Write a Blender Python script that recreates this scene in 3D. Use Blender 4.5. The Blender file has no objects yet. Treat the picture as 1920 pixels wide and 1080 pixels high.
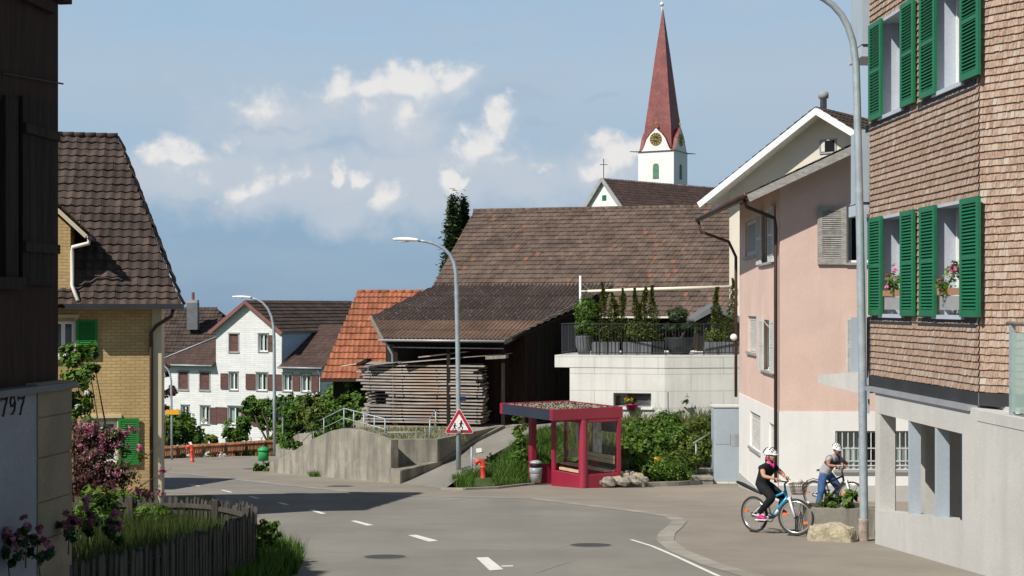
import bpy, math, random
import numpy as np
from mathutils import Vector, Matrix
random.seed(7); RNG = np.random.default_rng(11)
S = bpy.context.scene; C = S.collection
F = 2600.0; HZ = 575.0; CX = 960.0; CAMH = 2.2; SL = 0.0804
V = Vector
def gz(x, y): return -(CAMH + SL * y)
def P(px, py, d): return V(((px - CX) / F * d, d, (HZ - py) / F * d))
def G(px, py, dz=0.0):
    d = CAMH / ((py - HZ) / F - SL)
    return V(((px - CX) / F * d, d, gz(0, d) + dz))
WL = {}
# ---------------------------------------------------------------- objects
def tag(o, label=None, cat=None, group=None, kind=None):
    if label: o['label'] = label
    if cat: o['category'] = cat
    if group: o['group'] = group
    if kind: o['kind'] = kind
    return o
def thing(name, label, cat, loc=(0, 0, 0), group=None):
    o = bpy.data.objects.new(name, None); C.objects.link(o)
    o.location = loc; o.empty_display_size = 0.3; WL[o.name] = V(loc)
    return tag(o, label, cat, group)
def copy_tree(o, parent=None):
    c = o.copy(); C.objects.link(c); c.parent = parent
    for ch in list(o.children): copy_tree(ch, c)
    return c
def ortho(d):
    d = d.normalized(); a = V((0, 0, 1)) if abs(d.z) < .9 else V((1, 0, 0))
    u = d.cross(a).normalized(); return u, d.cross(u).normalized()
class MB:
    def __init__(s): s.v = []; s.f = []; s.t = []; s.m = []; s.mi = 0
    def add(s, vs, fs, t=0.5):
        n = len(s.v); s.v += [tuple(p) for p in vs]
        for f in fs: s.f.append(tuple(i + n for i in f)); s.t.append(t); s.m.append(s.mi)
        return s
    def poly(s, pts, t=.5): return s.add(pts, [tuple(range(len(pts)))], t)
    def pbox(s, o, a, b, c, t=.5):
        o, a, b, c = V(o), V(a), V(b), V(c)
        vs = [o, o + a, o + a + b, o + b, o + c, o + a + c, o + a + b + c, o + b + c]
        fs = [(0, 3, 2, 1), (4, 5, 6, 7), (0, 1, 5, 4), (1, 2, 6, 5), (2, 3, 7, 6), (3, 0, 4, 7)]
        if a.cross(b).dot(c) < 0: fs = [f[::-1] for f in fs]
        return s.add(vs, fs, t)
    def abox(s, x0, x1, y0, y1, z0, z1, t=.5):
        return s.pbox((x0, y0, z0), (x1 - x0, 0, 0), (0, y1 - y0, 0), (0, 0, z1 - z0), t)
    def bar(s, p, q, w, h=None, t=.5, up=None):
        p, q = V(p), V(q); d = q - p; h = h or w
        if up is None: u, v = ortho(d)
        else:
            v = V(up); u = d.cross(v).normalized(); v = u.cross(d).normalized()
        return s.pbox(p - u * w / 2 - v * h / 2, u * w, v * h, d, t)
    def prism(s, pts, ext, t=.5):
        n = len(pts); pts = [V(p) for p in pts]; e = V(ext)
        fs = [tuple(range(n - 1, -1, -1)), tuple(range(n, 2 * n))] + [(i, (i + 1) % n, n + (i + 1) % n, n + i) for i in range(n)]
        return s.add(pts + [p + e for p in pts], fs, t)
    def tube(s, pts, r, n=8, t=.5, caps=True):
        pts = [V(p) for p in pts]; k = len(pts)
        rs = r if isinstance(r, (list, tuple)) else [r] * k
        vs = []; u = None
        for i, p in enumerate(pts):
            d = (pts[min(i + 1, k - 1)] - pts[max(i - 1, 0)])
            if d.length < 1e-9: d = V((0, 0, 1))
            d.normalize()
            if u is None: u, w = ortho(d)
            else:
                u = (u - d * u.dot(d)); u.normalize(); w = d.cross(u)
            for j in range(n):
                a = 2 * math.pi * j / n; vs.append(p + u * (math.cos(a) * rs[i]) + w * (math.sin(a) * rs[i]))
        fs = []
        for i in range(k - 1):
            for j in range(n): fs.append((i * n + j, i * n + (j + 1) % n, (i + 1) * n + (j + 1) % n, (i + 1) * n + j))
        if caps: fs += [tuple(range(n - 1, -1, -1)), tuple(range((k - 1) * n, k * n))]
        return s.add(vs, fs, t)
    def lathe(s, prof, c=(0, 0, 0), n=16, t=.5, sx=1, sy=1):
        c = V(c); vs = []; k = len(prof)
        for r, z in prof:
            for j in range(n):
                a = 2 * math.pi * j / n; vs.append(c + V((math.cos(a) * r * sx, math.sin(a) * r * sy, z)))
        fs = [(i * n + j, i * n + (j + 1) % n, (i + 1) * n + (j + 1) % n, (i + 1) * n + j) for i in range(k - 1) for j in range(n)]
        fs += [tuple(range(n - 1, -1, -1)), tuple(range((k - 1) * n, k * n))]
        return s.add(vs, fs, t)
    def ball(s, c, r, n=12, t=.5, sc=(1, 1, 1)):
        prof = [(max(1e-3, r * math.sin(math.pi * i / n)) , -r * math.cos(math.pi * i / n) * sc[2]) for i in range(n + 1)]
        return s.lathe(prof, c, n + 4, t, sc[0], sc[1])
    def ring(s, c, axis, R, r, n=32, m=8, t=.5):
        u, w = ortho(V(axis)); c = V(c); ax = V(axis).normalized(); vs = []
        for i in range(n):
            a = 2 * math.pi * i / n; d = u * math.cos(a) + w * math.sin(a)
            for j in range(m):
                b = 2 * math.pi * j / m; vs.append(c + d * (R + r * math.cos(b)) + ax * (r * math.sin(b)))
        fs = [(i * m + j, ((i + 1) % n) * m + j, ((i + 1) % n) * m + (j + 1) % m, i * m + (j + 1) % m) for i in range(n) for j in range(m)]
        return s.add(vs, fs, t)
    def build(s, name, mats, parent=None, smooth=False, bevel=0.0):
        off = WL.get(parent.name, V((0, 0, 0))) if parent else V((0, 0, 0))
        me = bpy.data.meshes.new(name)
        v = np.array(s.v, dtype=float).reshape(-1, 3) - np.array(off)
        me.from_pydata(v.tolist(), [], s.f)
        for m in (mats if isinstance(mats, (list, tuple)) else [mats]): me.materials.append(m)
        if len(s.f) == len(me.polygons):
            me.polygons.foreach_set('material_index', s.m)
            at = me.attributes.new('tint', 'FLOAT', 'FACE'); at.data.foreach_set('value', s.t)
        if smooth: me.polygons.foreach_set('use_smooth', [True] * len(me.polygons))
        me.update()
        o = bpy.data.objects.new(name, me); C.objects.link(o)
        if parent: o.parent = parent
        WL[o.name] = off.copy()
        if bevel:
            b = o.modifiers.new('bevel', 'BEVEL'); b.width = bevel; b.segments = 2; b.limit_method = 'ANGLE'
        return o
# ---------------------------------------------------------------- materials
def new_mat(name):
    m = bpy.data.materials.new(name); m.use_nodes = True; nt = m.node_tree
    return m, nt, nt.nodes['Principled BSDF'], nt.nodes['Material Output']
def N(nt, t, **kw):
    n = nt.nodes.new(t)
    for k, v in kw.items(): setattr(n, k, v)
    return n
def mathn(nt, op, a, b=None, clamp=False):
    n = nt.nodes.new('ShaderNodeMath'); n.operation = op; n.use_clamp = clamp
    for i, x in enumerate((a, b)):
        if x is None: continue
        if isinstance(x, (int, float)): n.inputs[i].default_value = x
        else: nt.links.new(x, n.inputs[i])
    return n.outputs[0]
def mixc(nt, fac, a, b, mode='MIX'):
    n = nt.nodes.new('ShaderNodeMix'); n.data_type = 'RGBA'; n.blend_type = mode
    for sock, x in ((n.inputs[0], fac), (n.inputs[6], a), (n.inputs[7], b)):
        if isinstance(x, (int, float)): sock.default_value = x
        elif isinstance(x, tuple): sock.default_value = (*x[:3], 1)
        else: nt.links.new(x, sock)
    return n.outputs[2]
def maprange(nt, x, a, b, c=0.0, d=1.0):
    n = nt.nodes.new('ShaderNodeMapRange'); n.clamp = True; n.interpolation_type = 'SMOOTHSTEP'
    nt.links.new(x, n.inputs[0]) if not isinstance(x, (int, float)) else None
    for i, q in enumerate((a, b, c, d)): n.inputs[i + 1].default_value = q
    return n.outputs[0]
def noise(nt, vec, scale, detail=4, rough=.6, dist=0):
    n = nt.nodes.new('ShaderNodeTexNoise'); n.inputs['Scale'].default_value = scale
    n.inputs['Detail'].default_value = detail; n.inputs['Roughness'].default_value = rough; n.inputs['Distortion'].default_value = dist
    if vec is not None: nt.links.new(vec, n.inputs['Vector'])
    return n.outputs['Fac']
def mapping(nt, vec, scale=(1, 1, 1), rot=(0, 0, 0)):
    n = nt.nodes.new('ShaderNodeMapping'); n.inputs['Scale'].default_value = scale; n.inputs['Rotation'].default_value = rot
    nt.links.new(vec, n.inputs['Vector']); return n.outputs[0]
def mat(name, col, rough=.8, var=.15, scale=1.5, bump=0., bscale=40., spec=.3, tint=0., metal=0., col2=None, tcol=None,
        streak=0., streakcol=None, fine=.08, blotch=None, brick=None, stretch=None, sscale=(3.5, 3.5, .22), cracks=0):
    m, nt, bs, out = new_mat(name); L = nt.links.new
    tc = N(nt, 'ShaderNodeTexCoord').outputs['Object']
    c2 = col2 or tuple(min(1, c * (1 + var)) for c in col); c1 = col if col2 else tuple(c * (1 - var) for c in col)
    vec = mapping(nt, tc, stretch) if stretch else tc
    f = maprange(nt, noise(nt, vec, scale, 5), .3, .7)
    c = mixc(nt, f, c1, c2)
    bh = None
    if brick:
        e, bw, bhh, mort, mcol, bvar = brick
        sp = N(nt, 'ShaderNodeSeparateXYZ'); L(tc, sp.inputs[0])
        u = mathn(nt, 'ADD', mathn(nt, 'MULTIPLY', sp.outputs[0], e[0]), mathn(nt, 'MULTIPLY', sp.outputs[1], e[1]))
        cb = N(nt, 'ShaderNodeCombineXYZ'); L(u, cb.inputs[0]); L(sp.outputs[2], cb.inputs[1])
        b = N(nt, 'ShaderNodeTexBrick'); L(cb.outputs[0], b.inputs['Vector'])
        b.inputs['Scale'].default_value = 1; b.inputs['Brick Width'].default_value = bw; b.inputs['Row Height'].default_value = bhh
        b.inputs['Mortar Size'].default_value = mort; b.inputs['Mortar Smooth'].default_value = .2; b.inputs['Bias'].default_value = 0
        L(mixc(nt, 1, c, (1 - bvar,) * 3, 'MULTIPLY'), b.inputs['Color1']); L(c, b.inputs['Color2'])
        b.inputs['Mortar'].default_value = (*mcol, 1); c = b.outputs['Color']
        bh = mathn(nt, 'SUBTRACT', 1.0, b.outputs['Fac'])
    if fine:
        g = noise(nt, tc, bscale, 3, .7); gg = maprange(nt, g, .25, .75, 1 - fine, 1 + fine)
        n = N(nt, 'ShaderNodeMix', data_type='RGBA', blend_type='MULTIPLY'); n.inputs[0].default_value = 1
        L(c, n.inputs[6]); cbn = N(nt, 'ShaderNodeCombineColor'); [L(gg, cbn.inputs[i]) for i in range(3)]; L(cbn.outputs[0], n.inputs[7]); c = n.outputs[2]
    if streak:
        sv = mapping(nt, tc, sscale); sf = maprange(nt, noise(nt, sv, 1.6, 5, .65), .44, .70, 0, min(1, streak))
        c = mixc(nt, sf, c, streakcol or tuple(x * .35 for x in col))
    if blotch:
        bc, bsz, lo, hi, am = blotch
        bf = maprange(nt, noise(nt, tc, bsz, 4, .65), lo, hi, 0, am); c = mixc(nt, bf, c, bc)
    if cracks:
        lane = maprange(nt, noise(nt, mapping(nt, tc, (.75, .05, .05)), 1.0, 3, .5), .42, .66, 0, .35); c = mixc(nt, lane, c, tuple(x * .72 for x in col))
        wv_ = mixc(nt, .12, tc, nt.nodes['Noise Texture'].outputs['Color'], 'ADD'); vo = N(nt, 'ShaderNodeTexVoronoi', feature='DISTANCE_TO_EDGE'); vo.inputs['Scale'].default_value = .16; L(wv_, vo.inputs['Vector'])
        cf = mathn(nt, 'MULTIPLY', maprange(nt, vo.outputs['Distance'], .0012, .004, cracks, 0), maprange(nt, noise(nt, tc, .35, 2), .50, .62)); c = mixc(nt, cf, c, tuple(x * .35 for x in col))
    if tint or tcol:
        at = N(nt, 'ShaderNodeAttribute'); at.attribute_name = 'tint'; tf = at.outputs['Fac']
        if tcol: c = mixc(nt, maprange(nt, tf, tcol[1], tcol[2]), c, tcol[0])
        if tint:
            k = mathn(nt, 'ADD', mathn(nt, 'MULTIPLY', tf, 2 * tint), 1 - tint)
            cbn = N(nt, 'ShaderNodeCombineColor'); [L(k, cbn.inputs[i]) for i in range(3)]
            c = mixc(nt, 1, c, cbn.outputs[0], 'MULTIPLY')
    L(c, bs.inputs['Base Color'])
    bs.inputs['Roughness'].default_value = rough; bs.inputs['Specular IOR Level'].default_value = spec; bs.inputs['Metallic'].default_value = metal
    if bump or bh is not None:
        bn = N(nt, 'ShaderNodeBump'); bn.inputs['Strength'].default_value = .6; bn.inputs['Distance'].default_value = max(bump, .006)
        h = noise(nt, tc, bscale, 4, .65)
        if bh is not None: h = mathn(nt, 'ADD', bh, mathn(nt, 'MULTIPLY', h, .4))
        L(h, bn.inputs['Height']); L(bn.outputs[0], bs.inputs['Normal'])
    return m
def leafmat(name, dark, light, trans=.3, rough=.55, other=None):
    m, nt, bs, out = new_mat(name); L = nt.links.new
    at = N(nt, 'ShaderNodeAttribute'); at.attribute_name = 'tint'
    c = mixc(nt, maprange(nt, at.outputs['Fac'], 0.05, .9), dark, light)
    if other: c = mixc(nt, maprange(nt, at.outputs['Fac'], .93, .95), c, other)
    L(c, bs.inputs['Base Color']); bs.inputs['Roughness'].default_value = rough; bs.inputs['Specular IOR Level'].default_value = .25
    tr = N(nt, 'ShaderNodeBsdfTranslucent'); L(c, tr.inputs[0])
    mx = N(nt, 'ShaderNodeMixShader'); mx.inputs[0].default_value = trans
    L(bs.outputs[0], mx.inputs[1]); L(tr.outputs[0], mx.inputs[2]); L(mx.outputs[0], out.inputs[0])
    return m
def glassmat(name, col=(.8, .9, .88), base=.12):
    m, nt, bs, out = new_mat(name); L = nt.links.new
    tr = N(nt, 'ShaderNodeBsdfTransparent'); tr.inputs[0].default_value = (*col, 1)
    gl = N(nt, 'ShaderNodeBsdfGlossy'); gl.inputs['Roughness'].default_value = .03
    fr = N(nt, 'ShaderNodeLayerWeight'); fr.inputs[0].default_value = .5
    mx = N(nt, 'ShaderNodeMixShader'); L(mathn(nt, 'ADD', mathn(nt, 'MULTIPLY', mathn(nt, 'POWER', fr.outputs['Facing'], 4.0), .9), base + .03, True), mx.inputs[0])
    L(tr.outputs[0], mx.inputs[1]); L(gl.outputs[0], mx.inputs[2]); L(mx.outputs[0], out.inputs[0])
    return m
# ---------------------------------------------------------------- facades
class Fac:
    def __init__(s, p0, u):
        s.p = V((p0[0], p0[1], 0)); s.u = V((u[0], u[1], 0)).normalized(); s.n = V((s.u.y, -s.u.x, 0))
    def pt(s, u, z, o=0.): return V((s.p.x + s.u.x * u + s.n.x * o, s.p.y + s.u.y * u + s.n.y * o, z))
    def at(s, px, py, o=0.):
        k = (px - CX) / F; q = s.p + s.n * o; U = (k * q.y - q.x) / (s.u.x - k * s.u.y); y = q.y + s.u.y * U
        return U, (HZ - py) / F * y
    def rect(s, px0, px1, py0, py1, o=0.):
        u0 = s.at(px0, 0, o)[0]; u1 = s.at(px1, 0, o)[0]; pm = (px0 + px1) / 2
        return u0, u1, s.at(pm, py1, o)[1], s.at(pm, py0, o)[1]
    def box(s, mb, u0, u1, z0, z1, o0, o1, t=.5):
        return mb.pbox(s.pt(u0, z0, o0), s.u * (u1 - u0), s.n * (o1 - o0), V((0, 0, z1 - z0)), t)
    def quad(s, mb, u0, u1, z0, z1, o=0., t=.5): return mb.poly([s.pt(u0, z0, o), s.pt(u1, z0, o), s.pt(u1, z1, o), s.pt(u0, z1, o)], t)
    def wall(s, mb, u0, u1, z0, z1, ops=(), rev=.15, mrev=None):
        us = sorted({u0, u1, *[x for o in ops for x in o[:2]]}); zs = sorted({z0, z1, *[x for o in ops for x in o[2:]]})
        for a, b in zip(us, us[1:]):
            for c, d in zip(zs, zs[1:]):
                mu, mz = (a + b) / 2, (c + d) / 2
                if any(o[0] < mu < o[1] and o[2] < mz < o[3] for o in ops): continue
                s.quad(mb, a, b, c, d)
        m0 = mb.mi
        if mrev is not None: mb.mi = mrev
        for a, b, c, d in ops:
            q = lambda A, B: mb.poly([s.pt(*A), s.pt(*B), s.pt(*B, -rev), s.pt(*A, -rev)])
            q((a, c), (b, c)); q((b, c), (b, d)); q((b, d), (a, d)); q((a, d), (a, c))
        mb.mi = m0
def window(par, fac, r, rec=.12, fw=.06, fm=None, pm=None, cm=None, cur=.55, mull=1, bars=0, sill=None, lining=None):
    u0, u1, z0, z1 = r; w = u1 - u0
    mb = MB(); B = lambda a, b, c, d, o0=-rec, o1=-rec + .05: fac.box(mb, a, b, c, d, o0, o1)
    e = .001
    B(u0 + e, u1 - e, z0 + e, z0 + fw); B(u0 + e, u1 - e, z1 - fw, z1 - e); B(u0 + e, u0 + fw, z0 + fw, z1 - fw); B(u1 - fw, u1 - e, z0 + fw, z1 - fw)
    for k in range(mull):
        m = u0 + w * (k + 1) / (mull + 1); B(m - fw * .6, m + fw * .6, z0 + fw, z1 - fw, -rec, -rec + .06)
    for k in range(bars):
        z = z0 + (z1 - z0) * (k + 1) / (bars + 1); B(u0 + fw, u1 - fw, z - .02, z + .02)
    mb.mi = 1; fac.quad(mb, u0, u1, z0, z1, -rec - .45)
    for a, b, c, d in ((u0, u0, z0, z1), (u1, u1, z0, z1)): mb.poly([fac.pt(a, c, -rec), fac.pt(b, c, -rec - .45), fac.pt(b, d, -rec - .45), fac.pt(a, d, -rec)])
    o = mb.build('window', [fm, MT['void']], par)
    mb = MB(); fac.quad(mb, u0 + fw * .5, u1 - fw * .5, z0 + fw * .5, z1 - fw * .5, -rec + .02); mb.build('pane', pm or MT['pane'], o)
    if cm and cur:
        mb = MB(); n = 10
        for a, b in ((u0 + .02, u0 + w * cur * .5), (u1 - w * cur * .5, u1 - .02)):
            for i in range(n):
                x0 = a + (b - a) * i / n; x1 = a + (b - a) * (i + 1) / n; q = .03 * (i % 2)
                mb.poly([fac.pt(x0, z0 + .03, -rec - .12 - q), fac.pt(x1, z0 + .03, -rec - .15 + q), fac.pt(x1, z1, -rec - .15 + q), fac.pt(x0, z1, -rec - .12 - q)])
        mb.build('curtain', cm, o)
    if sill:
        mb = MB(); fac.box(mb, u0 - .06, u1 + .06, z0 - .07, z0 - .002, -.02, .08); mb.build('sill', sill, o)
    if lining:
        mb = MB(); k = .07
        fac.box(mb, u0 - k, u0 - .002, z0 - .002, z1 + k, -.01, .03); fac.box(mb, u1 + .002, u1 + k, z0 - .002, z1 + k, -.01, .03); fac.box(mb, u0 - k - .03, u1 + k + .03, z1 + k + .002, z1 + k + .07, -.01, .07)
        mb.build('surround', lining, o)
    return o
def shutter(par, fac, r, m, o=.03, th=.04, fr=.06, pitch=.055, solid=False, tint=.5, label=None):
    u0, u1, z0, z1 = r; mb = MB(); B = lambda a, b, c, d, o0=o, o1=o + th: fac.box(mb, a, b, c, d, o0, o1, tint)
    B(u0, u0 + fr, z0, z1); B(u1 - fr, u1, z0, z1); B(u0 + fr, u1 - fr, z0, z0 + fr * 1.2); B(u0 + fr, u1 - fr, z1 - fr, z1)
    if (z1 - z0) > 1.2: B(u0 + fr, u1 - fr, (z0 + z1) / 2 - .03, (z0 + z1) / 2 + .03)
    if solid:
        n = max(2, int((z1 - z0) / .12))
        for i in range(n):
            a = z0 + (z1 - z0) * i / n; fac.box(mb, u0 + fr * .8, u1 - fr * .8, a + .004, a + (z1 - z0) / n - .004, o + .008, o + th * .6, tint + random.uniform(-.12, .12))
    else:
        n = int((z1 - z0 - 2 * fr) / pitch)
        for i in range(n):
            a = z0 + fr * 1.2 + (i + .2) * (z1 - z0 - 2.2 * fr) / n
            mb.pbox(fac.pt(u0 + fr * .9, a, o + th * .95), fac.u * (u1 - u0 - 1.8 * fr), V((0, 0, .007)), -fac.n * th * .9 + V((0, 0, pitch * .95)), tint)
    ob = mb.build('shutter', m, par)
    if label: ob['label'] = label
    return ob
# ---------------------------------------------------------------- roofs
def tiles(mb, A, B, Cc, D, w, rows, lip=.035, wave=.02, seg=4, jit=.006, bond=0.):
    A, B, Cc, D = map(V, (A, B, Cc, D)); e = (B - A).normalized(); Nn = (B - A).cross(D - A).normalized()
    if Nn.z < 0: Nn = -Nn
    for i in range(rows):
        v0, v1 = i / rows, (i + 1) / rows; vm = (v0 + v1) / 2
        L0, L1, R0 = A.lerp(D, v0), A.lerp(D, v1), B.lerp(Cc, v0)
        Lm, Rm = A.lerp(D, vm), B.lerp(Cc, vm)
        sl, sr = (Lm - A).dot(e), (Rm - A).dot(e); down = (L1 - L0); down = down - e * down.dot(e)
        base = L0 - e * (L0 - A).dot(e)
        j0 = int(math.floor(sl / w)) - 1; j1 = int(math.ceil(sr / w)) + 1
        for j in range(j0, j1):
            o = (i % 2) * bond * w
            a, b = max(j * w + o, sl), min((j + 1) * w + o, sr)
            if b - a < .01: continue
            dz = random.uniform(-jit, jit); t = random.random(); vs = []; sg = seg
            for k in range(sg + 1):
                s_ = a + (b - a) * k / sg; ph = (s_ - o) / w - j; h = wave * math.cos(2 * math.pi * ph) + dz
                p = base + e * s_
                vs += [p + Nn * (h - .004), p + Nn * (h + lip), p + down * 1.02 + Nn * (h)]
            fs = []
            for k in range(sg): fs += [(3 * k, 3 * k + 3, 3 * k + 4, 3 * k + 1), (3 * k + 1, 3 * k + 4, 3 * k + 5, 3 * k + 2)]
            mb.add(vs, fs, t)
    return Nn
def slab(mb, pts, th, t=.5):
    pts = [V(p) for p in pts]; n = (pts[1] - pts[0]).cross(pts[-1] - pts[0]).normalized()
    if n.z < 0: n = -n
    return mb.prism([p - n * .01 for p in pts], -n * th, t)
def shingles(mb, fac, u0, u1, z0, z1, row, ops=(), wmin=.06, wmax=.14, out=.03):
    n = int(round((z1 - z0) / row)); row = (z1 - z0) / n
    for i in range(n):
        a, b = z0 + i * row, z0 + (i + 1) * row + .01; rt = random.uniform(-.12, .12)
        u = u0
        while u < u1 - .005:
            w = random.uniform(wmin, wmax); v = min(u + w, u1)
            if u1 - v < .03: v = u1
            segs = [(u, v)]
            for o in ops:
                if o[2] < (a + b) / 2 < o[3]:
                    ns = []
                    for (x, y) in segs:
                        if y <= o[0] or x >= o[1]: ns.append((x, y)); continue
                        if x < o[0]: ns.append((x, o[0]))
                        if y > o[1]: ns.append((o[1], y))
                    segs = ns
            t = min(1, max(0, random.gauss(.5 + rt, .2))); dz = random.uniform(-.006, .006); do = random.uniform(0, .006)
            for x, y in segs:
                if y - x < .004: continue
                g = .0015
                vs = [fac.pt(x + g, a + dz, 0), fac.pt(y - g, a + dz, 0), fac.pt(y - g, a + dz, out + do), fac.pt(x + g, a + dz, out + do), fac.pt(y - g, b, .006), fac.pt(x + g, b, .006)]
                mb.add(vs, [(0, 1, 2, 3), (3, 2, 4, 5)], t)
            u = v
# ---------------------------------------------------------------- foliage
def leaf_obj(name, pts, size, m, parent=None, tint=None, aspect=.55, upb=.3, nrm=None):
    n = len(pts); off = np.array(WL.get(parent.name, V((0, 0, 0)))) if parent else np.zeros(3)
    pts = np.asarray(pts) - off
    d = RNG.normal(size=(n, 3)); d /= np.linalg.norm(d, axis=1)[:, None]
    nn = RNG.normal(size=(n, 3)); nn[:, 2] = np.abs(nn[:, 2]) + upb
    if nrm is not None: nn = nn * .6 + nrm * 1.2
    nn /= np.linalg.norm(nn, axis=1)[:, None]
    d = d - nn * (d * nn).sum(1)[:, None]; d /= np.linalg.norm(d, axis=1)[:, None] + 1e-9
    s = np.cross(nn, d); sz = (np.asarray(size) * RNG.uniform(.6, 1.3, n))[:, None]
    v = np.empty((n, 4, 3)); v[:, 0] = pts - d * sz; v[:, 1] = pts + s * sz * aspect + nn * sz * .12; v[:, 2] = pts + d * sz; v[:, 3] = pts - s * sz * aspect + nn * sz * .12
    return raw_obj(name, v.reshape(-1, 3), n, 4, m, parent, RNG.uniform(0, 1, n) if tint is None else np.clip(tint, 0, 1))
def raw_obj(name, verts, nf, k, m, parent, tint):
    me = bpy.data.meshes.new(name); me.vertices.add(nf * k); me.vertices.foreach_set('co', verts.ravel())
    me.loops.add(nf * k); me.loops.foreach_set('vertex_index', np.arange(nf * k, dtype=np.int32))
    me.polygons.add(nf); me.polygons.foreach_set('loop_start', np.arange(0, nf * k, k, dtype=np.int32)); me.polygons.foreach_set('loop_total', np.full(nf, k, dtype=np.int32))
    me.materials.append(m); me.update(calc_edges=True)
    at = me.attributes.new('tint', 'FLOAT', 'FACE'); at.data.foreach_set('value', np.asarray(tint, dtype=np.float32))
    o = bpy.data.objects.new(name, me); C.objects.link(o)
    if parent: o.parent = parent
    WL[o.name] = WL.get(parent.name, V((0, 0, 0))).copy() if parent else V((0, 0, 0))
    return o
def blob(blobs, n, shell=.55, nclump=None, csig=.16):
    """leaf points in clumps spread through ellipsoids (centre, radii)"""
    w = np.array([b[1][0] * b[1][1] + b[1][1] * b[1][2] + b[1][0] * b[1][2] for b in blobs]); w = w / w.sum()
    nclump = nclump or max(8, n // 40)
    idx = RNG.choice(len(blobs), nclump, p=w); d = RNG.normal(size=(nclump, 3)); d /= np.linalg.norm(d, axis=1)[:, None]
    r = (shell + (1 - shell) * RNG.uniform(0, 1, nclump) ** .6) * RNG.uniform(.85, 1.12, nclump)
    cen = np.array([b[0] for b in blobs])[idx]; rad = np.array([b[1] for b in blobs])[idx]
    cl = cen + d * r[:, None] * rad; ct = RNG.normal(.45, .18, nclump)
    k = RNG.integers(0, nclump, n); sg = rad.mean(1)[k][:, None] * csig
    p = cl[k] + RNG.normal(size=(n, 3)) * sg
    nr = (p - cen[k]) / rad[k]; nr /= np.linalg.norm(nr, axis=1)[:, None] + 1e-9
    return p, ct[k] + RNG.normal(0, .16, n), nr
def bush(par, blobs, n, size, m, name='foliage', **kw):
    sh = kw.pop('shell', .5); cs = kw.pop('csig', .16); nc = kw.pop('nclump', None)
    p, t, nr = blob(blobs, n, sh, nc, cs); return leaf_obj(name, p, size, m, par, t, nrm=nr, **kw)
def stems(par, base, tips, r, m, name='stem'):
    mb = MB(); base = V(base)
    for tp in tips:
        tp = V(tp); mid = base.lerp(tp, .5) + V((random.uniform(-.1, .1), random.uniform(-.1, .1), .08)) * (tp - base).length
        mb.tube([base, mid, tp], [r, r * .7, r * .25], 6)
    return mb.build(name, m, par, True)
def blades(name, pts, h, w, m, parent=None, lean=.35, tint=None):
    n = len(pts); off = np.array(WL.get(parent.name, V((0, 0, 0)))) if parent else np.zeros(3)
    p = np.asarray(pts) - off; a = RNG.uniform(0, 2 * np.pi, n); hh = h * RNG.uniform(.5, 1.25, n)
    dx = np.stack([np.cos(a), np.sin(a), np.zeros(n)], 1) * (w * RNG.uniform(.7, 1.4, n))[:, None]
    ln = RNG.normal(size=(n, 3)) * lean; ln[:, 2] = 1; tip = p + ln * hh[:, None]
    v = np.stack([p - dx, p + dx, tip], 1)
    return raw_obj(name, v.reshape(-1, 3), n, 3, m, parent, RNG.uniform(0, 1, n) if tint is None else tint)
def skin(nodes, edges, sub=1):
    me = bpy.data.meshes.new('tmp'); me.from_pydata([n[0] for n in nodes], edges, []); o = bpy.data.objects.new('tmp', me); C.objects.link(o)
    md = o.modifiers.new('s', 'SKIN'); md.use_smooth_shade = True
    for i, nd in enumerate(nodes):
        r = nd[1]; sv = me.skin_vertices[0].data[i]; sv.radius = (r, r) if not isinstance(r, tuple) else r
        sv.use_root = (i == 0)
    o.modifiers.new('u', 'SUBSURF').levels = sub; o.modifiers['u'].render_levels = sub
    dg = bpy.context.evaluated_depsgraph_get(); e = o.evaluated_get(dg); m2 = e.to_mesh()
    vs = [v.co.copy() for v in m2.vertices]; fs = [tuple(p.vertices) for p in m2.polygons]; e.to_mesh_clear()
    bpy.data.objects.remove(o); bpy.data.meshes.remove(me)
    return vs, fs
# ================================================================ materials table
MT = {}
def add(k, *a, **kw): MT[k] = mat(k, *a, **kw)
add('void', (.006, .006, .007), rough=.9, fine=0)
add('asphalt', (.25, .234, .206), cracks=.7, rough=.92, var=.12, scale=.35, bump=.004, bscale=160, fine=.16, blotch=((.165, .15, .13), .8, .55, .8, .5))
add('pavement', (.275, .243, .203), rough=.92, var=.1, scale=.5, bump=.004, bscale=140, fine=.15, blotch=((.205, .178, .148), .6, .52, .78, .5))
add('kerbstone', (.33, .305, .265), rough=.9, var=.14, scale=2, bump=.004, bscale=60, tint=.12)
add('roadpaint', (.78, .76, .70), rough=.7, var=.08, scale=6, blotch=((.3, .28, .25), 14, .55, .8, .5))
add('iron', (.085, .08, .076), rough=.6, metal=.3, var=.2, scale=8, bump=.003)
add('grassland', (.05, .085, .022), rough=.95, var=.35, scale=.6, bump=.02, bscale=20, fine=.3)
add('soil', (.075, .062, .042), rough=.95, var=.3, scale=2, bump=.02, bscale=20, fine=.3)
add('gravel', (.31, .275, .21), rough=.95, var=.2, scale=3, bump=.02, bscale=45, fine=.35, blotch=((.10, .14, .04), 1.6, .5, .7, .7))
add('concrete_old', (.29, .27, .225), rough=.9, var=.2, scale=.9, bump=.006, bscale=30, streak=.62, streakcol=(.075, .07, .06), sscale=(1.5, 1.5, .16), fine=.12, blotch=((.40, .37, .32), .9, .5, .72, .55))
add('concrete_new', (.53, .52, .495), rough=.88, var=.07, scale=.7, bump=.004, bscale=30, streak=.2, streakcol=(.3, .29, .27), sscale=(1.3, 1.3, .16), fine=.07, blotch=((.42, .41, .385), 1.2, .55, .8, .45))
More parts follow.
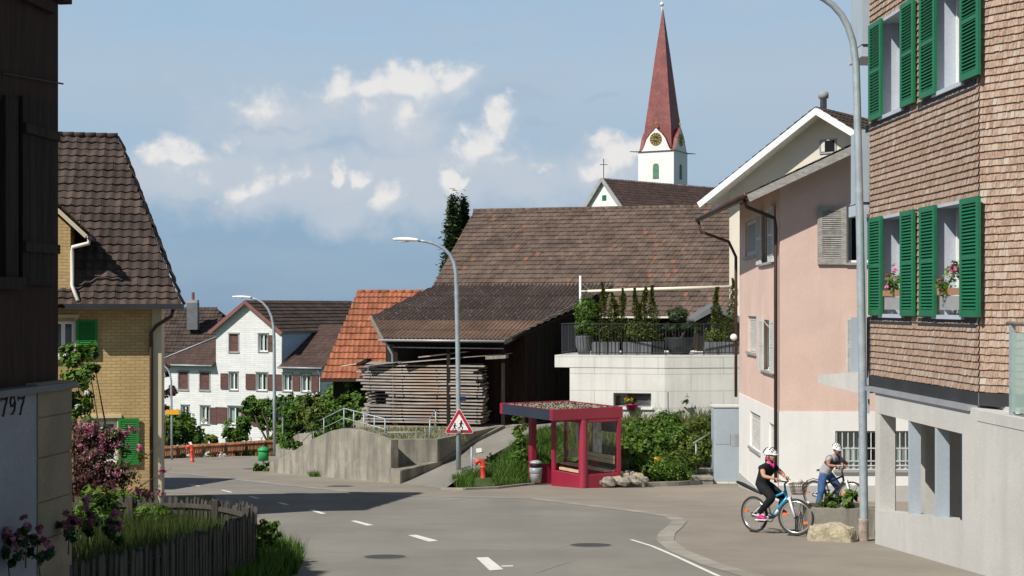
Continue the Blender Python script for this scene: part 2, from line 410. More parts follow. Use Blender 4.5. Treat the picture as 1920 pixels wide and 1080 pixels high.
add('concrete_white', (.73, .72, .68), rough=.88, var=.06, scale=.6, bump=.004, bscale=25, streak=.22, streakcol=(.34, .33, .3), fine=.05, brick=((.98, -.2), 2.35, .62, .008, (.42, .41, .38), .05))
add('shingle', (.40, .285, .215), rough=.85, var=.2, scale=6, bump=.006, bscale=30, tint=.17, fine=.22, stretch=(9, 9, .6), streak=.6, streakcol=(.20, .09, .055), sscale=(14, 14, 2.2), tcol=((.40, .355, .305), .45, 1.2))
add('dark_flash', (.035, .035, .038), rough=.6, var=.2)
add('zinc', (.36, .375, .40), rough=.45, metal=.25, var=.08, scale=2)
add('alu_blue', (.46, .50, .565), rough=.5, var=.05, scale=1.5, spec=.4)
add('green_paint', (.008, .145, .058), rough=.42, var=.1, scale=3, spec=.5)
add('pale_steel', (.40, .46, .51), rough=.45, var=.06, scale=1, spec=.5)
add('galv', (.36, .41, .44), rough=.5, metal=.25, var=.12, scale=5, bump=.001, spec=.5)
add('rust', (.33, .27, .22), rough=.85, var=.3, scale=8)
add('pink_plaster', (.70, .51, .435), streak=.16, streakcol=(.48, .34, .29), sscale=(1.2, 1.2, .1), rough=.9, var=.06, scale=.9, bump=.006, bscale=35, fine=.06, blotch=((.62, .44, .37), 1.6, .5, .8, .45))
add('white_plaster', (.80, .785, .755), streak=.14, streakcol=(.5, .48, .44), sscale=(1.5, 1.5, .12), rough=.9, var=.04, scale=.9, bump=.004, bscale=35, fine=.04, blotch=((.68, .67, .63), .8, .55, .85, .5))
add('plinth_grey', (.46, .45, .43), rough=.9, var=.07, scale=1)
add('beige_plaster', (.62, .57, .475), rough=.9, var=.04, scale=.8, bump=.003, bscale=35)
add('white_wood', (.80, .79, .77), rough=.6, var=.04, scale=3)
add('old_shutter', (.36, .345, .32), rough=.85, var=.25, scale=7, bump=.003, stretch=(1, 1, 6), blotch=((.24, .21, .18), 7, .5, .7, .7))
add('pale_shutter', (.58, .57, .54), rough=.8, var=.1, scale=6)
add('brown_pipe', (.055, .026, .018), rough=.5, var=.2, spec=.5)
add('roof_dark', (.066, .047, .040), rough=.85, var=.25, scale=1.2, tint=.26, bump=.004, bscale=40, blotch=((.16, .135, .105), 3, .6, .75, .5))
add('roof_barn', (.14, .098, .078), rough=.9, var=.22, scale=.7, tint=.2, bump=.004, bscale=30, tcol=((.20, .095, .06), .97, .995), blotch=((.075, .058, .05), .55, .5, .72, .75), streak=.3, streakcol=(.07, .055, .048))
add('roof_orange', (.31, .115, .062), rough=.8, var=.15, scale=1, tint=.22, bump=.004, bscale=40, blotch=((.22, .065, .04), 1.2, .52, .75, .5))
add('roof_church', (.075, .047, .040), rough=.85, var=.15, scale=.6, tint=.2)
add('fibre_cement', (.066, .05, .045), rough=.95, var=.2, scale=.8, bump=.005, bscale=30, streak=.3, streakcol=(.035, .027, .025), fine=.2, tint=.12)
add('fibre_brown', (.18, .115, .083), rough=.95, var=.2, scale=.8, bump=.005, bscale=30, streak=.35, streakcol=(.06, .045, .04), fine=.2, tint=.15)
add('spire_red', (.20, .052, .047), rough=.6, var=.2, scale=.8, spec=.4, blotch=((.38, .24, .21), 1.8, .56, .78, .55), fine=.2, bscale=4)
add('church_white', (.78, .775, .75), rough=.9, var=.04, scale=.3)
add('gold', (.62, .42, .10), rough=.4, metal=.6)
add('black', (.012, .012, .013), rough=.6, fine=0)
add('dial', (.045, .045, .032), rough=.6, fine=0)
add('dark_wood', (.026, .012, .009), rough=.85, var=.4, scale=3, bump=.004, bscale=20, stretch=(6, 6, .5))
add('black_wood', (.020, .015, .012), rough=.9, var=.4, scale=3, bump=.004, bscale=20, stretch=(6, 6, .5), tint=.3)
add('red_wood', (.028, .012, .009), rough=.85, var=.4, scale=3, stretch=(6, 6, .5), tint=.3)
add('grey_wood', (.23, .21, .18), rough=.9, var=.3, scale=4, bump=.004, bscale=25, stretch=(4, 4, .5), tint=.3)
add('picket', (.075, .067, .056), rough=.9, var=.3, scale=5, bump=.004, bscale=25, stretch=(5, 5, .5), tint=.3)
add('orange_wood', (.37, .17, .085), rough=.75, var=.2, scale=4, stretch=(5, 5, .5), tint=.28)
add('board', (.35, .315, .285), rough=.88, var=.3, scale=1.3, bump=.004, bscale=25, tint=.28, stretch=(.7, 2, 6), blotch=((.20, .165, .145), 1.1, .52, .7, .65), streak=.5, streakcol=(.46, .26, .14), sscale=(.35, 1, 3))
add('brick_yellow', (.56, .40, .185), rough=.85, var=.1, scale=1.2, brick=((.972, .233), .20, .068, .006, (.30, .21, .11), .16), bscale=30)
add('cream_stone', (.60, .52, .37), rough=.85, var=.06, scale=1)
add('cream_pipe', (.74, .70, .60), rough=.5, var=.04)
add('white_shingle', (.72, .725, .71), rough=.85, var=.05, scale=1.2, brick=((.9, -.43), .9, .17, .012, (.50, .51, .51), .1), bscale=20)
add('shade_tinted_wall', (.40, .47, .56), rough=.8, var=.05)  # white wall on its unlit side, bluish shade put into the colour
add('brown_shutter', (.12, .06, .053), rough=.7, var=.2, scale=4, tint=.3)
add('verge_red', (.21, .09, .08), rough=.7, var=.12)
add('stone_grey', (.33, .33, .335), rough=.85, var=.1)
add('basement_grey', (.27, .28, .30), rough=.9, var=.1, scale=1.4, bump=.004, bscale=30)
add('sandstone', (.25, .21, .145), rough=.9, var=.14, scale=2, bump=.005, bscale=30)
add('crimson', (.28, .014, .042), rough=.4, var=.08, scale=2, spec=.5)
add('pinkred', (.32, .03, .062), rough=.4, var=.06, scale=2, spec=.5)
add('navy', (.026, .034, .052), rough=.5, var=.08)
add('light_wood', (.66, .50, .32), rough=.6, var=.12, scale=4)
add('paper', (.62, .62, .58), rough=.8, var=.3, scale=6)
add('bin_grey', (.38, .39, .40), rough=.5, metal=.2, var=.2, scale=6, fine=.1)
add('hydrant_red', (.62, .065, .035), rough=.45, var=.15, scale=5, spec=.5)
add('bin_green', (.03, .30, .09), rough=.45, var=.05)
add('sign_white', (.82, .81, .79), rough=.5, var=.02)
add('sign_red', (.42, .022, .045), rough=.5, var=.05)
add('sign_yellow', (.72, .36, .02), rough=.5, var=.03)
add('sign_blue', (.012, .03, .085), rough=.5, var=.05)
add('anthracite', (.035, .038, .044), rough=.5, var=.1)
add('slat_grey', (.15, .155, .165), rough=.7, var=.12, tint=.25)
add('magenta', (.52, .045, .18), rough=.5, var=.05)
add('awning', (.80, .74, .58), rough=.6, var=.03)
add('rock', (.40, .35, .25), rough=.95, var=.25, scale=4, bump=.012, bscale=22, fine=.2, blotch=((.18, .15, .10), 5, .5, .7, .7))
add('rock_grey', (.27, .25, .21), rough=.95, var=.3, scale=4, bump=.02, bscale=14, fine=.2)
add('bark', (.10, .075, .05), rough=.95, var=.3, scale=6, bump=.01, bscale=20)
add('clay', (.40, .22, .13), rough=.85, var=.15)
add('skin', (.48, .26, .18), rough=.55, var=.05, fine=0)
add('skin_tan', (.36, .17, .11), rough=.55, var=.05, fine=0)
add('cloth_black', (.011, .011, .014), rough=.9, var=.25, scale=8, fine=0)
add('denim', (.045, .105, .24), rough=.9, var=.25, scale=8)
add('cloth_grey', (.36, .36, .38), rough=.9, var=.15, scale=8)
add('cloth_brown', (.06, .045, .042), rough=.9, var=.2)
add('pink_fabric', (.62, .03, .22), rough=.6, var=.1)
add('white_plastic', (.80, .80, .81), rough=.35, var=.03, spec=.5)
add('black_plastic', (.015, .015, .016), rough=.5, fine=0)
add('rubber', (.045, .042, .038), rough=.9, var=.2)
add('bike_blue', (.01, .30, .48), rough=.3, spec=.6, var=.03)
add('chrome', (.62, .62, .63), rough=.25, metal=.8, fine=0)
add('reflector', (.85, .16, .02), rough=.3, fine=0)
add('wicker', (.16, .12, .09), rough=.8, var=.2)
add('hair', (.03, .018, .012), rough=.7)
MT['pane'] = glassmat('pane'); MT['balustrade'] = glassmat('balustrade', (.70, .86, .80), .14)
def painted_reflection():  # reflection of the pale building painted in as diffuse colour
    m, nt, bs, out = new_mat('painted_reflection_glass'); L = nt.links.new
    tr = N(nt, 'ShaderNodeBsdfTransparent'); tr.inputs[0].default_value = (.9, .97, .94, 1); bs.inputs['Base Color'].default_value = (.50, .62, .57, 1); bs.inputs['Roughness'].default_value = .06; bs.inputs['Specular IOR Level'].default_value = .8
    mx = N(nt, 'ShaderNodeMixShader'); mx.inputs[0].default_value = .5; L(tr.outputs[0], mx.inputs[1]); L(bs.outputs[0], mx.inputs[2]); L(mx.outputs[0], out.inputs[0]); return m
MT['painted_reflection_glass'] = painted_reflection()
MT['clear_glass'] = glassmat('clear_glass', (.96, .985, .97), -.01)
add('green_yellow', (.022, .20, .035), rough=.45, var=.1, scale=3, spec=.5)
MT['curtain'] = mat('curtain', (.62, .62, .62), rough=.9, var=.05)
MT['leaf_mid'] = leafmat('leaf_mid', (.032, .080, .011), (.155, .265, .036))
MT['leaf_dark'] = leafmat('leaf_dark', (.012, .030, .010), (.055, .10, .022), .2)
MT['leaf_light'] = leafmat('leaf_light', (.04, .10, .012), (.17, .28, .045), .35)
MT['leaf_olive'] = leafmat('leaf_olive', (.045, .08, .012), (.185, .235, .045))
MT['conifer'] = leafmat('conifer', (.014, .034, .014), (.075, .115, .042), .12)
MT['thuja'] = leafmat('thuja', (.035, .058, .010), (.17, .19, .032), .25)
MT['shade_tinted_grass'] = leafmat('shade_tinted_grass', (.022, .042, .008), (.085, .115, .024), .3)  # darker copy of the grass, garden shade put into the colour
MT['grass'] = leafmat('grass', (.028, .075, .010), (.13, .23, .035), .35)
MT['drygrass'] = leafmat('drygrass', (.05, .085, .018), (.22, .23, .08), .35)
MT['bloom_pink'] = leafmat('bloom_pink', (.20, .045, .085), (.58, .27, .35), .3)
MT['leaf_plum'] = leafmat('leaf_plum', (.035, .014, .016), (.13, .055, .045), .25)
MT['bloom_hot'] = leafmat('bloom_hot', (.55, .05, .22), (.85, .30, .50), .3)
MT['bloom_white'] = leafmat('bloom_white', (.45, .45, .40), (.85, .83, .78), .3)
MT['bloom_yellow'] = leafmat('bloom_yellow', (.55, .38, .02), (.80, .62, .05), .3)
def water_mat():
    m, nt, bs, out = new_mat('lake_water'); bs.inputs['Base Color'].default_value = (.03, .07, .10, 1); bs.inputs['Roughness'].default_value = .12
    bn = N(nt, 'ShaderNodeBump'); bn.inputs['Strength'].default_value = .3
    nt.links.new(noise(nt, N(nt, 'ShaderNodeTexCoord').outputs['Object'], .05), bn.inputs['Height']); nt.links.new(bn.outputs[0], bs.inputs['Normal']); return m
MT['water'] = water_mat()
# ================================================================ setting
def struct(mb, name, m, label=None, smooth=False, group=None):
    o = mb.build(name, m, None, smooth); return tag(o, label, None, group, 'structure')
def terrain():
    ys = [-60, -20, 0, 10, 20, 30, 40, 50, 60, 70, 80, 90, 100, 110, 120, 135, 150, 200, 300, 600, 1500, 4000]
    xs = [-3000, -900, -300, -120, -60, -30, -15, -5, 5, 15, 30, 60, 120, 300, 900, 3000]
    def z(y):
        if y <= 135: return gz(0, y) - .06
        return float(np.interp(y, [135, 150, 200, 300, 600, 1500, 4000], [gz(0, 135) - .06, -14.2, -18, -28, -55, -92, -140]))
    mb = MB(); vs = [(x, y, z(y)) for y in ys for x in xs]; n = len(xs)
    mb.add(vs, [(j * n + i, j * n + i + 1, (j + 1) * n + i + 1, (j + 1) * n + i) for j in range(len(ys) - 1) for i in range(n - 1)])
    struct(mb, 'terrain', MT['grassland'], 'grass covered slope falling away down the valley')
terrain()
mb = MB(); mb.poly([(-30000, 1150, -82), (30000, 1150, -82), (30000, 45000, -82), (-30000, 45000, -82)]); struct(mb, 'lake', MT['water'], 'distant blue lake behind the roofs')
def flat(pts, dz): return [V((p[0], p[1], gz(p[0], p[1]) + dz)) for p in pts]
mb = MB()
mb.poly(flat([(-45, -12), (16, -12), (16, 44.5), (10, 47), (7.4, 49), (3, 49.5), (-2.6, 49.5), (-6, 52), (-9.9, 57.5), (-9.0, 66), (-9.6, 79), (-15, 81), (-19.5, 79), (-45, 72)], -.005))
struct(mb, 'pavement', MT['pavement'], 'pale worn asphalt apron and side street beside the road')
KL = [(300, 884), (390, 893), (560, 912), (690, 925), (780, 930.5), (870, 932), (1000, 935), (1080, 945), (1180, 957), (1235, 964.5), (1262, 970), (1274, 977), (1266, 987), (1250, 1000), (1247, 1013), (1272, 1033), (1340, 1060), (1410, 1080)]
KW = [G(*p) for p in KL]
def dense(pts, step):
    out = []
    for a, b in zip(pts, pts[1:]):
        n = max(1, int((b - a).length / step)); out += [a.lerp(b, i / n) for i in range(n)]
    return out + [pts[-1]]
near = [V((4.2, 14, 0)), V((5.2, 6, 0)), V((6, -10, 0))]
left = [V((-3.2, -10, 0)), V((-3.2, 10, 0)), V((-3.15, 17, 0)), G(548, 1050), G(532, 1015), G(508, 985), G(478, 958), G(440, 938), V((-8.9, 40, 0)), V((-11, 41.5, 0)), V((-45, 45, 0)), V((-45, 62, 0)), V((-20, 58.5, 0))]
mb = MB(); mb.poly(flat(KW + near + left, 0)); struct(mb, 'road', MT['asphalt'], 'grey asphalt village road curving downhill to the left')
# kerb strip of pale setts
mb = MB(); path = dense(KW + near[:1], .55)
for a, b in zip(path, path[1:]):
    d = (b - a); d.z = 0; d.normalize(); n = V((d.y, -d.x, 0)); w = .16
    q = [a + d * .012 - n * w, b - n * w, b + n * w, a + d * .012 + n * w]
    mb.poly(flat([(p.x, p.y) for p in q][::-1], .006), random.random())
struct(mb, 'kerb_strip', MT['kerbstone'], 'flush strip of pale kerb setts edging the curving road')
dashes = [((893, 1046), (915, 1045), (944, 1068), (918, 1070)), ((765, 1004), (780, 1003), (822, 1014), (804, 1016)), ((657, 977), (667, 976.3), (701, 985), (688, 986)), ((578, 956.5), (587, 956), (612, 963), (602, 964)),
          ((519, 942.6), (526, 942.2), (543, 946.3), (536, 947)), ((465, 930.8), (471, 930.6), (487, 934.6), (480, 935)), ((413, 919), (419, 918.8), (437, 923.2), (431, 923.7)), ((351, 908.3), (358, 908.1), (377, 911.6), (371, 912))]
for i, q in enumerate(dashes):
    mb = MB(); mb.poly(flat([G(*p).to_2d() for p in q], .005)); o = struct(mb, 'lane_marking', MT['roadpaint'], 'short white centre line dash painted on the road', group='centre line dashes')
mb = MB(); pts = [G(1183, 1012), G(1222, 1024), G(1262, 1041), G(1346, 1080), V((4.0, 14, 0))]
for a, b in zip(pts, pts[1:]):
    d = (b - a); d.z = 0; d.normalize(); n = V((d.y, -d.x, 0)) * .035
    mb.poly(flat([(p.x, p.y) for p in (a + n, b + n, b - n, a - n)], .005))
struct(mb, 'edge_line', MT['roadpaint'], 'thin white edge line beside the kerb strip')
mb = MB(); mb.poly(flat([G(*p).to_2d() for p in ((940, 1061), (962, 1060.5), (962, 1062.5), (941, 1063))], .005)); struct(mb, 'survey_mark', MT['roadpaint'], 'tiny white tick beside the nearest dash')
def manhole(px, py, r, lab):
    g = G(px, py); t = thing('manhole_cover', lab, 'manhole cover', g, 'manhole covers in the road')
    mb = MB(); n = 28
    def circ(rr, dz): return [V((g.x + rr * math.cos(a), g.y + rr * math.sin(a), 0)) for a in [2 * math.pi * i / n for i in range(n)]]
    mb.poly(flat([p.to_2d() for p in circ(r, 0)], .004)); mb.build('cover', MT['iron'], t)
    mb = MB(); o, i_ = circ(r * 1.16, 0), circ(r * 1.01, 0)
    for k in range(n): mb.poly(flat([p.to_2d() for p in (o[k], o[(k + 1) % n], i_[(k + 1) % n], i_[k])], .003))
    mb.build('rim', MT['asphalt'], t)
manhole(722, 1044, .33, 'dark round iron manhole cover in the middle of the road left of the dashes')
manhole(1108, 1022, .35, 'dark round iron manhole cover near the thin white edge line')
manhole(556, 925.5, .32, 'small dark drain cover by the far edge of the road shadow')
manhole(638, 911.3, .40, 'dark drain cover on the pavement below the stained retaining wall')
manhole(477, 879, .45, 'dark drain cover on the side street near the green bin')
# ramp, platform, bank, garden beds
def strip_mesh(L, R, n=8):
    mb = MB(); m = len(L)
    for i in range(m - 1):
        for j in range(n):
            f = lambda a, b, t: a.lerp(b, t)
            mb.poly([f(L[i], R[i], j / n), f(L[i], R[i], (j + 1) / n), f(L[i + 1], R[i + 1], (j + 1) / n), f(L[i + 1], R[i + 1], j / n)])
    return mb
RL = [G(752, 907, .0), P(822, 874, 48.5), P(890, 830, 51.5), P(947, 802, 54.3), P(1000, 796, 58)]
RR = [G(833, 917, .0), P(908, 862, 48.5), P(985, 818, 51), P(1072, 790, 54), P(1120, 786, 58)]
struct(strip_mesh(RL, RR), 'ramp', MT['asphalt'], 'grey asphalt ramp climbing beside the timber barn')
PZ = -4.78
mb = MB(); mb.poly([(-6.5, 58, PZ), (-6.55, 51.6, PZ), (-4.4, 48.4, PZ), (-2.75, 48.4, PZ), (-.45, 54.2, PZ), (2.5, 60, PZ), (-3, 66, PZ), (-6, 62, PZ)])
struct(mb, 'yard', MT['gravel'], 'gravelly yard under the timber stack')
BB = [V((-2.15, 44.9, 0)), G(880, 917), G(935, 914), G(984, 909), V((1.2, 47.2, 0)), V((2.5, 46.6, 0)), V((3.4, 44.9, 0)), V((4.1, 44.9, 0)), V((5.2, 45.6, 0)), V((6.5, 47.4, 0)), V((7.6, 49.5, 0))]
BB = [V((p.x, p.y, gz(p.x, p.y) + .01)) for p in BB]
BT = [V((-2.05, 45.2, gz(0, 45.2) + .03)), P(868, 892, 47.3), P(915, 872, 48.8), P(988, 815, 51.5), P(1045, 797, 53), P(1090, 792, 51.1), P(1130, 790, 51.1), P(1185, 786, 51.1), P(1250, 783, 51.1), P(1310, 780, 51.1), P(1360, 776, 51.1)]
def bank_pt(i, s):
    i = min(max(i, 0), len(BB) - 1.001); k = int(i); f = i - k
    p = BB[k].lerp(BB[k + 1], f).lerp(BT[k].lerp(BT[k + 1], f), s); p.z += .25 * math.sin(math.pi * s) * min(1, i / 3) + .05 * math.sin(i * 7 + s * 9); return p
mb = MB(); ns = 10; NI = (len(BB) - 1) * 4
for i in range(NI):
    for j in range(ns): mb.poly([bank_pt(i / 4, j / ns), bank_pt((i + 1) / 4, j / ns), bank_pt((i + 1) / 4, (j + 1) / ns), bank_pt(i / 4, (j + 1) / ns)])
struct(mb, 'bank', MT['grassland'], 'grassy bank rising behind the bus shelter', True)
# near garden ground behind the picket fence
mb = MB(); mb.poly(flat([(-3.75, 10), (-3.75, 19.3), (-4.1, 21.2), (-4.5, 22.3), (-5.2, 23.8), (-9.5, 26), (-8.2, 29), (-9.5, 36), (-10.5, 39), (-30, 38), (-30, 10)], .03)); struct(mb, 'garden_ground', MT['soil'], 'dark garden soil behind the picket fence')
mb = MB(); mb.poly(flat([(-3.75, 10), (-3.25, 10), (-3.2, 17), (-3.05, 19.6), (-3.25, 21.5), (-3.7, 23.2), (-5.6, 29.5), (-8.6, 39.5), (-9.4, 39), (-7.2, 30), (-5.2, 24), (-4.1, 21.2), (-3.75, 19.3)], .015)); struct(mb, 'verge', MT['grassland'], 'narrow grass verge outside the picket fence')
# ================================================================ shingled house (right)
KX = .05
LF = Fac((6.48, 24.8), (KX, -1))
dC = 7.72 / ((1838 - CX) / F + KX); CC = V((6.48 - KX * (dC - 24.8), dC, 0)); UC = (24.8 - dC) * math.hypot(1, KX)
UF = LF.at(1632, 575)[0]
RF = Fac((CC.x, CC.y), (.602, -.798))
h = thing('shingled_house', 'tall house clad in weathered brown wood shingles with bright green shutters', 'house', (9, 22, gz(0, 22)))
ZS0, ZS1 = -1.22, 7.6
ops = []
SHP = [((1628, 1651), (1687, 1712)), ((1723, 1752), (1799, 1834))]
SHU = [[(LF.at(p, 575, .1)[0], LF.at(q, 575, .1)[0]) for p, q in pr] for pr in SHP]
for (a, b), su in zip(((1655, 0), (1757, 0)), SHU):
    u0, u1 = LF.at(a, 575)[0], su[1][0] - .04
    ops += [(u0, u1, -.13, 1.53), (u0, u1, 3.33, 4.97), (u0, u1, 6.0, 7.4)]
sh = MB(); shingles(sh, LF, UF, UC - .005, ZS0, ZS1, .107, ops, .035, .095); shingles(sh, RF, .005, 4.2, ZS0, ZS1, .107, [(2.6, 3.6, -.13, 1.6)], .04, .11)
sh.build('shingle_cladding', MT['shingle'], h)
mb = MB(); LF.wall(mb, UF, UC, -1.40, ZS1, ops, .34, 1); RF.wall(mb, 0, 4.2, -1.40, ZS1); 
B0 = LF.pt(UF, 0); far = [V((B0.x + 9, B0.y + .4, 0))]
for z0, z1 in ((-1.40, ZS1),): mb.poly([LF.pt(UF, z1), LF.pt(UF, z0), V((15.5, B0.y + .4, z0)), V((15.5, B0.y + .4, z1))])
mb.build('wall', [MT['dark_flash'], MT['alu_blue']], h)
for o in ops:
    mb = MB()
    for q in ((o[0] - .05, o[0], o[2] - .05, o[3] + .05), (o[1], o[1] + .05, o[2] - .05, o[3] + .05), (o[0], o[1], o[3], o[3] + .05)): LF.box(mb, q[0], q[1], q[2], q[3], .0, .045)
    LF.box(mb, o[0] - .06, o[1] + .06, o[2] - .06, o[2] + .004, -.3, .07)
    mb.build('window_lining', MT['alu_blue'], h)
for o in ops[:2] + ops[3:5]: window(h, LF, (o[0] + .01, o[1] - .01, o[2] + .01, o[3] - .01), rec=.34, fm=MT['white_wood'], cm=MT['curtain'])
for (a, su) in ((ops[0], SHU[0]), (ops[1], SHU[0]), (ops[3], SHU[1]), (ops[4], SHU[1])):
    for u0, u1 in su:
        shutter(h, LF, (u0, u1, a[2] - .02, a[3] + .05), MT['green_paint'], o=.06, th=.045, fr=.085, pitch=.052)
for (px0, px1, z) in ((1628, 1712, -.16), (1722, 1834, -.16), (1624, 1708, 3.3), (1722, 1833, 3.3)):
    mb = MB(); LF.box(mb, LF.at(px0, 575)[0] + .05, min(UC, LF.at(px1, 575)[0]) - .01, z - .14, z - .02, .002, .03); mb.build('flashing', MT['dark_flash'], h)
mb = MB(); mb.prism([LF.pt(UF - .4, ZS1, .8), LF.pt(UC, ZS1, .8), V((RF.pt(4.2, 0).x, RF.pt(4.2, 0).y - .5, ZS1)), V((16, 17, ZS1)), V((16, 26, ZS1))], (0, 0, .25)); mb.build('roof', MT['roof_dark'], h)
# flashing strip and metal ledge over the concrete
mb = MB(); LF.box(mb, UF, UC + .0, -1.42, -1.235, .002, .03); LF.box(mb, UF - .1, UC - .05, -1.50, -1.425, -.01, .16); mb.build('ledge', MT['zinc'], h)
mb = MB(); LF.box(mb, UF + .05, UC, -1.42, -1.23, .031, .036); RF.box(mb, .0, 3, -1.42, -1.23, .002, .036); mb.build('drip_band', MT['dark_flash'], h)
# concrete garage base
UN = 9.3                                   # runs on towards the camera
uL = LF.at(1641, 575, .12)[0]
g = MB(); CF = Fac(LF.pt(0, 0, .12).to_2d(), LF.u.to_2d())
u_p1 = CF.at(1646, 575)[0]; u_e = CF.at(1804, 575)[0]
zsill = lambda u: -3.56 + (u - u_p1) * (.43 / (u_e - u_p1))
def cbox(u0, u1, za, zb, za2, zb2, d=.32): # wall block with sloping bottom/top
    g.add([CF.pt(u0, za), CF.pt(u1, za2), CF.pt(u1, za2, -d), CF.pt(u0, za, -d), CF.pt(u0, zb), CF.pt(u1, zb2), CF.pt(u1, zb2, -d), CF.pt(u0, zb, -d)], [(0, 3, 2, 1), (4, 5, 6, 7), (0, 1, 5, 4), (1, 2, 6, 5), (2, 3, 7, 6), (3, 0, 4, 7)])
gl = lambda u: gz(0, CF.pt(u, 0).y) - .3
cbox(uL, u_e, -1.86, -1.50, -1.86, -1.50)                       # beam
cbox(uL, u_p1, gl(uL), -1.86, gl(u_p1), -1.86)                 # corner post
cbox(u_p1, u_e, gl(u_p1), zsill(u_p1), gl(u_e), zsill(u_e))    # sill wall
cbox(u_e, UN, gl(u_e), -1.44, gl(UN), -1.62)                     # long wall
c0 = CF.pt(uL, 0, -.32)
g.pbox((c0.x, c0.y - .25, -1.86), (9, 0, 0), (0, .3, 0), (0, 0, .36))
g.abox(14.6, 14.9, 15, 26, -5, -1.5); g.prism([CF.pt(uL, -1.50, -.33), CF.pt(UN, -1.50, -.33), V((15, 15.5, -1.5)), V((15, 25.2, -1.5))], (0, 0, .09))
g.abox(7.28, 14.58, 24.55, 24.72, -4.9, -1.862); g.abox(7.05, 7.12, 23.9, 24.0, -4.6, -1.862)
g.build('garage_base', MT['concrete_new'], h)
for k, (pa, pb) in enumerate(((1645, 1656), (1702, 1706), (1752, 1757))):
    u0, u1 = CF.at(pa, 575)[0], CF.at(pb, 575)[0]; zz = zsill(u0) - .01
    pl = MB(); CF.box(pl, u0, u0 + (.14, .08, .08)[k], zz, -1.862, (-.27, -.19, -.21)[k], -.008); pl.build(('pillar', 'steel_post', 'steel_post')[k], MT[('concrete_new', 'pale_steel', 'pale_steel')[k]], h)
pm2 = MB(); CF.box(pm2, u_e - .12, u_e - .002, zsill(u_e) + .0, -1.862, -.5, -.012); pm2.build('door_jamb', MT['navy'], h)
# parapet + glass balustrade near the corner
t0 = CF.at(1838, 575)[0]
mb = MB(); a = CF.pt(t0 - .1, 0); 
CF.box(mb, t0 - .1, UN, -1.62, -1.47, -.5, .01); mb.build('parapet_cap', MT['concrete_new'], h)
bz0, bz1 = -1.45, -.25; ub = CF.at(1881, 575)[0]
bal = thing('glass_balustrade', 'clear greenish glass balustrade with metal handrail on the concrete wall beside the shingles', 'balustrade', CF.pt(ub, bz0, -.1))
mb = MB(); CF.box(mb, ub + .06, UN, bz0 + .03, bz1 - .1, -.12, -.1); mb.build('glass_panel', MT['painted_reflection_glass'], bal)
mb = MB(); CF.box(mb, ub, ub + .05, bz0 - .03, bz1, -.15, -.08); CF.box(mb, ub + 2, ub + 2.05, bz0 - .03, bz1, -.15, -.08); mb.build('post', MT['galv'], bal)
mb = MB(); mb.tube([CF.pt(ub - .12, bz1 + .02, -.11), CF.pt(UN, bz1 + .02, -.11)], .03, 8); mb.build('handrail', MT['rust'], bal, True)
# balconies on the far side: steel posts and pale panels
yb = 25.45
def bx(px): return (px - CX) / F * yb
mb = MB()
for z0, z1 in ((4.85, 6.2), (1.95, 3.25), (-1.35, -.2)):
    x0 = bx(1620); mb = MB()
    mb.abox(x0, x0 + 1.5, yb, yb + .03, z0, z1); mb.abox(x0 - .03, x0, yb, yb + .42, z0, z1); mb.abox(x0 - .03, x0, yb + .44, yb + .86, z0, z1); mb.abox(x0 - .04, x0 + 1.5, yb - .005, yb + .9, z0 - .03, z0 - .001)
    mb.build('balcony_panel', MT['pale_steel'], h)
mb = MB()
for z in (4.60, 1.70): mb = MB(); mb.abox(bx(1616), 9.5, yb + .03, yb + 1.0, z, z + .2); mb.build('balcony_floor', MT['alu_blue'], h)
mb = MB(); mb.abox(bx(1612), bx(1622), yb - .12, yb - .02, -1.3, 1.75)
mb.abox(bx(1613), bx(1627), yb - .14, yb + .1, -1.95, -1.3); mb.build('steel_frame', MT['pale_steel'], h)
a0, a1, b1, b0 = P(1533, 703, 26.6), P(1612, 697, 25.3), P(1612, 738, 25.3), P(1533, 718, 26.6)
mb = MB(); mb.prism([a0, b0, b1, a1], (1.5, .6, 0)); mb.build('concrete_canopy', MT['concrete_new'], h)
# flower boxes on the sills
for k, o in enumerate((ops[0], ops[3])):
    f = thing('flower_box', ('flower box with pink geraniums on the sill of the far green shuttered window', 'flower box with pink geraniums on the sill of the green shuttered window nearest the corner')[k], 'flower box', LF.pt((o[0] + o[1]) / 2, o[2], -.1), 'geranium boxes')
    mb = MB(); LF.box(mb, o[0] + .02, o[1] - .02, .18, .28, .03, .06); LF.box(mb, o[0] + .02, o[1] - .02, .18, .28, -.14, -.11); LF.box(mb, o[0] + .03, o[0] + .06, -.12, .2, .0, .03); mb.build('holder', MT['clay'], f)
    mb = MB(); LF.box(mb, o[0] + .25, o[1] - .05, -.05, .16, -.1, .05); mb.build('trough', MT['stone_grey'], f)
    uc = (o[0] + o[1]) / 2
    bl = [(LF.pt(uc + .05, .4, -.02), (.3, .3, .17)), (LF.pt(uc + .3, .5, .0), (.15, .15, .18))]
    bush(f, bl, 260, .035, MT['leaf_mid'])
    bush(f, [(LF.pt(uc + .32, .62, .03), (.12, .12, .1)), (LF.pt(uc - .2, .35, .06), (.1, .1, .07)), (LF.pt(uc - .05, .5, .05), (.09, .09, .07))], 190, .025, MT['bloom_hot'], 'blossoms')
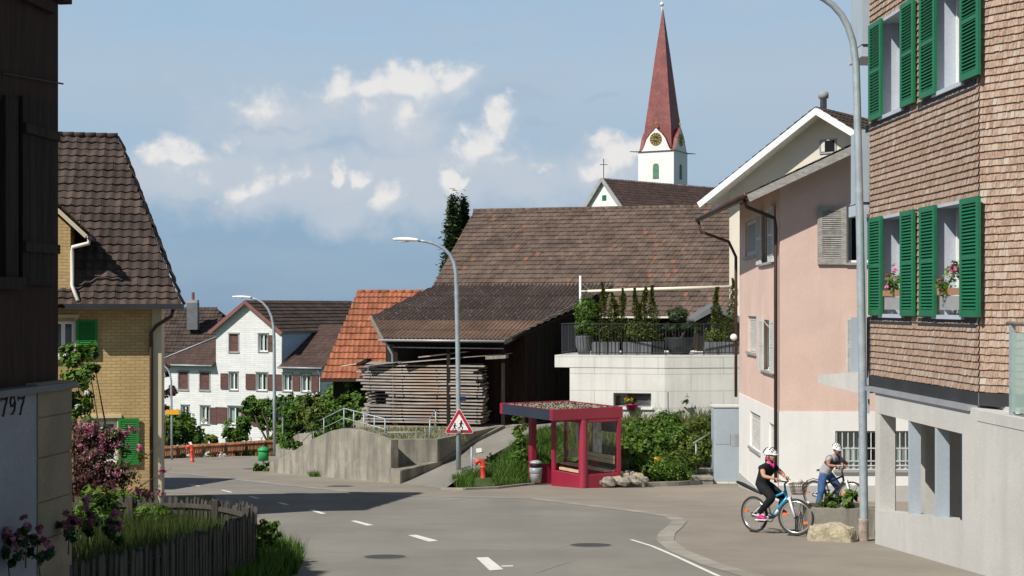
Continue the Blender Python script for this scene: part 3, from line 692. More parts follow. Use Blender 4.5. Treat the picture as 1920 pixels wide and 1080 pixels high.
# ================================================================ pink house
A = V((7.09, 36.7, 0)); Bp = V((7.32, 44.6, 0))
PF = Fac(A.to_2d(), (1, 0)); PL = Fac(Bp.to_2d(), (A - Bp).to_2d()); LL = (A - Bp).length
h = thing('pink_house', 'salmon pink plastered house with white plinth and weathered grey shutters', 'house', (10.5, 41, gz(0, 41)))
ze = 2.95; sl_p = .47; zp = -2.78
def rtop(x): return ze + (x - 6.2) * sl_p
opU = PF.rect(1588, 1637, 388, 492); opL = PF.rect(1600, 1650, 600, 700); opB = PF.rect(1566, 1712, 808, 880)
oW = [PL.rect(1397, 1418, 412, 480), PL.rect(1428, 1450, 395, 492), PL.rect(1402, 1418, 593, 660), PL.rect(1432, 1453, 600, 695)]
oP = [PL.rect(1407, 1427, 775, 842), PL.rect(1443, 1456, 795, 845)]
xr = 15.5
mb = MB(); PF.wall(mb, 0, xr - A.x, zp, ze, [opU, opL], .14, 0)
mb.poly([PF.pt(0, ze), PF.pt(xr - A.x, ze), PF.pt(xr - A.x, rtop(11.5)), PF.pt(11.5 - A.x, rtop(11.5)), PF.pt(0, rtop(A.x) - .02)])
PL.wall(mb, 0, LL, zp, ze + .3, oW, .14, 0); mb.poly([(Bp.x, Bp.y, zp), (xr, Bp.y, zp), (xr, Bp.y, 5), (11.5, Bp.y, rtop(11.5)), (Bp.x, Bp.y, rtop(Bp.x))][::-1])
mb.build('wall', MT['pink_plaster'], h)
PF2 = Fac(PF.pt(0, 0, .02).to_2d() + V((-.02, 0)), (1, 0)); PL2 = Fac(PL.pt(0, 0, .02).to_2d(), PL.u.to_2d())
sh2 = lambda r, d: (r[0] + d, r[1] + d, r[2], r[3])
mb = MB(); PF2.wall(mb, 0, xr - A.x, gz(0, 37) - .3, zp, [sh2(opB, .02)], .2); PL2.wall(mb, 0, LL + .02, gz(0, 44) - .5, zp, oP, .14)
mb.poly([PF2.pt(0, zp), PF2.pt(xr - A.x, zp), PF2.pt(xr - A.x, zp, -.02), PF2.pt(0, zp, -.02)]); mb.poly([PL2.pt(0, zp), PL2.pt(LL, zp), PL2.pt(LL, zp, -.02), PL2.pt(0, zp, -.02)])
mb.build('plinth', MT['white_plaster'], h)
mb = MB(); PF.box(mb, -.04, xr - A.x, gz(0, 37) - .3, gz(0, 36.7) + .42, .021, .04); PL2.box(mb, 0, LL + .02, gz(0, 45) - .4, gz(0, 40) + .1, .001, .02); mb.build('base_band', MT['plinth_grey'], h)
# roof: low pitch, verge in front, flared eave on the left
Y0, Y1 = 35.95, 45.4; xe = 6.12
mb = MB(); Aa, Bb = V((xe, Y1, ze - .04)), V((xe, Y0, ze - .04)); rx = 11.5
tiles(mb, Bb, V((xe, Y1, ze - .04)), V((rx, Y1, rtop(rx))), V((rx, Y0, rtop(rx))), .33, 17, wave=.018)
tiles(mb, V((17, Y1, ze)), V((17, Y0, ze)), V((rx, Y0, rtop(rx))), V((rx, Y1, rtop(rx))), .33, 17, wave=.018)
o = mb.build('roof_tiles', MT['roof_dark'], h)
mb = MB(); slab(mb, [(xe, Y0 + .02, ze - .05), (xe, Y1, ze - .05), (rx, Y1, rtop(rx) - .01), (rx, Y0 + .02, rtop(rx) - .01)], .1); slab(mb, [(17, Y1, ze - .05), (17, Y0 + .02, ze - .05), (rx, Y0 + .02, rtop(rx) - .01), (rx, Y1, rtop(rx) - .01)], .1); mb.build('roof_deck', MT['old_shutter'], h)
mb = MB(); mb.bar((xe, Y0, ze - .14), (rx, Y0, rtop(rx) - .13), .05, .2, up=(0, 0, 1)); mb.build('verge_board', MT['old_shutter'], h)
mb = MB(); mb.tube([(xe - .06, Y0 - .02, ze - .06), (xe - .06, Y1, ze - .1)], .075, 8); mb.build('gutter', MT['brown_pipe'], h, True)
mb = MB(); mb.tube([(xe - .05, Y0 + .5, ze - .1), (xe + .05, Y0 + .55, ze - .32), PL.pt(LL - .12, 2.35, .12), PL.pt(LL - .06, 2.1, .1), PL.pt(LL - .05, gz(0, 36.8) + .5, .1)], .05, 8); mb.build('downpipe', MT['brown_pipe'], h, True); mb = MB()
mb.tube([(xe - .05, Y1 - .1, ze - .1), (xe + .05, Y1 - .1, ze - .5), (xe + .9, Y1 - .5, ze - .85), PL.pt(.02, 1.6, .12), PL.pt(.02, -2.9, .12)], .05, 8); mb.build('downpipe', MT['brown_pipe'], h, True)
window(h, PF, opU, .14, fm=MT['white_wood'], cm=MT['curtain'], sill=MT['stone_grey']); window(h, PF, opL, .14, fm=MT['white_wood'], cm=MT['curtain'])
wS = (PF.at(1585, 0)[0] - PF.at(1533, 0)[0])
shutter(h, PF, PF.rect(1532, 1586, 387, 496), MT['old_shutter'], fr=.13, pitch=.05)
shutter(h, PF, PF.rect(1586, 1601, 597, 702), MT['pale_shutter'], fr=.05); 
for i, r in enumerate(oW):
    if i in (0, 2):
        shutter(h, PL, (r[0] + .02, r[1] - .02, r[2] + .02, r[3] - .02), MT['pale_shutter'], o=-.1, fr=.1, pitch=.05)
        m_ = MB(); PL.box(m_, r[0] - .06, r[1] + .06, r[2] - .08, r[2] - .002, -.02, .07); m_.build('sill', MT['stone_grey'], h)
    else:
        window(h, PL, r, .14, fm=MT['white_wood'], cm=MT['curtain'], sill=MT['stone_grey']); w = (r[1] - r[0]) / 2
        shutter(h, PL, (r[0] - w * .5, r[0] + w * .35, r[2] - .03, r[3] + .03), MT['pale_shutter'], o=.05, fr=.1); shutter(h, PL, (r[1] - w * .45, r[1] + w * .4, r[2] - .03, r[3] + .03), MT['pale_shutter'], o=.05, fr=.1)
        continue
        for a, b in ((r[0] - w * .55, r[0] + w * .2), (r[1] - w * .25, r[1] + w * .3)):
            mbq = MB(); q0 = PL.pt(a, r[2], .03); d = (PL.u * .35 + PL.n * (.22)).normalized() * (b - a + .22)
            mbq.pbox(q0, d, PL.n * -.02 + PL.u * .03, V((0, 0, r[3] - r[2])))
            for kk in range(14): mbq.pbox(q0 + V((0, 0, .08 + kk * (r[3] - r[2] - .15) / 14)) + PL.n * .0 - PL.u * .012, d * .9, PL.u * .012, V((0, 0, .03)))
            mbq.build('shutter', MT['pale_shutter'], h)
for r in oP:
    shutter(h, PL2, (r[0] + .02, r[1] - .02, r[2] + .02, r[3] - .02), MT['pale_shutter'], o=-.1, fr=.1, solid=True)
    m_ = MB(); PL2.box(m_, r[0] - .06, r[1] + .06, r[2] - .08, r[2] - .002, -.02, .06); m_.build('sill', MT['stone_grey'], h)
wb = window(h, PF2, sh2(opB, .02), .2, fm=MT['stone_grey'], cm=MT['curtain'], cur=.9, mull=2, sill=MT['stone_grey'])
mb = MB(); r = sh2(opB, .02); n = 13
for i in range(n + 1): x = r[0] + .04 + (r[1] - r[0] - .08) * i / n; PF2.box(mb, x - .012, x + .012, r[2] + .02, r[3] - .02, -.06, -.035)
for z in (r[2] + .1, (r[2] + r[3]) / 2 + .05, r[2] + .22): PF2.box(mb, r[0], r[1], z - .014, z + .014, -.034, -.02)
mb.build('window_grille', MT['pale_shutter'], h)
m_ = MB(); m_.ball(PL.pt(.08, -.98, .2), .11, 10); m_.build('globe_lamp', MT['sign_white'], h, True)
# ================================================================ beige house behind
ap = P(1530, 200, 53); ed = V((.77, -.64, 0)).normalized(); bk = V((.64, .77, 0)).normalized(); slb = .643
h = thing('beige_house', 'tall beige gabled house with white bargeboards behind the pink house', 'house', (13, 55, gz(0, 55)))
def bg(k, b=0., dz=0.): p = ap + ed * k + bk * b; p.z = ap.z - abs(k) * slb + dz; return p
ov = .9
BF = Fac((ap + bk * ov).to_2d(), ed.to_2d()); kw = 4.35
wr = BF.rect(1540, 1566, 264, 285)
mb = MB(); zt = wr[3] + .05
BF.wall(mb, -kw, kw, -6.5, ap.z - kw * slb - .1, []); zl = ap.z - kw * slb - .1
cut = (ap.z - .12 - wr[2]) / slb
mb.poly([BF.pt(-kw, zl), BF.pt(kw, zl), BF.pt(0, ap.z - .12)])
mb.poly([BF.pt(-kw, zl), BF.pt(-kw, -6.5), BF.pt(-kw, -6.5, -11), BF.pt(-kw, zl, -11)]); mb.poly([BF.pt(kw, -6.5), BF.pt(kw, zl), BF.pt(kw, zl, -11), BF.pt(kw, -6.5, -11)])
mb.build('wall', MT['beige_plaster'], h)
mb = MB(); tiles(mb, bg(-5.2), bg(-5.2, 12), bg(0, 12), bg(0), .33, 17, wave=.02); tiles(mb, bg(5.2, 12), bg(5.2), bg(0), bg(0, 12), .33, 17, wave=.02); mb.build('roof_tiles', MT['roof_dark'], h)
mb = MB(); slab(mb, [bg(-5.2, .02), bg(-5.2, 12), bg(0, 12), bg(0, .02)], .1); slab(mb, [bg(5.2, 12), bg(5.2, .02), bg(0, .02), bg(0, 12)], .1); mb.build('soffit', MT['white_wood'], h)
mb = MB(); mb.bar(bg(-5.25, 0, -.14), bg(.02, 0, -.14), .05, .24, up=(0, 0, 1)); mb.bar(bg(-.02, 0, -.145), bg(5.25, 0, -.145), .05, .24, up=(0, 0, 1)); mb.build('bargeboard', MT['white_wood'], h)
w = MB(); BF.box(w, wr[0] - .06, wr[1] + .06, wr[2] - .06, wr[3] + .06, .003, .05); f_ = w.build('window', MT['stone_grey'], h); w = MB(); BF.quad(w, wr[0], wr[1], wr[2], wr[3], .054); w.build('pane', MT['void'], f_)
w = MB(); BF.box(w, wr[0] + .02, (wr[0] + wr[1]) / 2 - .12, wr[2] + .02, wr[3] - .02, .055, .06); w.build('sash', MT['pale_shutter'], f_)
cp = P(1544, 186, 53.8); mb = MB(); mb.lathe([(.13, -.5), (.13, .02), (.2, .04), (.2, .24), (.12, .3)], cp, 14); mb.build('vent_cowl', MT['stone_grey'], h, True)
# ================================================================ concrete terrace
DT = 51.0
T0 = P(1040, 665, DT + .5); T1 = P(1246, 667, DT - .25); T2 = P(1400, 667, DT + .1); zt = T1.z
bkd = V((.3, .95, 0))
h = thing('concrete_terrace', 'pale concrete terrace building with a planted roof deck', 'terrace', (4.5, 52.5, -6.2))
def at_z(p, z): return V((p.x, p.y, z))
tq = [(T0.lerp(T1, i / 400), i) for i in range(401)]; W0 = min((q for q, i in tq), key=lambda q: abs(q.x / q.y * F + CX - 1068))
fl = Fac(W0.to_2d(), (T1 - W0).to_2d()); LW = (T1.to_2d() - W0.to_2d()).length
fr_ = Fac((T1 + bkd * .0).to_2d(), (T2 - T1).to_2d()); LR = (T2 - T1).to_2d().length
fl = Fac((W0 + bkd * .02).to_2d(), (T1 - W0).to_2d()); fr_ = Fac((T1 + bkd * .02).to_2d(), (T2 - T1).to_2d())
wo = fl.rect(1150, 1221, 737, 764)
mb = MB(); fl.wall(mb, 0, LW, -6.9, zt - .43, [wo], .3); fr_.wall(mb, 0, LR, -6.9, zt - .43)
q = fl.pt(0, 0); q2 = q + bkd * 5; mb.poly([at_z(q2, -6.9), at_z(q, -6.9), at_z(q, zt - .43), at_z(q2, zt - .43)]); mb.build('wall', MT['concrete_white'], h)
mb = MB(); mb.prism([at_z(T0, zt - .45), at_z(T1, zt - .45), at_z(T2, zt - .45), at_z(T2 + bkd * 7, zt - .45), at_z(T0 + bkd * 5, zt - .45)], (0, 0, .45)); mb.build('slab', MT['concrete_white'], h)
w_ = window(h, fl, wo, .3, fw=.05, fm=MT['stone_grey'], mull=0, sill=MT['white_plaster'])
m_ = MB(); 
for i in range(12):
    a = wo[0] + (wo[1] - wo[0]) * (.5 + .5 * i / 12); 
    m_.tube([fl.pt(a, wo[2] + .05, -.24), fl.pt(min(a + .35, wo[1]), wo[3] - .1, -.24)], .005, 3); m_.tube([fl.pt(a, wo[3] - .1, -.24), fl.pt(min(a + .35, wo[1]), wo[2] + .05, -.24)], .005, 3)
m_.build('mesh_grille', MT['zinc'], w_)
f = thing('flower_bowl', 'magenta bowl of flowers on the sill of the low terrace window', 'flower pot', fl.pt((wo[0] + wo[1]) / 2 + .02, wo[2] - .07, .12))
mb = MB(); c = fl.pt((wo[0] + wo[1]) / 2, wo[2], .1); mb.lathe([(.17, -.1), (.24, .12), (.26, .13), (.22, .1)], c, 16); mb.build('bowl', MT['magenta'], f, True)
bush(f, [(c + V((-.05, 0, .22)), (.25, .15, .13))], 120, .04, MT['leaf_light']); bush(f, [(c + V((-.1, 0, .32)), (.2, .12, .09))], 50, .04, MT['bloom_yellow'], 'blossoms')
# railing
r = thing('terrace_railing', 'dark vertical bar railing along the concrete terrace edge', 'railing', at_z(T0, zt))
line = [at_z(T0 + bkd * 3, 0), at_z(T0 + bkd * .25 + V((.2, 0, 0)), 0), at_z(T1 + bkd * .25, 0), at_z(T2 + bkd * .25, 0)]
mb = MB(); mt_ = MB(); mp = MB()
for a, b in zip(line, line[1:]):
    n = int((b - a).length / .115)
    mt_.bar(a + V((0, 0, zt + 1.16)), b + V((0, 0, zt + 1.16)), .05, .03); mt_.bar(a + V((0, 0, zt + .1)), b + V((0, 0, zt + .1)), .04, .03)
    for i in range(n):
        p = a.lerp(b, i / n); mb.bar(p + V((0, 0, zt + .1)), p + V((0, 0, zt + 1.15)), .013, .013)
    for i in range(0, n + 1, 12):
        p = a.lerp(b, i / n); mp = MB(); mp.bar(p + V((0, 0, zt - .0)), p + V((0, 0, zt + 1.17)), .05, .03); mp.build('post', MT['anthracite'], r)
mb.build('bars', MT['anthracite'], r); mt_.build('rail', MT['anthracite'], r)
# planters
dp = DT + .8
def planter_box(px0, px1, py0, lab, m='slat_grey'):
    a = P(px0, 663, dp); b = P(px1, 663, dp); t = thing('planter_box', lab, 'planter', V(((a.x + b.x) / 2, dp + .3, zt)), 'planters on the terrace')
    top = P(0, py0, dp).z; mb = MB(); n = max(4, int((b.x - a.x) / .14))
    for i in range(n):
        x0 = a.x + (b.x - a.x) * i / n; mb.abox(x0 + .012, x0 + (b.x - a.x) / n - .012, dp, dp + .03, zt, top, random.random())
    mb.build('slats', MT[m], t); mb = MB(); mb.abox(a.x, b.x, dp + .031, dp + .6, zt, top - .02, .3); mb.build('trough', MT[m], t); return t, top
planter_box(1110, 1162, 641, 'grey slatted planter box of the pair nearest the rounded bush'); planter_box(1168, 1222, 641, 'grey slatted planter box of the pair beside the plain dark cube')
planter_box(1322, 1398, 641, 'grey slatted planter box at the end of the terrace beside the pink house'); planter_box(1224, 1246, 640, 'plain dark cube planter between the slatted boxes and the round pot', 'anthracite')
def pot(px, w, py0, lab, rnd=True):
    c = P(px, 664, dp + .35); c.z = zt; R = w / 2 / F * dp; H = P(0, py0, dp).z - zt
    t = thing('planter_pot', lab, 'planter', c, 'planters on the terrace'); mb = MB(); mb.lathe([(R * .62, 0), (R * .9, H * .45), (R, H * .95), (R * 1.02, H), (R * .9, H), (R * .85, H * .85)], c, 24); mb.build('pot', MT['anthracite' if rnd else 'slat_grey'], t, True); mb = MB(); mb.lathe([(R * .86, H * .84), (R * .86, H * .88)], c, 20); mb.build('soil', MT['soil'], t); return c, H
pot(1274, 56, 633, 'large round anthracite pot holding the cloud pruned pine'); pot(1095, 34, 630, 'narrow grey planter pot under the rounded conifer bush', False)
def thuja(px, ptop, w, lab, pb=640, d=None, n=900):
    d = d or dp + .3; n = 2000; w *= 1.25; b = P(px, pb, d); tp = P(px, ptop, d); t = thing('thuja_column', lab, 'conifer', b, 'slim conifers on the terrace')
    H = tp.z - b.z; R = w / 2 / F * d
    z = RNG.uniform(0, 1, n) ** .9; prof = np.interp(z, [0, .15, .5, .8, 1], [.85, 1.0, .8, .45, .08]); k = RNG.integers(0, 40, n)
    wob = .16 * np.sin(z * 14 + px) + .12 * np.sin(z * 33 + px * 2); a = RNG.uniform(0, 2 * np.pi, n); rr = R * (prof + wob * .6) * RNG.uniform(.35, 1.05, n)
    pts = np.stack([b.x + rr * np.cos(a) + R * .25 * np.sin(z * 6 + px), d + rr * np.sin(a), b.z + z * H], 1); tn = .45 + .25 * np.sin(a * 3 + z * 12) + RNG.normal(0, .18, n)
    leaf_obj('foliage', pts, .05, MT['thuja'], t, tn, .45, 1.2)
    mb = MB(); mb.tube([b, (b.x, d, b.z + H * .6)], [.03, .012], 6); mb.build('stem', MT['bark'], t)
for px, pt_, w, lb in ((1128, 530, 22, 'tallest slim green conifer column beside the rounded bush'), (1147, 548, 22, 'second slim conifer column from the rounded bush, yellowish'), (1165, 541, 20, 'slim conifer column third from the rounded bush'),
                       (1193, 540, 20, 'slim conifer column fourth from the rounded bush'), (1208, 538, 22, 'slim conifer column fifth from the rounded bush'), (1225, 535, 20, 'slim conifer column closest to the cloud pruned pine'),
                       (1345, 538, 20, 'slim conifer column in front of the dark porch roof'), (1373, 522, 20, 'slim dark conifer column hugging the pink house corner')):
    thuja(px, pt_, w, lb, n=700)
t = thing('conifer_bush', 'rounded clipped bright green conifer bush at the terrace corner', 'bush', P(1098, 632, dp + .35))
bush(t, [(P(1100, 612, dp + .35), (.40, .36, .40)), (P(1100, 582, dp + .35), (.42, .38, .48)), (P(1102, 630, dp + .35), (.3, .3, .3))], 9000, .036, MT['leaf_mid'], shell=.75, csig=.10, nclump=420)
stems(t, P(1098, 640, dp + .35), [P(1098, 570, dp + .35)], .04, MT['bark'])
t = thing('low_shrubbery', 'low leafy green underplanting filling the terrace planters', 'shrub', P(1170, 640, dp + .3))
bush(t, [(P(1136, 622, dp + .3), (.55, .2, .42)), (P(1195, 620, dp + .3), (.6, .2, .40)), (P(1235, 630, dp + .3), (.3, .2, .3)), (P(1350, 622, dp + .3), (.5, .2, .4)), (P(1335, 634, dp + .3), (.4, .2, .2))], 5200, .045, MT['leaf_olive'], shell=.3, csig=.2)
t = thing('cloud_pine', 'cloud pruned pine with flat tiers in the large round pot', 'pine', P(1274, 640, dp + .35))
bush(t, [(P(1272, 590, dp + .35), (.42, .36, .24)), (P(1256, 614, dp + .35), (.34, .34, .13)), (P(1290, 610, dp + .35), (.36, .34, .15)), (P(1303, 619, dp + .35), (.26, .25, .12))], 7500, .05, MT['conifer'], shell=.6, csig=.12, aspect=.2, nclump=260)
stems(t, P(1272, 645, dp + .35), [P(1272, 588, dp + .35), P(1250, 614, dp + .35), P(1296, 611, dp + .35)], .06, MT['bark'])
t = thing('awning', 'folded cream awning tube on a white pole above the terrace plants', 'awning', P(1088, 664, dp + 1.2))
mb = MB(); mb.tube([P(1088, 664, dp + 1.2), P(1088, 517, dp + 1.2)], .045, 10); mb.build('pole', MT['white_plastic'], t, True)
mb = MB(); mb.tube([P(1102, 546, dp + 1.2), P(1240, 542, dp + 1.0), P(1376, 538, dp + .8)], [.05, .075, .07], 10); mb.tube([P(1088, 546, dp + 1.2), P(1103, 546, dp + 1.2)], .03, 8); mb.build('awning_roll', MT['awning'], t, True)
mb = MB(); mb.tube([P(1089, 530, dp + 1.2), P(1106, 545, dp + 1.2)], .012, 6); mb.build('brace', MT['zinc'], t)
t = thing('porch', 'small dark gabled porch roof beside the beige wall on the terrace', 'porch', P(1320, 660, 55)); d0 = 55.5
mb = MB(); mb.prism([P(1297, 598, d0), P(1342, 570, d0), P(1400, 600, d0), P(1400, 612, d0), P(1342, 582, d0), P(1297, 606, d0)], (0, 2.2, 0)); mb.build('roof', MT['slat_grey'], t)
mb = MB(); mb.prism([P(1308, 604, d0 + .4), P(1342, 584, d0 + .4), P(1390, 606, d0 + .4), P(1390, 668, d0 + .4), P(1308, 668, d0 + .4)], (0, 1.4, 0)); mb.build('wall', MT['black_wood'], t)
# ================================================================ timber barn
OB = V((-3.5, 65, 0)); eB = V((.97, -.243, 0)).normalized(); nB = V((.243, .97, 0)).normalized()
def BP(s, t, z): p = OB + eB * s + nB * t; p.z = z; return p
zl_ = lambda t: 1.07 + .247 * t
zm = lambda t: 1.10 + .554 * t
h = thing('timber_barn', 'large timber barn with mottled brown tiled roof and corrugated lean-to', 'barn', BP(4, -4, -4.8))
mb = MB(); tiles(mb, BP(-.15, -2.75, zm(-2.75)), BP(15, -2.75, zm(-2.75)), BP(15, 7, zm(7)), BP(-.15, 7, zm(7)), .20, 25, lip=.05, wave=.008, seg=2, jit=.012, bond=.5)
tiles(mb, BP(15, 16.5, zm(-2.5)), BP(-.15, 16.5, zm(-2.5)), BP(-.15, 7, zm(7)), BP(15, 7, zm(7)), .47, 14, lip=.045, wave=.008, seg=2)
mb.build('main_roof_tiles', MT['roof_barn'], h)
mb = MB()
for k in range(44): mb.tube([BP(-.2 + k * .345, 7, zm(7) - .02), BP(-.2 + k * .345 + .36, 7, zm(7) - .02 + random.uniform(0, .02))], [.12, .1], 8, random.random())
mb.build('ridge_tiles', MT['roof_barn'], h, True)
mb = MB(); slab(mb, [BP(-.12, -2.7, zm(-2.7) - .02), BP(15, -2.7, zm(-2.7) - .02), BP(15, 7, zm(7) - .02), BP(-.12, 7, zm(7) - .02)], .1); slab(mb, [BP(15, 16.5, zm(-2.5) - .02), BP(-.12, 16.5, zm(-2.5) - .02), BP(-.12, 7, zm(7) - .02), BP(15, 7, zm(7) - .02)], .1); mb.build('roof_deck', MT['black_wood'], h)
poly = [(.68, -9.5), (5.69, -9.6), (7.5, -4.8), (8.45, -.05), (0, -.05), (-1.1, -5.95)]
def trange(s):
    ts = []
    for (a, b) in zip(poly, poly[1:] + poly[:1]):
        if (a[0] - s) * (b[0] - s) <= 0 and abs(a[0] - b[0]) > 1e-9: ts.append(a[1] + (b[1] - a[1]) * (s - a[0]) / (b[0] - a[0]))
    return (min(ts), max(ts)) if ts else None
mu = MB(); ml = MB(); cw = .177; s = -1.09; prev = None; st = cw / 6
cols = []
while s < 8.44:
    tr = trange(s)
    if tr: cols.append((s, tr[0], tr[1], .032 * math.cos(2 * math.pi * s / cw)))
    s += st
split = -6.6
for (s0, a0, b0, h0), (s1, a1, b1, h1) in zip(cols, cols[1:]):
    nsg = [(-9.7, -8.2), (-8.2, split), (split, -4.6), (-4.6, -2.4), (-2.4, 0)]
    for k, (ta, tb) in enumerate(nsg):
        x0, y0, x1, y1 = max(a0, ta), min(b0, tb), max(a1, ta), min(b1, tb)
        if y0 <= x0 and y1 <= x1: continue
        y0 = max(y0, x0); y1 = max(y1, x1); off = .012
        tn = ((int(s0 / .9) * 7 + k * 13) % 10) / 10
        (ml if k < 2 else mu).poly([BP(s0, x0, zl_(x0) + h0 + off * 1.6), BP(s1, x1, zl_(x1) + h1 + off * 1.6), BP(s1, y1, zl_(y1) + h1), BP(s0, y0, zl_(y0) + h0)], tn)
ml.build('lean_to_lower_sheets', MT['fibre_brown'], h); mu.build('lean_to_upper_sheets', mat('fibre_lichen', (.072, .052, .045), rough=.95, var=.2, scale=.8, tint=.14, fine=.2, bscale=30, blotch=((.40, .38, .36), 6.5, .60, .66, .6), streak=.3, streakcol=(.035, .027, .025)), h)
mb = MB(); mb.prism([BP(s, t, zl_(t) - .16) for s, t in poly], (0, 0, .09)); mb.build('lean_to_deck', MT['black_wood'], h)
mb = MB(); mb.bar(BP(.66, -9.52, zl_(-9.5) - .08), BP(-1.14, -5.95, zl_(-5.95) - .08), .04, .2, up=(0, 0, 1)); mb.build('verge_board', MT['grey_wood'], h); mb = MB(); mb.bar(BP(5.71, -9.62, zl_(-9.6) - .08), BP(8.5, 0, zl_(0) - .08), .04, .2, up=(0, 0, 1)); mb.build('verge_board', MT['grey_wood'], h)
mb = MB(); mb.tube([BP(.5, -9.62, zl_(-9.55) - .05), BP(5.75, -9.72, zl_(-9.6) - .05)], .05, 8); mb.tube([BP(1.0, -9.3, zl_(-9.3) - .4), BP(5.6, -9.35, zl_(-9.3) - .42)], .03, 6); mb.tube([BP(.75, -9.55, zl_(-9.5) - .1), BP(.95, -9.2, zl_(-9.3) - .7), BP(1.0, -9.2, -4.7)], .045, 8); mb.build('gutter', MT['zinc'], h, True)
# walls: boarded front under the lean-to, dark boarded right side
mb = MB()
def board_wall(a, b, z0, ztop, w=.16, skip=None):
    n = max(1, int((b - a).length / w)); d = (b - a) / n; nn = V((d.y, -d.x, 0)).normalized()
    for i in range(n):
        p = a + d * i; mb.pbox(V((p.x, p.y, z0)), d * .97, nn * -.04 + nn * random.uniform(0, .012), V((0, 0, ztop(i / n) - z0)), random.random())
board_wall(BP(.6, -7.4, 0), BP(6.0, -7.4, 0), -5.2, lambda f: zl_(-7.4) - .2)
board_wall(BP(6.0, -7.4, 0), BP(6.1, -6.6, 0), -5.2, lambda f: zl_(-7.4) - .15)
mb.build('front_boarding', MT['red_wood'], h)
mb = MB()
q0, q1 = BP(6.1, -6.6, 0), BP(8.2, -.4, 0)
board_wall(q0, q1, -5.4, lambda f: zl_(-6.6 + 6.2 * f) - .2); mb.build('side_boarding', MT['black_wood'], h); mb = MB(); board_wall(BP(8.2, -.5, 0), BP(15, -.6, 0), -5.4, lambda f: zm(-.6) - .2)
mb.build('front_gable_boarding', MT['black_wood'], h); mb = MB(); q2 = BP(-.6, -5.5, 0); board_wall(BP(.2, 0, 0), BP(.0, 7, 0), -5.4, lambda f: zm(7 * f) - .2); board_wall(BP(.6, -7.4, 0), q2, -5.4, lambda f: zl_(-6.6) - .2); board_wall(q2, BP(.2, 0, 0), -5.4, lambda f: zl_(-5 + 4.6 * f) - .2)
mb.build('side_boarding', MT['black_wood'], h)
mb = MB()
for s_, t_ in ((5.55, -9.2), (3.3, -9.2), (1.1, -9.2)): mb.bar(BP(s_, t_, -5.0), BP(s_, t_, zl_(t_) - .14), .14, .14)
mb.bar(BP(.7, -9.2, zl_(-9.2) - .24), BP(5.8, -9.2, zl_(-9.2) - .24), .12, .16, up=(0, 0, 1)); mb.bar(BP(5.55, -9.2, zl_(-9.2) - .3), BP(6.1, -6.6, zl_(-6.6) - .3), .1, .14, up=(0, 0, 1)); mb.build('post', MT['black_wood'], h)
mb = MB(); mb.bar(BP(8.3, -2.85, zm(-2.75) - .03), BP(14.9, -2.85, zm(-2.75) - .03), .1, .08, up=(0, 0, 1)); mb.build('main_gutter', MT['cream_pipe'], h)
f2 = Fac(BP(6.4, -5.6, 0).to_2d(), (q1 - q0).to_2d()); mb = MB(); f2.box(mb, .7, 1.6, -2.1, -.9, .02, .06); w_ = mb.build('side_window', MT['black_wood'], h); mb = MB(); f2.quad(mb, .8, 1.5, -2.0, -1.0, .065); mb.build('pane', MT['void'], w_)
# ---- stack of boards
base = V(P(680, 805, 56.0)); base.z = PZ
rgt = P(905, 805, 54.9); eL = V((rgt.x - base.x, rgt.y - base.y, 0)); LB = eL.length; eL.normalize(); nL = V((-eL.y, eL.x, 0))
bmesh_ = []
for k in range(12):
    L = LB * random.uniform(.98, 1.02); mb = MB(); n = 8; th = random.uniform(.048, .07); w = random.uniform(.24, .34); wv = random.uniform(-.016, .016); ph = random.uniform(0, 6)
    vs = []
    for i in range(n + 1):
        x = L * i / n; z = wv * math.sin(ph + i * .9); yw = .012 * math.sin(ph * 2 + i * 1.3)
        vs += [(x, yw, z), (x, w + yw, z), (x, w + yw, z + th), (x, yw + .004, z + th)]
    fs = [(0, 3, 2, 1), (4 * n, 4 * n + 1, 4 * n + 2, 4 * n + 3)]
    for i in range(n):
        for j in range(4): fs.append((4 * i + j, 4 * i + (j + 1) % 4, 4 * i + 4 + (j + 1) % 4, 4 * i + 4 + j))
    o = None; bmesh_.append((mb, vs, fs, th))
BL = 'weathered sawn board in the big timber stack by the barn'
variants = []
for (mb, vs, fs, th) in bmesh_:
    for tv in (random.uniform(.3, .7), random.uniform(.1, .97)):
        m = MB(); m.add(vs, fs, tv); variants.append((m, th))
protos = []
for m, th in variants:
    o = m.build('sawn_board', MT['board']); tag(o, BL, 'board', 'boards in the timber stack'); C.objects.unlink(o); protos.append((o, th))
rotL = math.atan2(eL.y, eL.x); z = PZ + .12; layer = 0
def put_board(o, p, rz, sx=1., ry=0.):
    c = o.copy(); C.objects.link(c); c.location = p; c.rotation_euler = (0, ry, rz); c.scale = (sx, 1, 1); return c
tops = []
while z < -2.34:
    rows = 8
    o, th = random.choice(protos); gap = random.choice((.055, .065, .08))
    for r_ in range(rows):
        o2, t2 = random.choice([q for q in protos if abs(q[1] - th) < .013])
        short = .80 if (6 <= layer <= 9 and r_ < 3) else 1.0
        st_ = eL * ((1 - short) * LB + random.uniform(-.12, .09) * (1.6 if layer > 11 else 1))
        if layer > 11: st_ = st_ - eL * .12
        put_board(o2, base + st_ - eL * (.05 * r_ if r_ else 0) + nL * (r_ * .36 + (random.uniform(0, .05) if r_ == 0 else 0)) + V((0, 0, z - base.z)), rotL, short, random.uniform(-.004, .004))
    z += th + gap; layer += 1
stk_top = z
mb = MB()
for u in (.05, .33, .62, .95):
    zz = PZ
    for k in range(layer): 
        x = base + eL * (LB * u + random.uniform(-.05, .05)); mb.pbox(V((x.x, x.y, PZ + .10 + k * (stk_top - PZ - .12) / layer)) - nL * .02, eL * .045, nL * 2.4, V((0, 0, .03)))
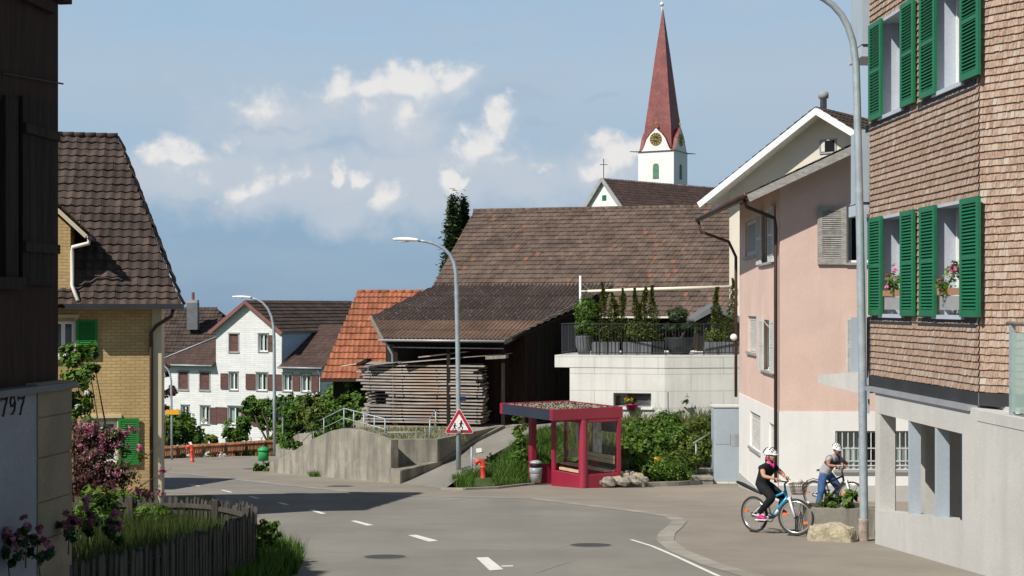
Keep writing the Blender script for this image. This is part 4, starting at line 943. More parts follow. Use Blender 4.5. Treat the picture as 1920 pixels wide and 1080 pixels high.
o = mb.build('stack_stickers', MT['black_wood']); tag(o, 'dark spacer sticks and bearers between the stacked boards', 'spacer sticks', None, 'stuff')
# loose covering sheets and odd boards on top of the stack
def loose(a, b, w, th, dep, lab, nm, m, cat):
    t = MB(); t.pbox(a, b - a, nL * dep, V((0, 0, th)), .7); o = t.build(nm, MT[m]); tag(o, lab, cat)
bt = base + V((0, 0, stk_top - base.z))
loose(P(683, 687, 55.6), P(752, 679, 55.6), 0, .03, 1.6, 'pale metal cover sheet on top of the timber stack beside the dark weight block', 'cover_sheet', 'zinc', 'sheet')
loose(P(752, 681, 55.3), P(862, 672, 55.2), 0, .035, 1.6, 'long grey cover board sloping over the timber stack', 'cover_board', 'board', 'board')
loose(P(868, 671, 54.9), P(946, 665, 54.8), 0, .03, 1.4, 'grey cover board on top of the timber stack under the eave corner', 'cover_board', 'grey_wood', 'board')
loose(P(640, 687, 56.0), P(672, 682, 56), 0, .025, .8, 'loose white board sticking out of the timber stack towards the orange roof', 'loose_plank', 'white_wood', 'board')
loose(P(668, 687, 55.8), P(688, 678, 55.8), 0, .12, .6, 'dark weight block lying on the timber stack next to the orange roof', 'wood_block', 'black_wood', 'block')
loose(P(784, 671, 55.5), P(874, 661, 55.5), 0, .05, .5, 'pale offcut board on top of the timber stack near the lamp post', 'offcut_board', 'board', 'board')
loose(P(910, 674, 54.6), P(948, 672, 54.5), 0, .13, .5, 'short pile of grey board ends on top of the timber stack under the gutter end', 'board_end', 'grey_wood', 'board')
# ================================================================ orange roof house
h = thing('orange_roof_house', 'low house with bright orange tiled roof behind the timber stack', 'house', (-6, 63, -6))
o0, o1 = P(600, 711, 61), V((-1.5, 61 + .2, P(0, 711, 61).z)); rz_ = P(0, 547, 66).z
r0, r1 = P(670, 547, 66), V((-.5, 66.2, P(0, 547, 66).z))
mb = MB(); tiles(mb, o0, o1, r1, r0, .22, 14, lip=.06, wave=.013, seg=4, jit=.008); mb.build('roof_tiles', MT['roof_orange'], h)
mb = MB(); slab(mb, [o0 + V((.03, 0, -.02)), o1 + V((0, 0, -.02)), r1 + V((0, 0, -.02)), r0 + V((.03, 0, -.02))], .12); bk0 = r0 + V((1.4, 5, -3.8)); slab(mb, [r0 + V((0, 0, -.02)), r1 + V((0, 0, -.02)), r1 + V((0, 5, -3.8)), bk0], .12); mb.build('roof_deck', MT['black_wood'], h)
mb = MB()
for k in range(18): mb.tube([r0.lerp(r1, k / 18), r0.lerp(r1, (k + 1.05) / 18)], [.11, .09], 8, random.random())
mb.build('ridge_tiles', MT['roof_orange'], h, True)
mb = MB(); mb.bar(o0 + V((0, -.05, -.05)), o1 + V((0, -.05, -.05)), .1, .1, up=(0, 0, 1)); mb.build('gutter', MT['brown_pipe'], h)
mb = MB(); mb.prism([o0 + V((.5, .6, -3.4)), o1 + V((0, .6, -3.4)), o1 + V((0, 9, -3.4)), o0 + V((2.6, 9, -3.4))], (0, 0, 3.3)); mb.build('wall', MT['black_wood'], h)
# ================================================================ white shingled house
eW = V((.9, -.43, 0)).normalized(); bW = V((.43, .9, 0)).normalized()
w0 = P(468, 0, 108); WF = Fac(w0.to_2d(), eW.to_2d())
h = thing('white_house', 'large white shingled house with central gable and brown shutters', 'house', (w0.x, 110, gz(0, 110)))
uA, uB = WF.at(296, 0)[0], WF.at(603, 0)[0]; gA, gB = WF.at(405, 0)[0], WF.at(528, 0)[0]; gm = (gA + gB) / 2
zE = WF.at(360, 682)[1]; zE2 = WF.at(560, 686)[1]; zE = (zE + zE2) / 2; zG = WF.at(532, 620)[1]; zA = WF.at(466, 566)[1]
wins = []  # (rect, shutter-left, shutter-right, closed)
def wr_(a, b, c, d, sl=0, sr=0, cl=0): wins.append((WF.rect(a, b, c, d), sl, sr, cl))
wr_(430, 447, 626, 659, cl=1); wr_(485, 502, 627, 659, sr=1)
wr_(335, 353, 697, 730, cl=1); wr_(375, 393, 698, 731, cl=1); wr_(430, 446, 699, 731, sl=1); wr_(481, 501, 700, 732, sl=1, sr=1); wr_(530, 548, 701, 733, sl=1, sr=1); wr_(565, 583, 702, 734, sr=1)
wr_(340, 354, 761, 784); wr_(376, 393, 762, 795, sr=1); wr_(428, 452, 763, 795, sl=1, sr=1); wr_(494, 515, 770, 801, sl=1, sr=1)
mb = MB(); zb = gz(0, 113) - 1
WF.wall(mb, uA, uB, zb, zE, [w[0] for w in wins if w[0][3] < zE], .16); WF.wall(mb, gA, gB, zE, zG, [w[0] for w in wins if w[0][3] > zE], .16)
mb.poly([WF.pt(gA, zG), WF.pt(gB, zG), WF.pt(gm, zA)])
mb.poly([WF.pt(uA, zb), WF.pt(uA, zE), WF.pt(uA, zE, -10), WF.pt(uA, zb, -10)]); mb.poly([WF.pt(uB, zE), WF.pt(uB, zb), WF.pt(uB, zb, -10), WF.pt(uB, zE, -10)])
mb.poly([WF.pt(gA, zE, 0), WF.pt(gA, zG, 0), WF.pt(gA, zG, -7), WF.pt(gA, zE, -7)]); mb.build('wall', MT['white_shingle'], h)
mb = MB(); mb.poly([WF.pt(gB, zG), WF.pt(gB, zE), WF.pt(gB, zE, -8), WF.pt(gB, zG, -8)]); mb.build('dormer_cheek', MT['shade_tinted_wall'], h)
zR = zE + 3.1
mb = MB(); A_, B_ = WF.pt(uA - .3, zE - .1, .5), WF.pt(gA, zE - .1, .5); D_, C_ = WF.pt(gA - .35, zR, -5.0), WF.pt(gA, zR, -5.0)
tiles(mb, A_, B_, C_, D_, .3, 15, lip=.02, wave=.006, seg=2); mb.build('side_roof', MT['roof_church'], h); mb = MB(); A2, B2 = WF.pt(gB, zE - .1, .5), WF.pt(uB + .35, zE - .1, .5); tiles(mb, A2, B2, WF.pt(uB + .35, zR, -5.5), WF.pt(gB, zR, -5.5), .3, 15, lip=.02, wave=.006, seg=2)
mb.build('side_roof', MT['roof_church'], h)
mb = MB(); slab(mb, [A_, B_, C_, D_], .12); slab(mb, [A2, B2, WF.pt(uB + .35, zR, -5.5), WF.pt(gB, zR, -5.5)], .12); mb.build('roof_deck', MT['brown_pipe'], h)
mb = MB(); k_ = (zA - zG) / (gm - gA)
def GR(u, o): return WF.pt(gm + u, zA + .12 - abs(u) * k_, o)
hw = (gB - gA) / 2 + .32; dpt = 15
tiles(mb, GR(-hw, -dpt), GR(-hw, .45), GR(0, .45), GR(0, -dpt), .34, 9, lip=.06, wave=.015); tiles(mb, GR(hw, .45), GR(hw, -dpt), GR(0, -dpt), GR(0, .45), .34, 9, lip=.06, wave=.015); mb.build('gable_roof', MT['roof_dark'], h)
mb = MB(); slab(mb, [GR(-hw, -dpt), GR(-hw, .42), GR(0, .42), GR(0, -dpt)], .1); slab(mb, [GR(hw, .42), GR(hw, -dpt), GR(0, -dpt), GR(0, .42)], .1); mb.build('gable_deck', MT['stone_grey'], h)
mb = MB(); mb.bar(GR(-hw - .03, .46) + V((0, 0, -.1)), GR(.02, .46) + V((0, 0, -.1)), .06, .26, up=(0, 0, 1)); mb.bar(GR(-.02, .463) + V((0, 0, -.1)), GR(hw + .03, .463) + V((0, 0, -.1)), .06, .26, up=(0, 0, 1)); mb.build('bargeboard', MT['verge_red'], h)
mb = MB(); mb.tube([WF.pt(uA - .3, zE - .12, .58), WF.pt(gA, zE - .12, .58)], .07, 6); mb.build('gutter', MT['galv'], h, True); mb = MB(); mb.tube([WF.pt(gB, zE - .12, .58), WF.pt(uB + .4, zE - .12, .58)], .07, 6); mb.build('gutter', MT['galv'], h, True); mb = MB(); mb.tube([WF.pt(gB + .14, zG - .1, .2), WF.pt(gB + .14, zE + .2, .1)], .05, 6); mb.build('downpipe', MT['galv'], h, True); mb = MB(); mb.tube([A_ + V((0, 0, .08)), D_ + V((0, 0, .1))], .05, 6); mb.build('hip_flashing', MT['galv'], h, True); mb = MB()
mb.tube([WF.pt(uB - .1, zE - .2, .5), WF.pt(uB - .05, zE - .6, .1), WF.pt(uB - .05, zb + 1, .1)], .05, 6); mb.build('gutter', MT['galv'], h, True)
for r_, sl_, sr_, cl_ in wins:
    w_ = r_[1] - r_[0]
    if cl_:
        shutter(h, WF, (r_[0] + .02, r_[1] - .02, r_[2] + .02, r_[3] - .02), MT['brown_shutter'], o=-.1, fr=.1, solid=True)
        m_ = MB(); WF.box(m_, r_[0] - .1, r_[1] + .1, r_[2] - .12, r_[2] - .002, -.02, .08); WF.box(m_, r_[0] - .1, r_[1] + .1, r_[3] + .002, r_[3] + .12, -.02, .08); WF.box(m_, r_[0] - .08, r_[0] - .002, r_[2], r_[3], -.01, .04); WF.box(m_, r_[1] + .002, r_[1] + .08, r_[2], r_[3], -.01, .04); m_.build('window_surround', MT['stone_grey'], h)
    else:
        window(h, WF, r_, .16, fw=.07, fm=MT['white_wood'], cm=MT['curtain'], cur=.75, sill=MT['stone_grey'], lining=MT['stone_grey'])
    if sl_: shutter(h, WF, (r_[0] - w_ * .95 - .02, r_[0] - .08, r_[2] + .05, r_[3] - .05), MT['brown_shutter'], o=.05, fr=.1, solid=True)
    if sr_: shutter(h, WF, (r_[1] + .08, r_[1] + w_ * .8 + .02, r_[2] + .05, r_[3] - .05), MT['brown_shutter'], o=.05, fr=.1, solid=True)
m_ = MB(); m_.prism([WF.pt(gm + 5.5, zA + .1, -9), WF.pt(gm + 7, zA + .1, -9), WF.pt(gm + 7, zA + .1, -9.8), WF.pt(gm + 5.5, zA + .1, -9.8)], (0, 0, .3)); m_.build('roof_hatch', MT['roof_dark'], h)
for r_, lb in ((wins[9][0], 'small pot of pale flowers on a ground floor sill beside a brown shutter'), (wins[11][0], 'white flower trough on a ground floor sill of the white house under the vine')):
    f = thing('sill_flowers', lb, 'flower pot', WF.pt((r_[0] + r_[1]) / 2, r_[2], .06)); c = WF.pt((r_[0] + r_[1]) / 2, r_[2], .06)
    m_ = MB(); WF.box(m_, (r_[0] + r_[1]) / 2 - .3, (r_[0] + r_[1]) / 2 + .3, r_[2], r_[2] + .18, -.06, .14); m_.build('trough', MT['white_wood'], f); bush(f, [(c + V((0, 0, .3)), (.32, .12, .16))], 60, .08, MT['bloom_white'], 'blossoms')
# ---- dark roofed house behind, with chimney
h = thing('dark_roof_house', 'house with dark tiled roof and slate clad chimney behind the white house', 'house', (-31, 132, -13))
d1 = 128; a, b, c, d = P(240, 668, d1), P(470, 668, d1), P(405, 577, d1 + 6), P(240, 576, d1 + 6)
mb = MB(); tiles(mb, a, b, c, d, .36, 14, lip=.07, wave=.02); mb.build('roof_tiles', MT['roof_dark'], h)
mb = MB(); slab(mb, [a, b, c, d], .15); slab(mb, [c, d, d + V((0, 6, -4.2)), b + V((0, 12, 0))], .15); mb.build('roof_deck', MT['brown_pipe'], h)
mb = MB(); mb.prism([a + V((0, .6, -6)), b + V((-.8, .6, -6)), b + V((-.8, 12, -6)), a + V((0, 12, -6))], (0, 0, 5.9)); mb.build('wall', MT['white_plaster'], h)
c0 = P(362, 606, d1 + 2.6); mb = MB(); mb.abox(c0.x - .5, c0.x + .5, c0.y - .4, c0.y + .4, c0.z - .6, P(0, 568, c0.y).z); ch = mb.build('chimney', MT['slat_grey'], h)
zc = P(0, 568, c0.y).z; mb = MB(); mb.abox(c0.x - .48, c0.x + .48, c0.y - .38, c0.y + .38, zc + .002, zc + .28); mb.build('chimney_crown', MT['stone_grey'], ch)
mb = MB(); mb.tube([(c0.x, c0.y, zc + .28), (c0.x, c0.y, zc + 1.0)], .14, 8); mb.build('flue', MT['verge_red'], ch)
# ================================================================ yellow brick house
tY = math.radians(13.5); eY = V((math.cos(tY), math.sin(tY), 0)); bY = V((-math.sin(tY), math.cos(tY), 0))
dYH = 30.0; KY = dYH / 42.4
cY = P(303, 0, dYH); cY.z = 0
WY = 6.6; YF = Fac((cY - eY * WY).to_2d(), eY.to_2d())
h = thing('yellow_brick_house', 'yellow brick house with steep brown tiled roof and green shutters', 'house', (cY.x - 3, cY.y + 2, gz(0, 32)))
zEv = P(0, 571, dYH).z
w1 = YF.rect(96, 140, 602, 668); w2 = YF.rect(160, 219, 790, 868)
dm1 = YF.at(132, 0)[0]; zd = YF.at(128, 425)[1]
mb = MB(); YF.wall(mb, 0, WY - .2, gz(0, 30) - .8, zEv + .14, [w1, w2], .1); YF.wall(mb, dm1 - 2.2, dm1, zEv + .14, zd)
mb.poly([YF.pt(dm1 - 2.2, zd), YF.pt(dm1, zd), YF.pt(dm1 - 1.1, zd + 1.02)])
mb.poly([YF.pt(dm1, zEv + .14), YF.pt(dm1, zEv + .14, -3), YF.pt(dm1, zd, -3), YF.pt(dm1, zd)]); mb.build('wall', MT['brick_yellow'], h)
mb = MB(); YF.box(mb, WY - .199, WY, gz(0, 30) - .8, zEv - .02, -.2, .03); mb.poly([YF.pt(WY - .01, -5.5), YF.pt(WY - .01, -5.5, -7), YF.pt(WY - .01, zEv - .05, -7), YF.pt(WY - .01, zEv - .05)]); mb.build('corner_trim', MT['cream_stone'], h)
# hip roof
ovh = .62 * KY; zr = P(0, 257, 33.8).z
def YP(u, o, z): return YF.pt(u, z, o)
rdg = V(P(221, 257, 33.8)); 
ur = (rdg - YF.p).dot(YF.u); orr = (rdg - YF.p).dot(YF.n)
A_, B_ = YP(-.6, ovh, zEv - .02), YP(WY + ovh, ovh, zEv - .02)
C_, D_ = YP(ur, orr, zr), YP(1.4, orr, zr)
f_ = .12; A1, B1 = A_.lerp(D_, f_), B_.lerp(C_, f_); A1.z += -.07; B1.z += -.07; 
mb = MB(); tiles(mb, A_, B_, B1, A1, .215, 3, lip=.034, wave=.014, seg=6, jit=.009); tiles(mb, A1, B1, C_, D_, .215, 20, lip=.034, wave=.014, seg=6, jit=.009)
bk_ = YP(WY + ovh, -7.4, zEv); bl_ = YP(ur, orr - .5, zr)
mb.build('roof_tiles', MT['roof_dark'], h); mb = MB(); tiles(mb, B_, bk_, bl_, C_, .215, 14, lip=.05, wave=.03, seg=3); mb.build('hip_tiles', MT['roof_dark'], h)
mb = MB()
for k in range(16): mb.tube([C_.lerp(D_, k / 16) + V((0, 0, .02)), C_.lerp(D_, (k + 1.05) / 16) + V((0, 0, .02))], [.08, .07], 8, random.random())
mb.build('ridge_tiles', MT['roof_dark'], h, True)
mb = MB()
for q in ((A_, B_, B1, A1), (A1, B1, C_, D_), (B_, bk_, bl_, C_)):
    nn_ = (q[1] - q[0]).cross(q[3] - q[0]).normalized(); nn_ = nn_ if nn_.z > 0 else -nn_; mb.poly([p_ - nn_ * .035 for p_ in q])
mb.build('roof_underlay', MT['roof_dark'], h)
mb = MB(); mb.poly([YP(-.6, ovh, zEv - .07), YP(WY + ovh, ovh, zEv - .07), YP(WY + ovh, -7, zEv - .07), YP(-.6, -7, zEv - .07)]); mb.build('soffit', MT['cream_stone'], h)
mb = MB(); mb.bar(YP(dm1 - .07, ovh + .05, zEv - .045), YP(WY + ovh + .03, ovh + .05, zEv - .045), .10, .115, up=(0, 0, 1)); mb.build('gutter', MT['anthracite'], h)
mb = MB(); pu = YF.at(284, 0)[0]; mb.tube([YP(WY + .25, ovh, zEv - .1), YP(WY + .21, ovh - .03, zEv - .25), YP(pu + .1, .1, zEv - .46), YP(pu, .07, zEv - .60), YP(pu, .07, -5.2)], .04, 8); mb.build('downpipe', MT['brown_pipe'], h, True)
# wall dormer roof
rw = 1.47
def DR(u, o): return YF.pt(dm1 - 1.1 + u, zd + 1.22 - abs(u) * .95, o)
mb = MB(); tiles(mb, DR(rw, .25), DR(rw, -3.2), DR(0, -3.2), DR(0, .25), .215, 8, lip=.036, wave=.021, seg=5); tiles(mb, DR(-rw, -3.2), DR(-rw, .25), DR(0, .25), DR(0, -3.2), .215, 8, lip=.036, wave=.021, seg=5); mb.build('dormer_roof', MT['roof_dark'], h)
mb = MB(); slab(mb, [DR(rw, .23), DR(rw, -3.2), DR(0, -3.2), DR(0, .23)], .085); slab(mb, [DR(-rw, -3.2), DR(-rw, .23), DR(0, .23), DR(0, -3.2)], .085); mb.build('dormer_verge', MT['cream_stone'], h)
mb = MB(); e0 = DR(rw, .2); mb.tube([e0 + V((.02, 0, -.04)), e0 + V((.02, 0, -.18)), YF.pt(dm1 + .05, zd - .44, .09), YF.pt(dm1 + .04, zd - .56, .07), YF.pt(dm1 + .04, zEv + .40, .07), YF.pt(dm1 + .18, zEv + .08, .4)], .042, 8); mb.build('dormer_pipe', MT['cream_pipe'], h, True)
mb = MB(); mb.tube([DR(rw + .04, .28) + V((0, 0, -.04)), DR(rw + .04, -3) + V((0, 0, -.04))], .05, 8); mb.build('dormer_gutter', MT['anthracite'], h)
for w_ in (w1, w2): window(h, YF, w_, .1, fw=.065, fm=MT['white_wood'], cm=MT['curtain'], cur=.95, sill=MT['cream_stone'], lining=MT['cream_stone'])
shutter(h, YF, YF.rect(143, 183, 599, 668), MT['green_yellow'], o=.04, th=.03, fr=.055, pitch=.04); shutter(h, YF, YF.rect(222, 261, 784, 871), MT['green_yellow'], o=.04, th=.03, fr=.055, pitch=.04)
# ================================================================ dark wooden house (left foreground)
dD = 12.2; kD = .13; uD = V((kD, 1, 0)).normalized()
cD = V(((109 - CX) / F * dD, dD, 0)); LD = 14.0
DF = Fac((cD - uD * LD).to_2d(), uD.to_2d())   # wall faces right (+x)
h = thing('dark_wooden_house', 'dark brown wooden house on a plastered basement in deep shade', 'house', (cD.x - 4, cD.y - 5, gz(0, 8)))
zf = -.66; zg = gz(0, dD) - .6; ztop = 2.66
wd = (DF.at(-40, 0)[0], DF.at(4, 0)[0], DF.at(20, 520)[1], DF.at(20, 195)[1])
mb = MB(); DF.wall(mb, 0, LD, zf, 3.0, [wd], .1); 
bkL = DF.pt(LD, 0, -10.6)
mb.poly([DF.pt(LD, zf), V((bkL.x, bkL.y, zf)), V((bkL.x, bkL.y, 3.0)), DF.pt(LD, 4.75, -5.3), DF.pt(LD, 3.0)]); mb.poly([DF.pt(0, 3.0), DF.pt(0, zf), DF.pt(0, zf, -10.6), DF.pt(0, 3.0, -10.6)]); mb.poly([V((bkL.x, bkL.y, -4)), DF.pt(0, -4, -10.6), DF.pt(0, 3.0, -10.6), V((bkL.x, bkL.y, 3.0))])
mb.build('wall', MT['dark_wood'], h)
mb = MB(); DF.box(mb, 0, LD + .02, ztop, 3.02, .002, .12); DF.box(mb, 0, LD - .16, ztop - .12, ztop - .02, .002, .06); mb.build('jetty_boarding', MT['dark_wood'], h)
mb = MB(); slab(mb, [DF.pt(-.5, 3.0, .4), DF.pt(LD + .1, 3.0, .4), DF.pt(LD + .1, 4.95, -5.3), DF.pt(-.5, 4.95, -5.3)], .12); slab(mb, [DF.pt(LD + .1, 3.0, -11.0), DF.pt(-.5, 3.0, -11.0), DF.pt(-.5, 4.95, -5.3), DF.pt(LD + .1, 4.95, -5.3)], .12); mb.build('roof', MT['roof_dark'], h)
mb = MB(); mb.abox(-15, -10.35, 2, 12.25, -3.4, 6.5); mb.build('shade_block_wall', MT['dark_wood'], h); mb = MB(); mb.prism([(-10.2, 1.5, 6.5), (-10.2, 1.5, 6.62), (-12.7, 1.5, 7.4), (-15.2, 1.5, 6.62), (-15.2, 1.5, 6.5)], (0, 10.9, 0)); mb.build('shade_block_roof', MT['roof_dark'], h)  # unseen block added to throw shade on the front garden
window(h, DF, wd, .1, fw=.05, fm=MT['dark_wood'], cm=MT['curtain'], cur=1.0)
m_ = MB(); su0, su1 = DF.at(33, 0)[0], DF.at(98, 0)[0]; sz0, sz1 = DF.at(66, 535)[1], DF.at(66, 190)[1]
n = 5
for i in range(n): a = su0 + (su1 - su0) * i / n; DF.box(m_, a + .002, a + (su1 - su0) / n - .004, sz0, sz1, .02, .045, random.random())
for zz in (DF.at(66, 465)[1], DF.at(66, 248)[1]): DF.box(m_, su0, su1, zz - .04, zz + .04, .046, .075, .9)
m_.build('shutter', MT['black_wood'], h)
m_ = MB(); DF.box(m_, wd[0] - .1, su0 - .03, wd[2] - .1, wd[2] - .002, .0, .09); DF.box(m_, wd[1] + .002, su0 - .04, wd[2], wd[3] + .05, .0, .03); m_.build('window_trim', MT['black_wood'], h)
m_ = MB(); m_.tube([DF.at and DF.pt(DF.at(0, 0)[0], DF.at(0, 137)[1], .02), DF.pt(LD + .03, DF.at(108, 156)[1], .03)], .008, 6); m_.build('cable', MT['black'], h)
BFc = Fac(DF.pt(0, 0, .10).to_2d(), DF.u.to_2d()); ub = LD + .02; uq = BFc.at(69, 850)[0]
m_ = MB(); BFc.box(m_, 0, uq - .003, zg - 2, zf - .06, -.6, .0); m_.poly([BFc.pt(ub, zg), BFc.pt(ub, zg, -10), BFc.pt(ub, zf, -10), BFc.pt(ub, zf)]); m_.build('basement_wall', MT['basement_grey'], h)
m_ = MB(); zz = zg; ys = [DF.at(110, y)[1] for y in (1060, 993, 925, 845, 773, 712)]
for a, b in zip(ys, ys[1:]): BFc.box(m_, uq, ub + .01, a + .006, b - .006, -.5, .012)
BFc.box(m_, uq + .002, ub, ys[0] - 1, ys[-1], -.5, -.004); m_.build('quoin_stones', MT['sandstone'], h)
m_ = MB(); BFc.box(m_, 0, ub + .04, zf - .055, zf + .0, -.1, .06); m_.build('ledge', MT['slat_grey'], h)
# painted digits 7 9 7 (old style numerals with curled strokes)
def digit(mb, kind, px, py, w, hh):
    def q(x, y): u, z = BFc.at(px + x * w, py + y * hh); return BFc.pt(u, z, .004)
    if kind == 7: pl = [(-.45, -.25), (-.42, -.45), (-.25, -.42), (.1, -.36), (.42, -.48), (.3, -.2), (.05, .1), (-.08, .38), (-.15, .5), (-.3, .45)]
    else: pl = [(.35, -.25), (.15, -.48), (-.2, -.45), (-.38, -.2), (-.2, .05), (.1, .02), (.33, -.22), (.36, -.1), (.25, .25), (0, .46), (-.3, .5)]
    mb.tube([q(*p) for p in pl], [hh * w * 0 + .004] + [.009] * (len(pl) - 2) + [.004], 6)
m_ = MB(); digit(m_, 7, 7, 762, 13, 36); digit(m_, 9, 23, 760, 13, 34); digit(m_, 7, 39, 760, 13, 34); m_.build('house_number', MT['black'], h)
# ---- unseen house behind the yellow house, added to cast the road shadow
h = thing('shadow_house', 'low brown farmhouse standing behind the yellow brick house', 'house', (-18, 42, gz(0, 42)))
mb = MB(); mb.abox(-21, -15.4, 38.6, 45, -7, .55); mb.build('wall', MT['dark_wood'], h)
mb = MB(); mb.prism([(-15.0, 38.2, .55), (-15.0, 38.2, .7), (-18.2, 38.2, 1.9), (-21.4, 38.2, .7), (-21.4, 38.2, .55)], (0, 7.2, 0)); mb.build('roof', MT['roof_dark'], h)
# ================================================================ church
TD = 183.0
h = thing('church', 'white village church with red pointed spire, clock faces and brown nave roof', 'church', (16, 170, -2))
tc = P(1243, 0, TD); tc.z = 0; th_ = math.radians(27.8); W = 4.97; a_ = W / 2
nL_ = V((-math.sin(th_), -math.cos(th_), 0)); uL_ = V((math.cos(th_), -math.sin(th_), 0))
faces = []
for k in range(4):
    R = Matrix.Rotation(math.pi / 2 * k, 3, 'Z'); n_ = R @ nL_; u_ = R @ uL_
    faces.append(Fac((tc + n_ * a_).to_2d(), u_.to_2d()))
z0 = P(0, 283, TD - a_).z
og = [(1, 0), (.84, .09), (.72, .45), (.62, 1.05), (.52, 1.68), (.32, 2.32), (.14, 2.72), (0, 3.1)]
ogf = [(-t, z) for t, z in og] + [(t, z) for t, z in og[-2::-1]]
mb = MB()
for fc in faces: mb.poly([fc.pt(-a_, 2), fc.pt(a_, 2)] + [fc.pt(t * a_, z0 + z) for t, z in ogf[::-1]])
mb.build('tower_wall', MT['church_white'], h)
mb = MB()
for fc in faces:
    pr = [fc.pt(t * (a_ + (.22 if abs(t) == 1 else .03)), z0 + z + .03) for t, z in ogf]
    for o, d in ((.3, -a_),):
        for i in range(len(ogf) - 1):
            A3, B3 = pr[i] + fc.n * .06, pr[i + 1] + fc.n * .06; mb.poly([A3, B3, pr[i + 1] - fc.n * a_, pr[i] - fc.n * a_]); mb.poly([A3, B3, B3 - V((0, 0, .05)), A3 - V((0, 0, .05))])
            pass
zs = [(z0 + .5, 2.0), (P(0, 237, TD).z, 1.80), (P(0, 200, TD).z, 1.5), (P(0, 100, TD).z, .74), (P(0, 18, TD).z, .05)]
cr = [[tc + (f.n + f.u) * r + V((0, 0, z)) for f in faces] for z, r in zs]
for i in range(len(zs) - 1):
    for k in range(4):
        a, b, c, d = cr[i][k], cr[i][(k + 1) % 4], cr[i + 1][(k + 1) % 4], cr[i + 1][k]; n = 8 if i > 1 else 3
        for j in range(n):
            mb.poly([a.lerp(d, j / n), b.lerp(c, j / n), b.lerp(c, (j + 1) / n), a.lerp(d, (j + 1) / n)], random.random())
mb.build('spire', MT['spire_red'], h)
mb = MB(); tp = P(1241, 18, TD); mb.tube([tp + V((0, 0, -.8)), tp + V((0, 0, .9))], .07, 6); mb.ball(P(1241, 8, TD), .28, 10); mb.tube([P(1241, 8, TD), P(1241, -6, TD)], .04, 5); mb.build('finial', MT['white_wood'], h, True)
for f in faces:
    mb = MB(); pk = f.pt(0, z0 + 3.15, -.1); mb.tube([pk, pk + V((0, 0, 1.3))], .035, 5); mb.ball(pk + V((0, 0, .5)), .13, 8); mb.build('gable_finial', MT['gold'], h)
mb = MB()
for f in faces:
    for sg in (-1, 1): p = f.pt(sg * a_, z0 + .02, 0); q = f.pt(sg * (a_ + 1.0), z0 - .1, .9 * (1 if sg > 0 else 1)); 
    c_ = f.pt(a_, z0 + .04, 0); dd = (f.n + f.u).normalized(); mb.tube([c_ - dd * .3, c_ + dd * 1.2], [.1, .05], 6)
mb.build('gargoyle', MT['slat_grey'], h)
mb = MB()
for f in faces[:2] + faces[3:]:
    pts = [(-.42, 0), (.42, 0), (.42, 1.6)] + [(.42 * math.cos(t), 1.6 + .42 * math.sin(t)) for t in [math.pi * i / 8 for i in range(1, 8)]] + [(-.42, 1.6)]
    zb_ = P(0, 337, TD - 1).z; mb.poly([f.pt(x, zb_ + z, .012) for x, z in pts])
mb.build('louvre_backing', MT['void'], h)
for f in faces[:2] + faces[3:]:
    mb = MB()
    for i in range(13):
        zz = zb_ + .06 + i * .15; hw_ = .40 if zz < zb_ + 1.6 else math.sqrt(max(.01, .42 ** 2 - (zz - zb_ - 1.6) ** 2)) - .03
        mb.pbox(f.pt(-hw_, zz, .06), f.u * 2 * hw_, V((0, 0, .03)), -f.n * .05 + V((0, 0, .1)))
    mb.build('bell_louvre', MT['green_paint'], h)
zc_ = P(0, 263, TD - 1).z
for f in faces:
    mb = MB(); c_ = f.pt(0, zc_, .02); R_ = .82
    mb.poly([f.pt(R_ * math.cos(t), zc_ + R_ * math.sin(t), .03) for t in [2 * math.pi * i / 32 for i in range(32)]]); ck = mb.build('clock_face', MT['dial'], h)
    mb = MB(); mb.ring(f.pt(0, zc_, .04), f.n, R_, .035, 32, 6)
    mb.ring(f.pt(0, zc_, .04), f.n, R_ * .55, .02, 32, 6)
    for i in range(12):
        t = 2 * math.pi * i / 12; mb.bar(f.pt(.52 * math.cos(t), zc_ + .52 * math.sin(t), .045), f.pt(.76 * math.cos(t), zc_ + .76 * math.sin(t), .045), .11, .02, up=f.n)
    mb.build('numerals', MT['gold'], ck)
    mb = MB(); mb.bar(f.pt(.08, zc_ - .02, .06), f.pt(-.72, zc_ + .06, .06), .07, .02, up=f.n); mb.bar(f.pt(-.08, zc_, .07), f.pt(.44, zc_ - .16, .07), .09, .02, up=f.n); mb.build('clock_hand', MT['gold'], ck)
# nave
rA, rB = P(1133, 334, 165), P(1345, 352, 178); rd = (rB - rA); rd.z = 0; rd.normalize(); e2 = V((rd.y, -rd.x, 0)); wN = 5.0; dzN = 5.4
def NP(k, b, dz=0): p = rA + e2 * k + rd * b; p.z = rA.z - abs(k) * dzN / wN + dz; return p
mb = MB(); tiles(mb, NP(wN, -.4), NP(wN, 26), NP(0, 26), NP(0, -.4), .5, 16, lip=.03, wave=.01, seg=2); tiles(mb, NP(-wN, 26), NP(-wN, -.4), NP(0, -.4), NP(0, 26), .5, 16, lip=.03, wave=.01, seg=2); mb.build('nave_roof', MT['roof_church'], h)
mb = MB(); slab(mb, [NP(wN, -.38), NP(wN, 26), NP(0, 26), NP(0, -.38)], .15); slab(mb, [NP(-wN, 26), NP(-wN, -.38), NP(0, -.38), NP(0, 26)], .15)
for sg in (-1, 1): mb.bar(NP(sg * wN, -.45, -.12), NP(0, -.45 - .005 * sg, -.12), .1, .45, up=(0, 0, 1))
mb.build('nave_verge', MT['stone_grey'], h)
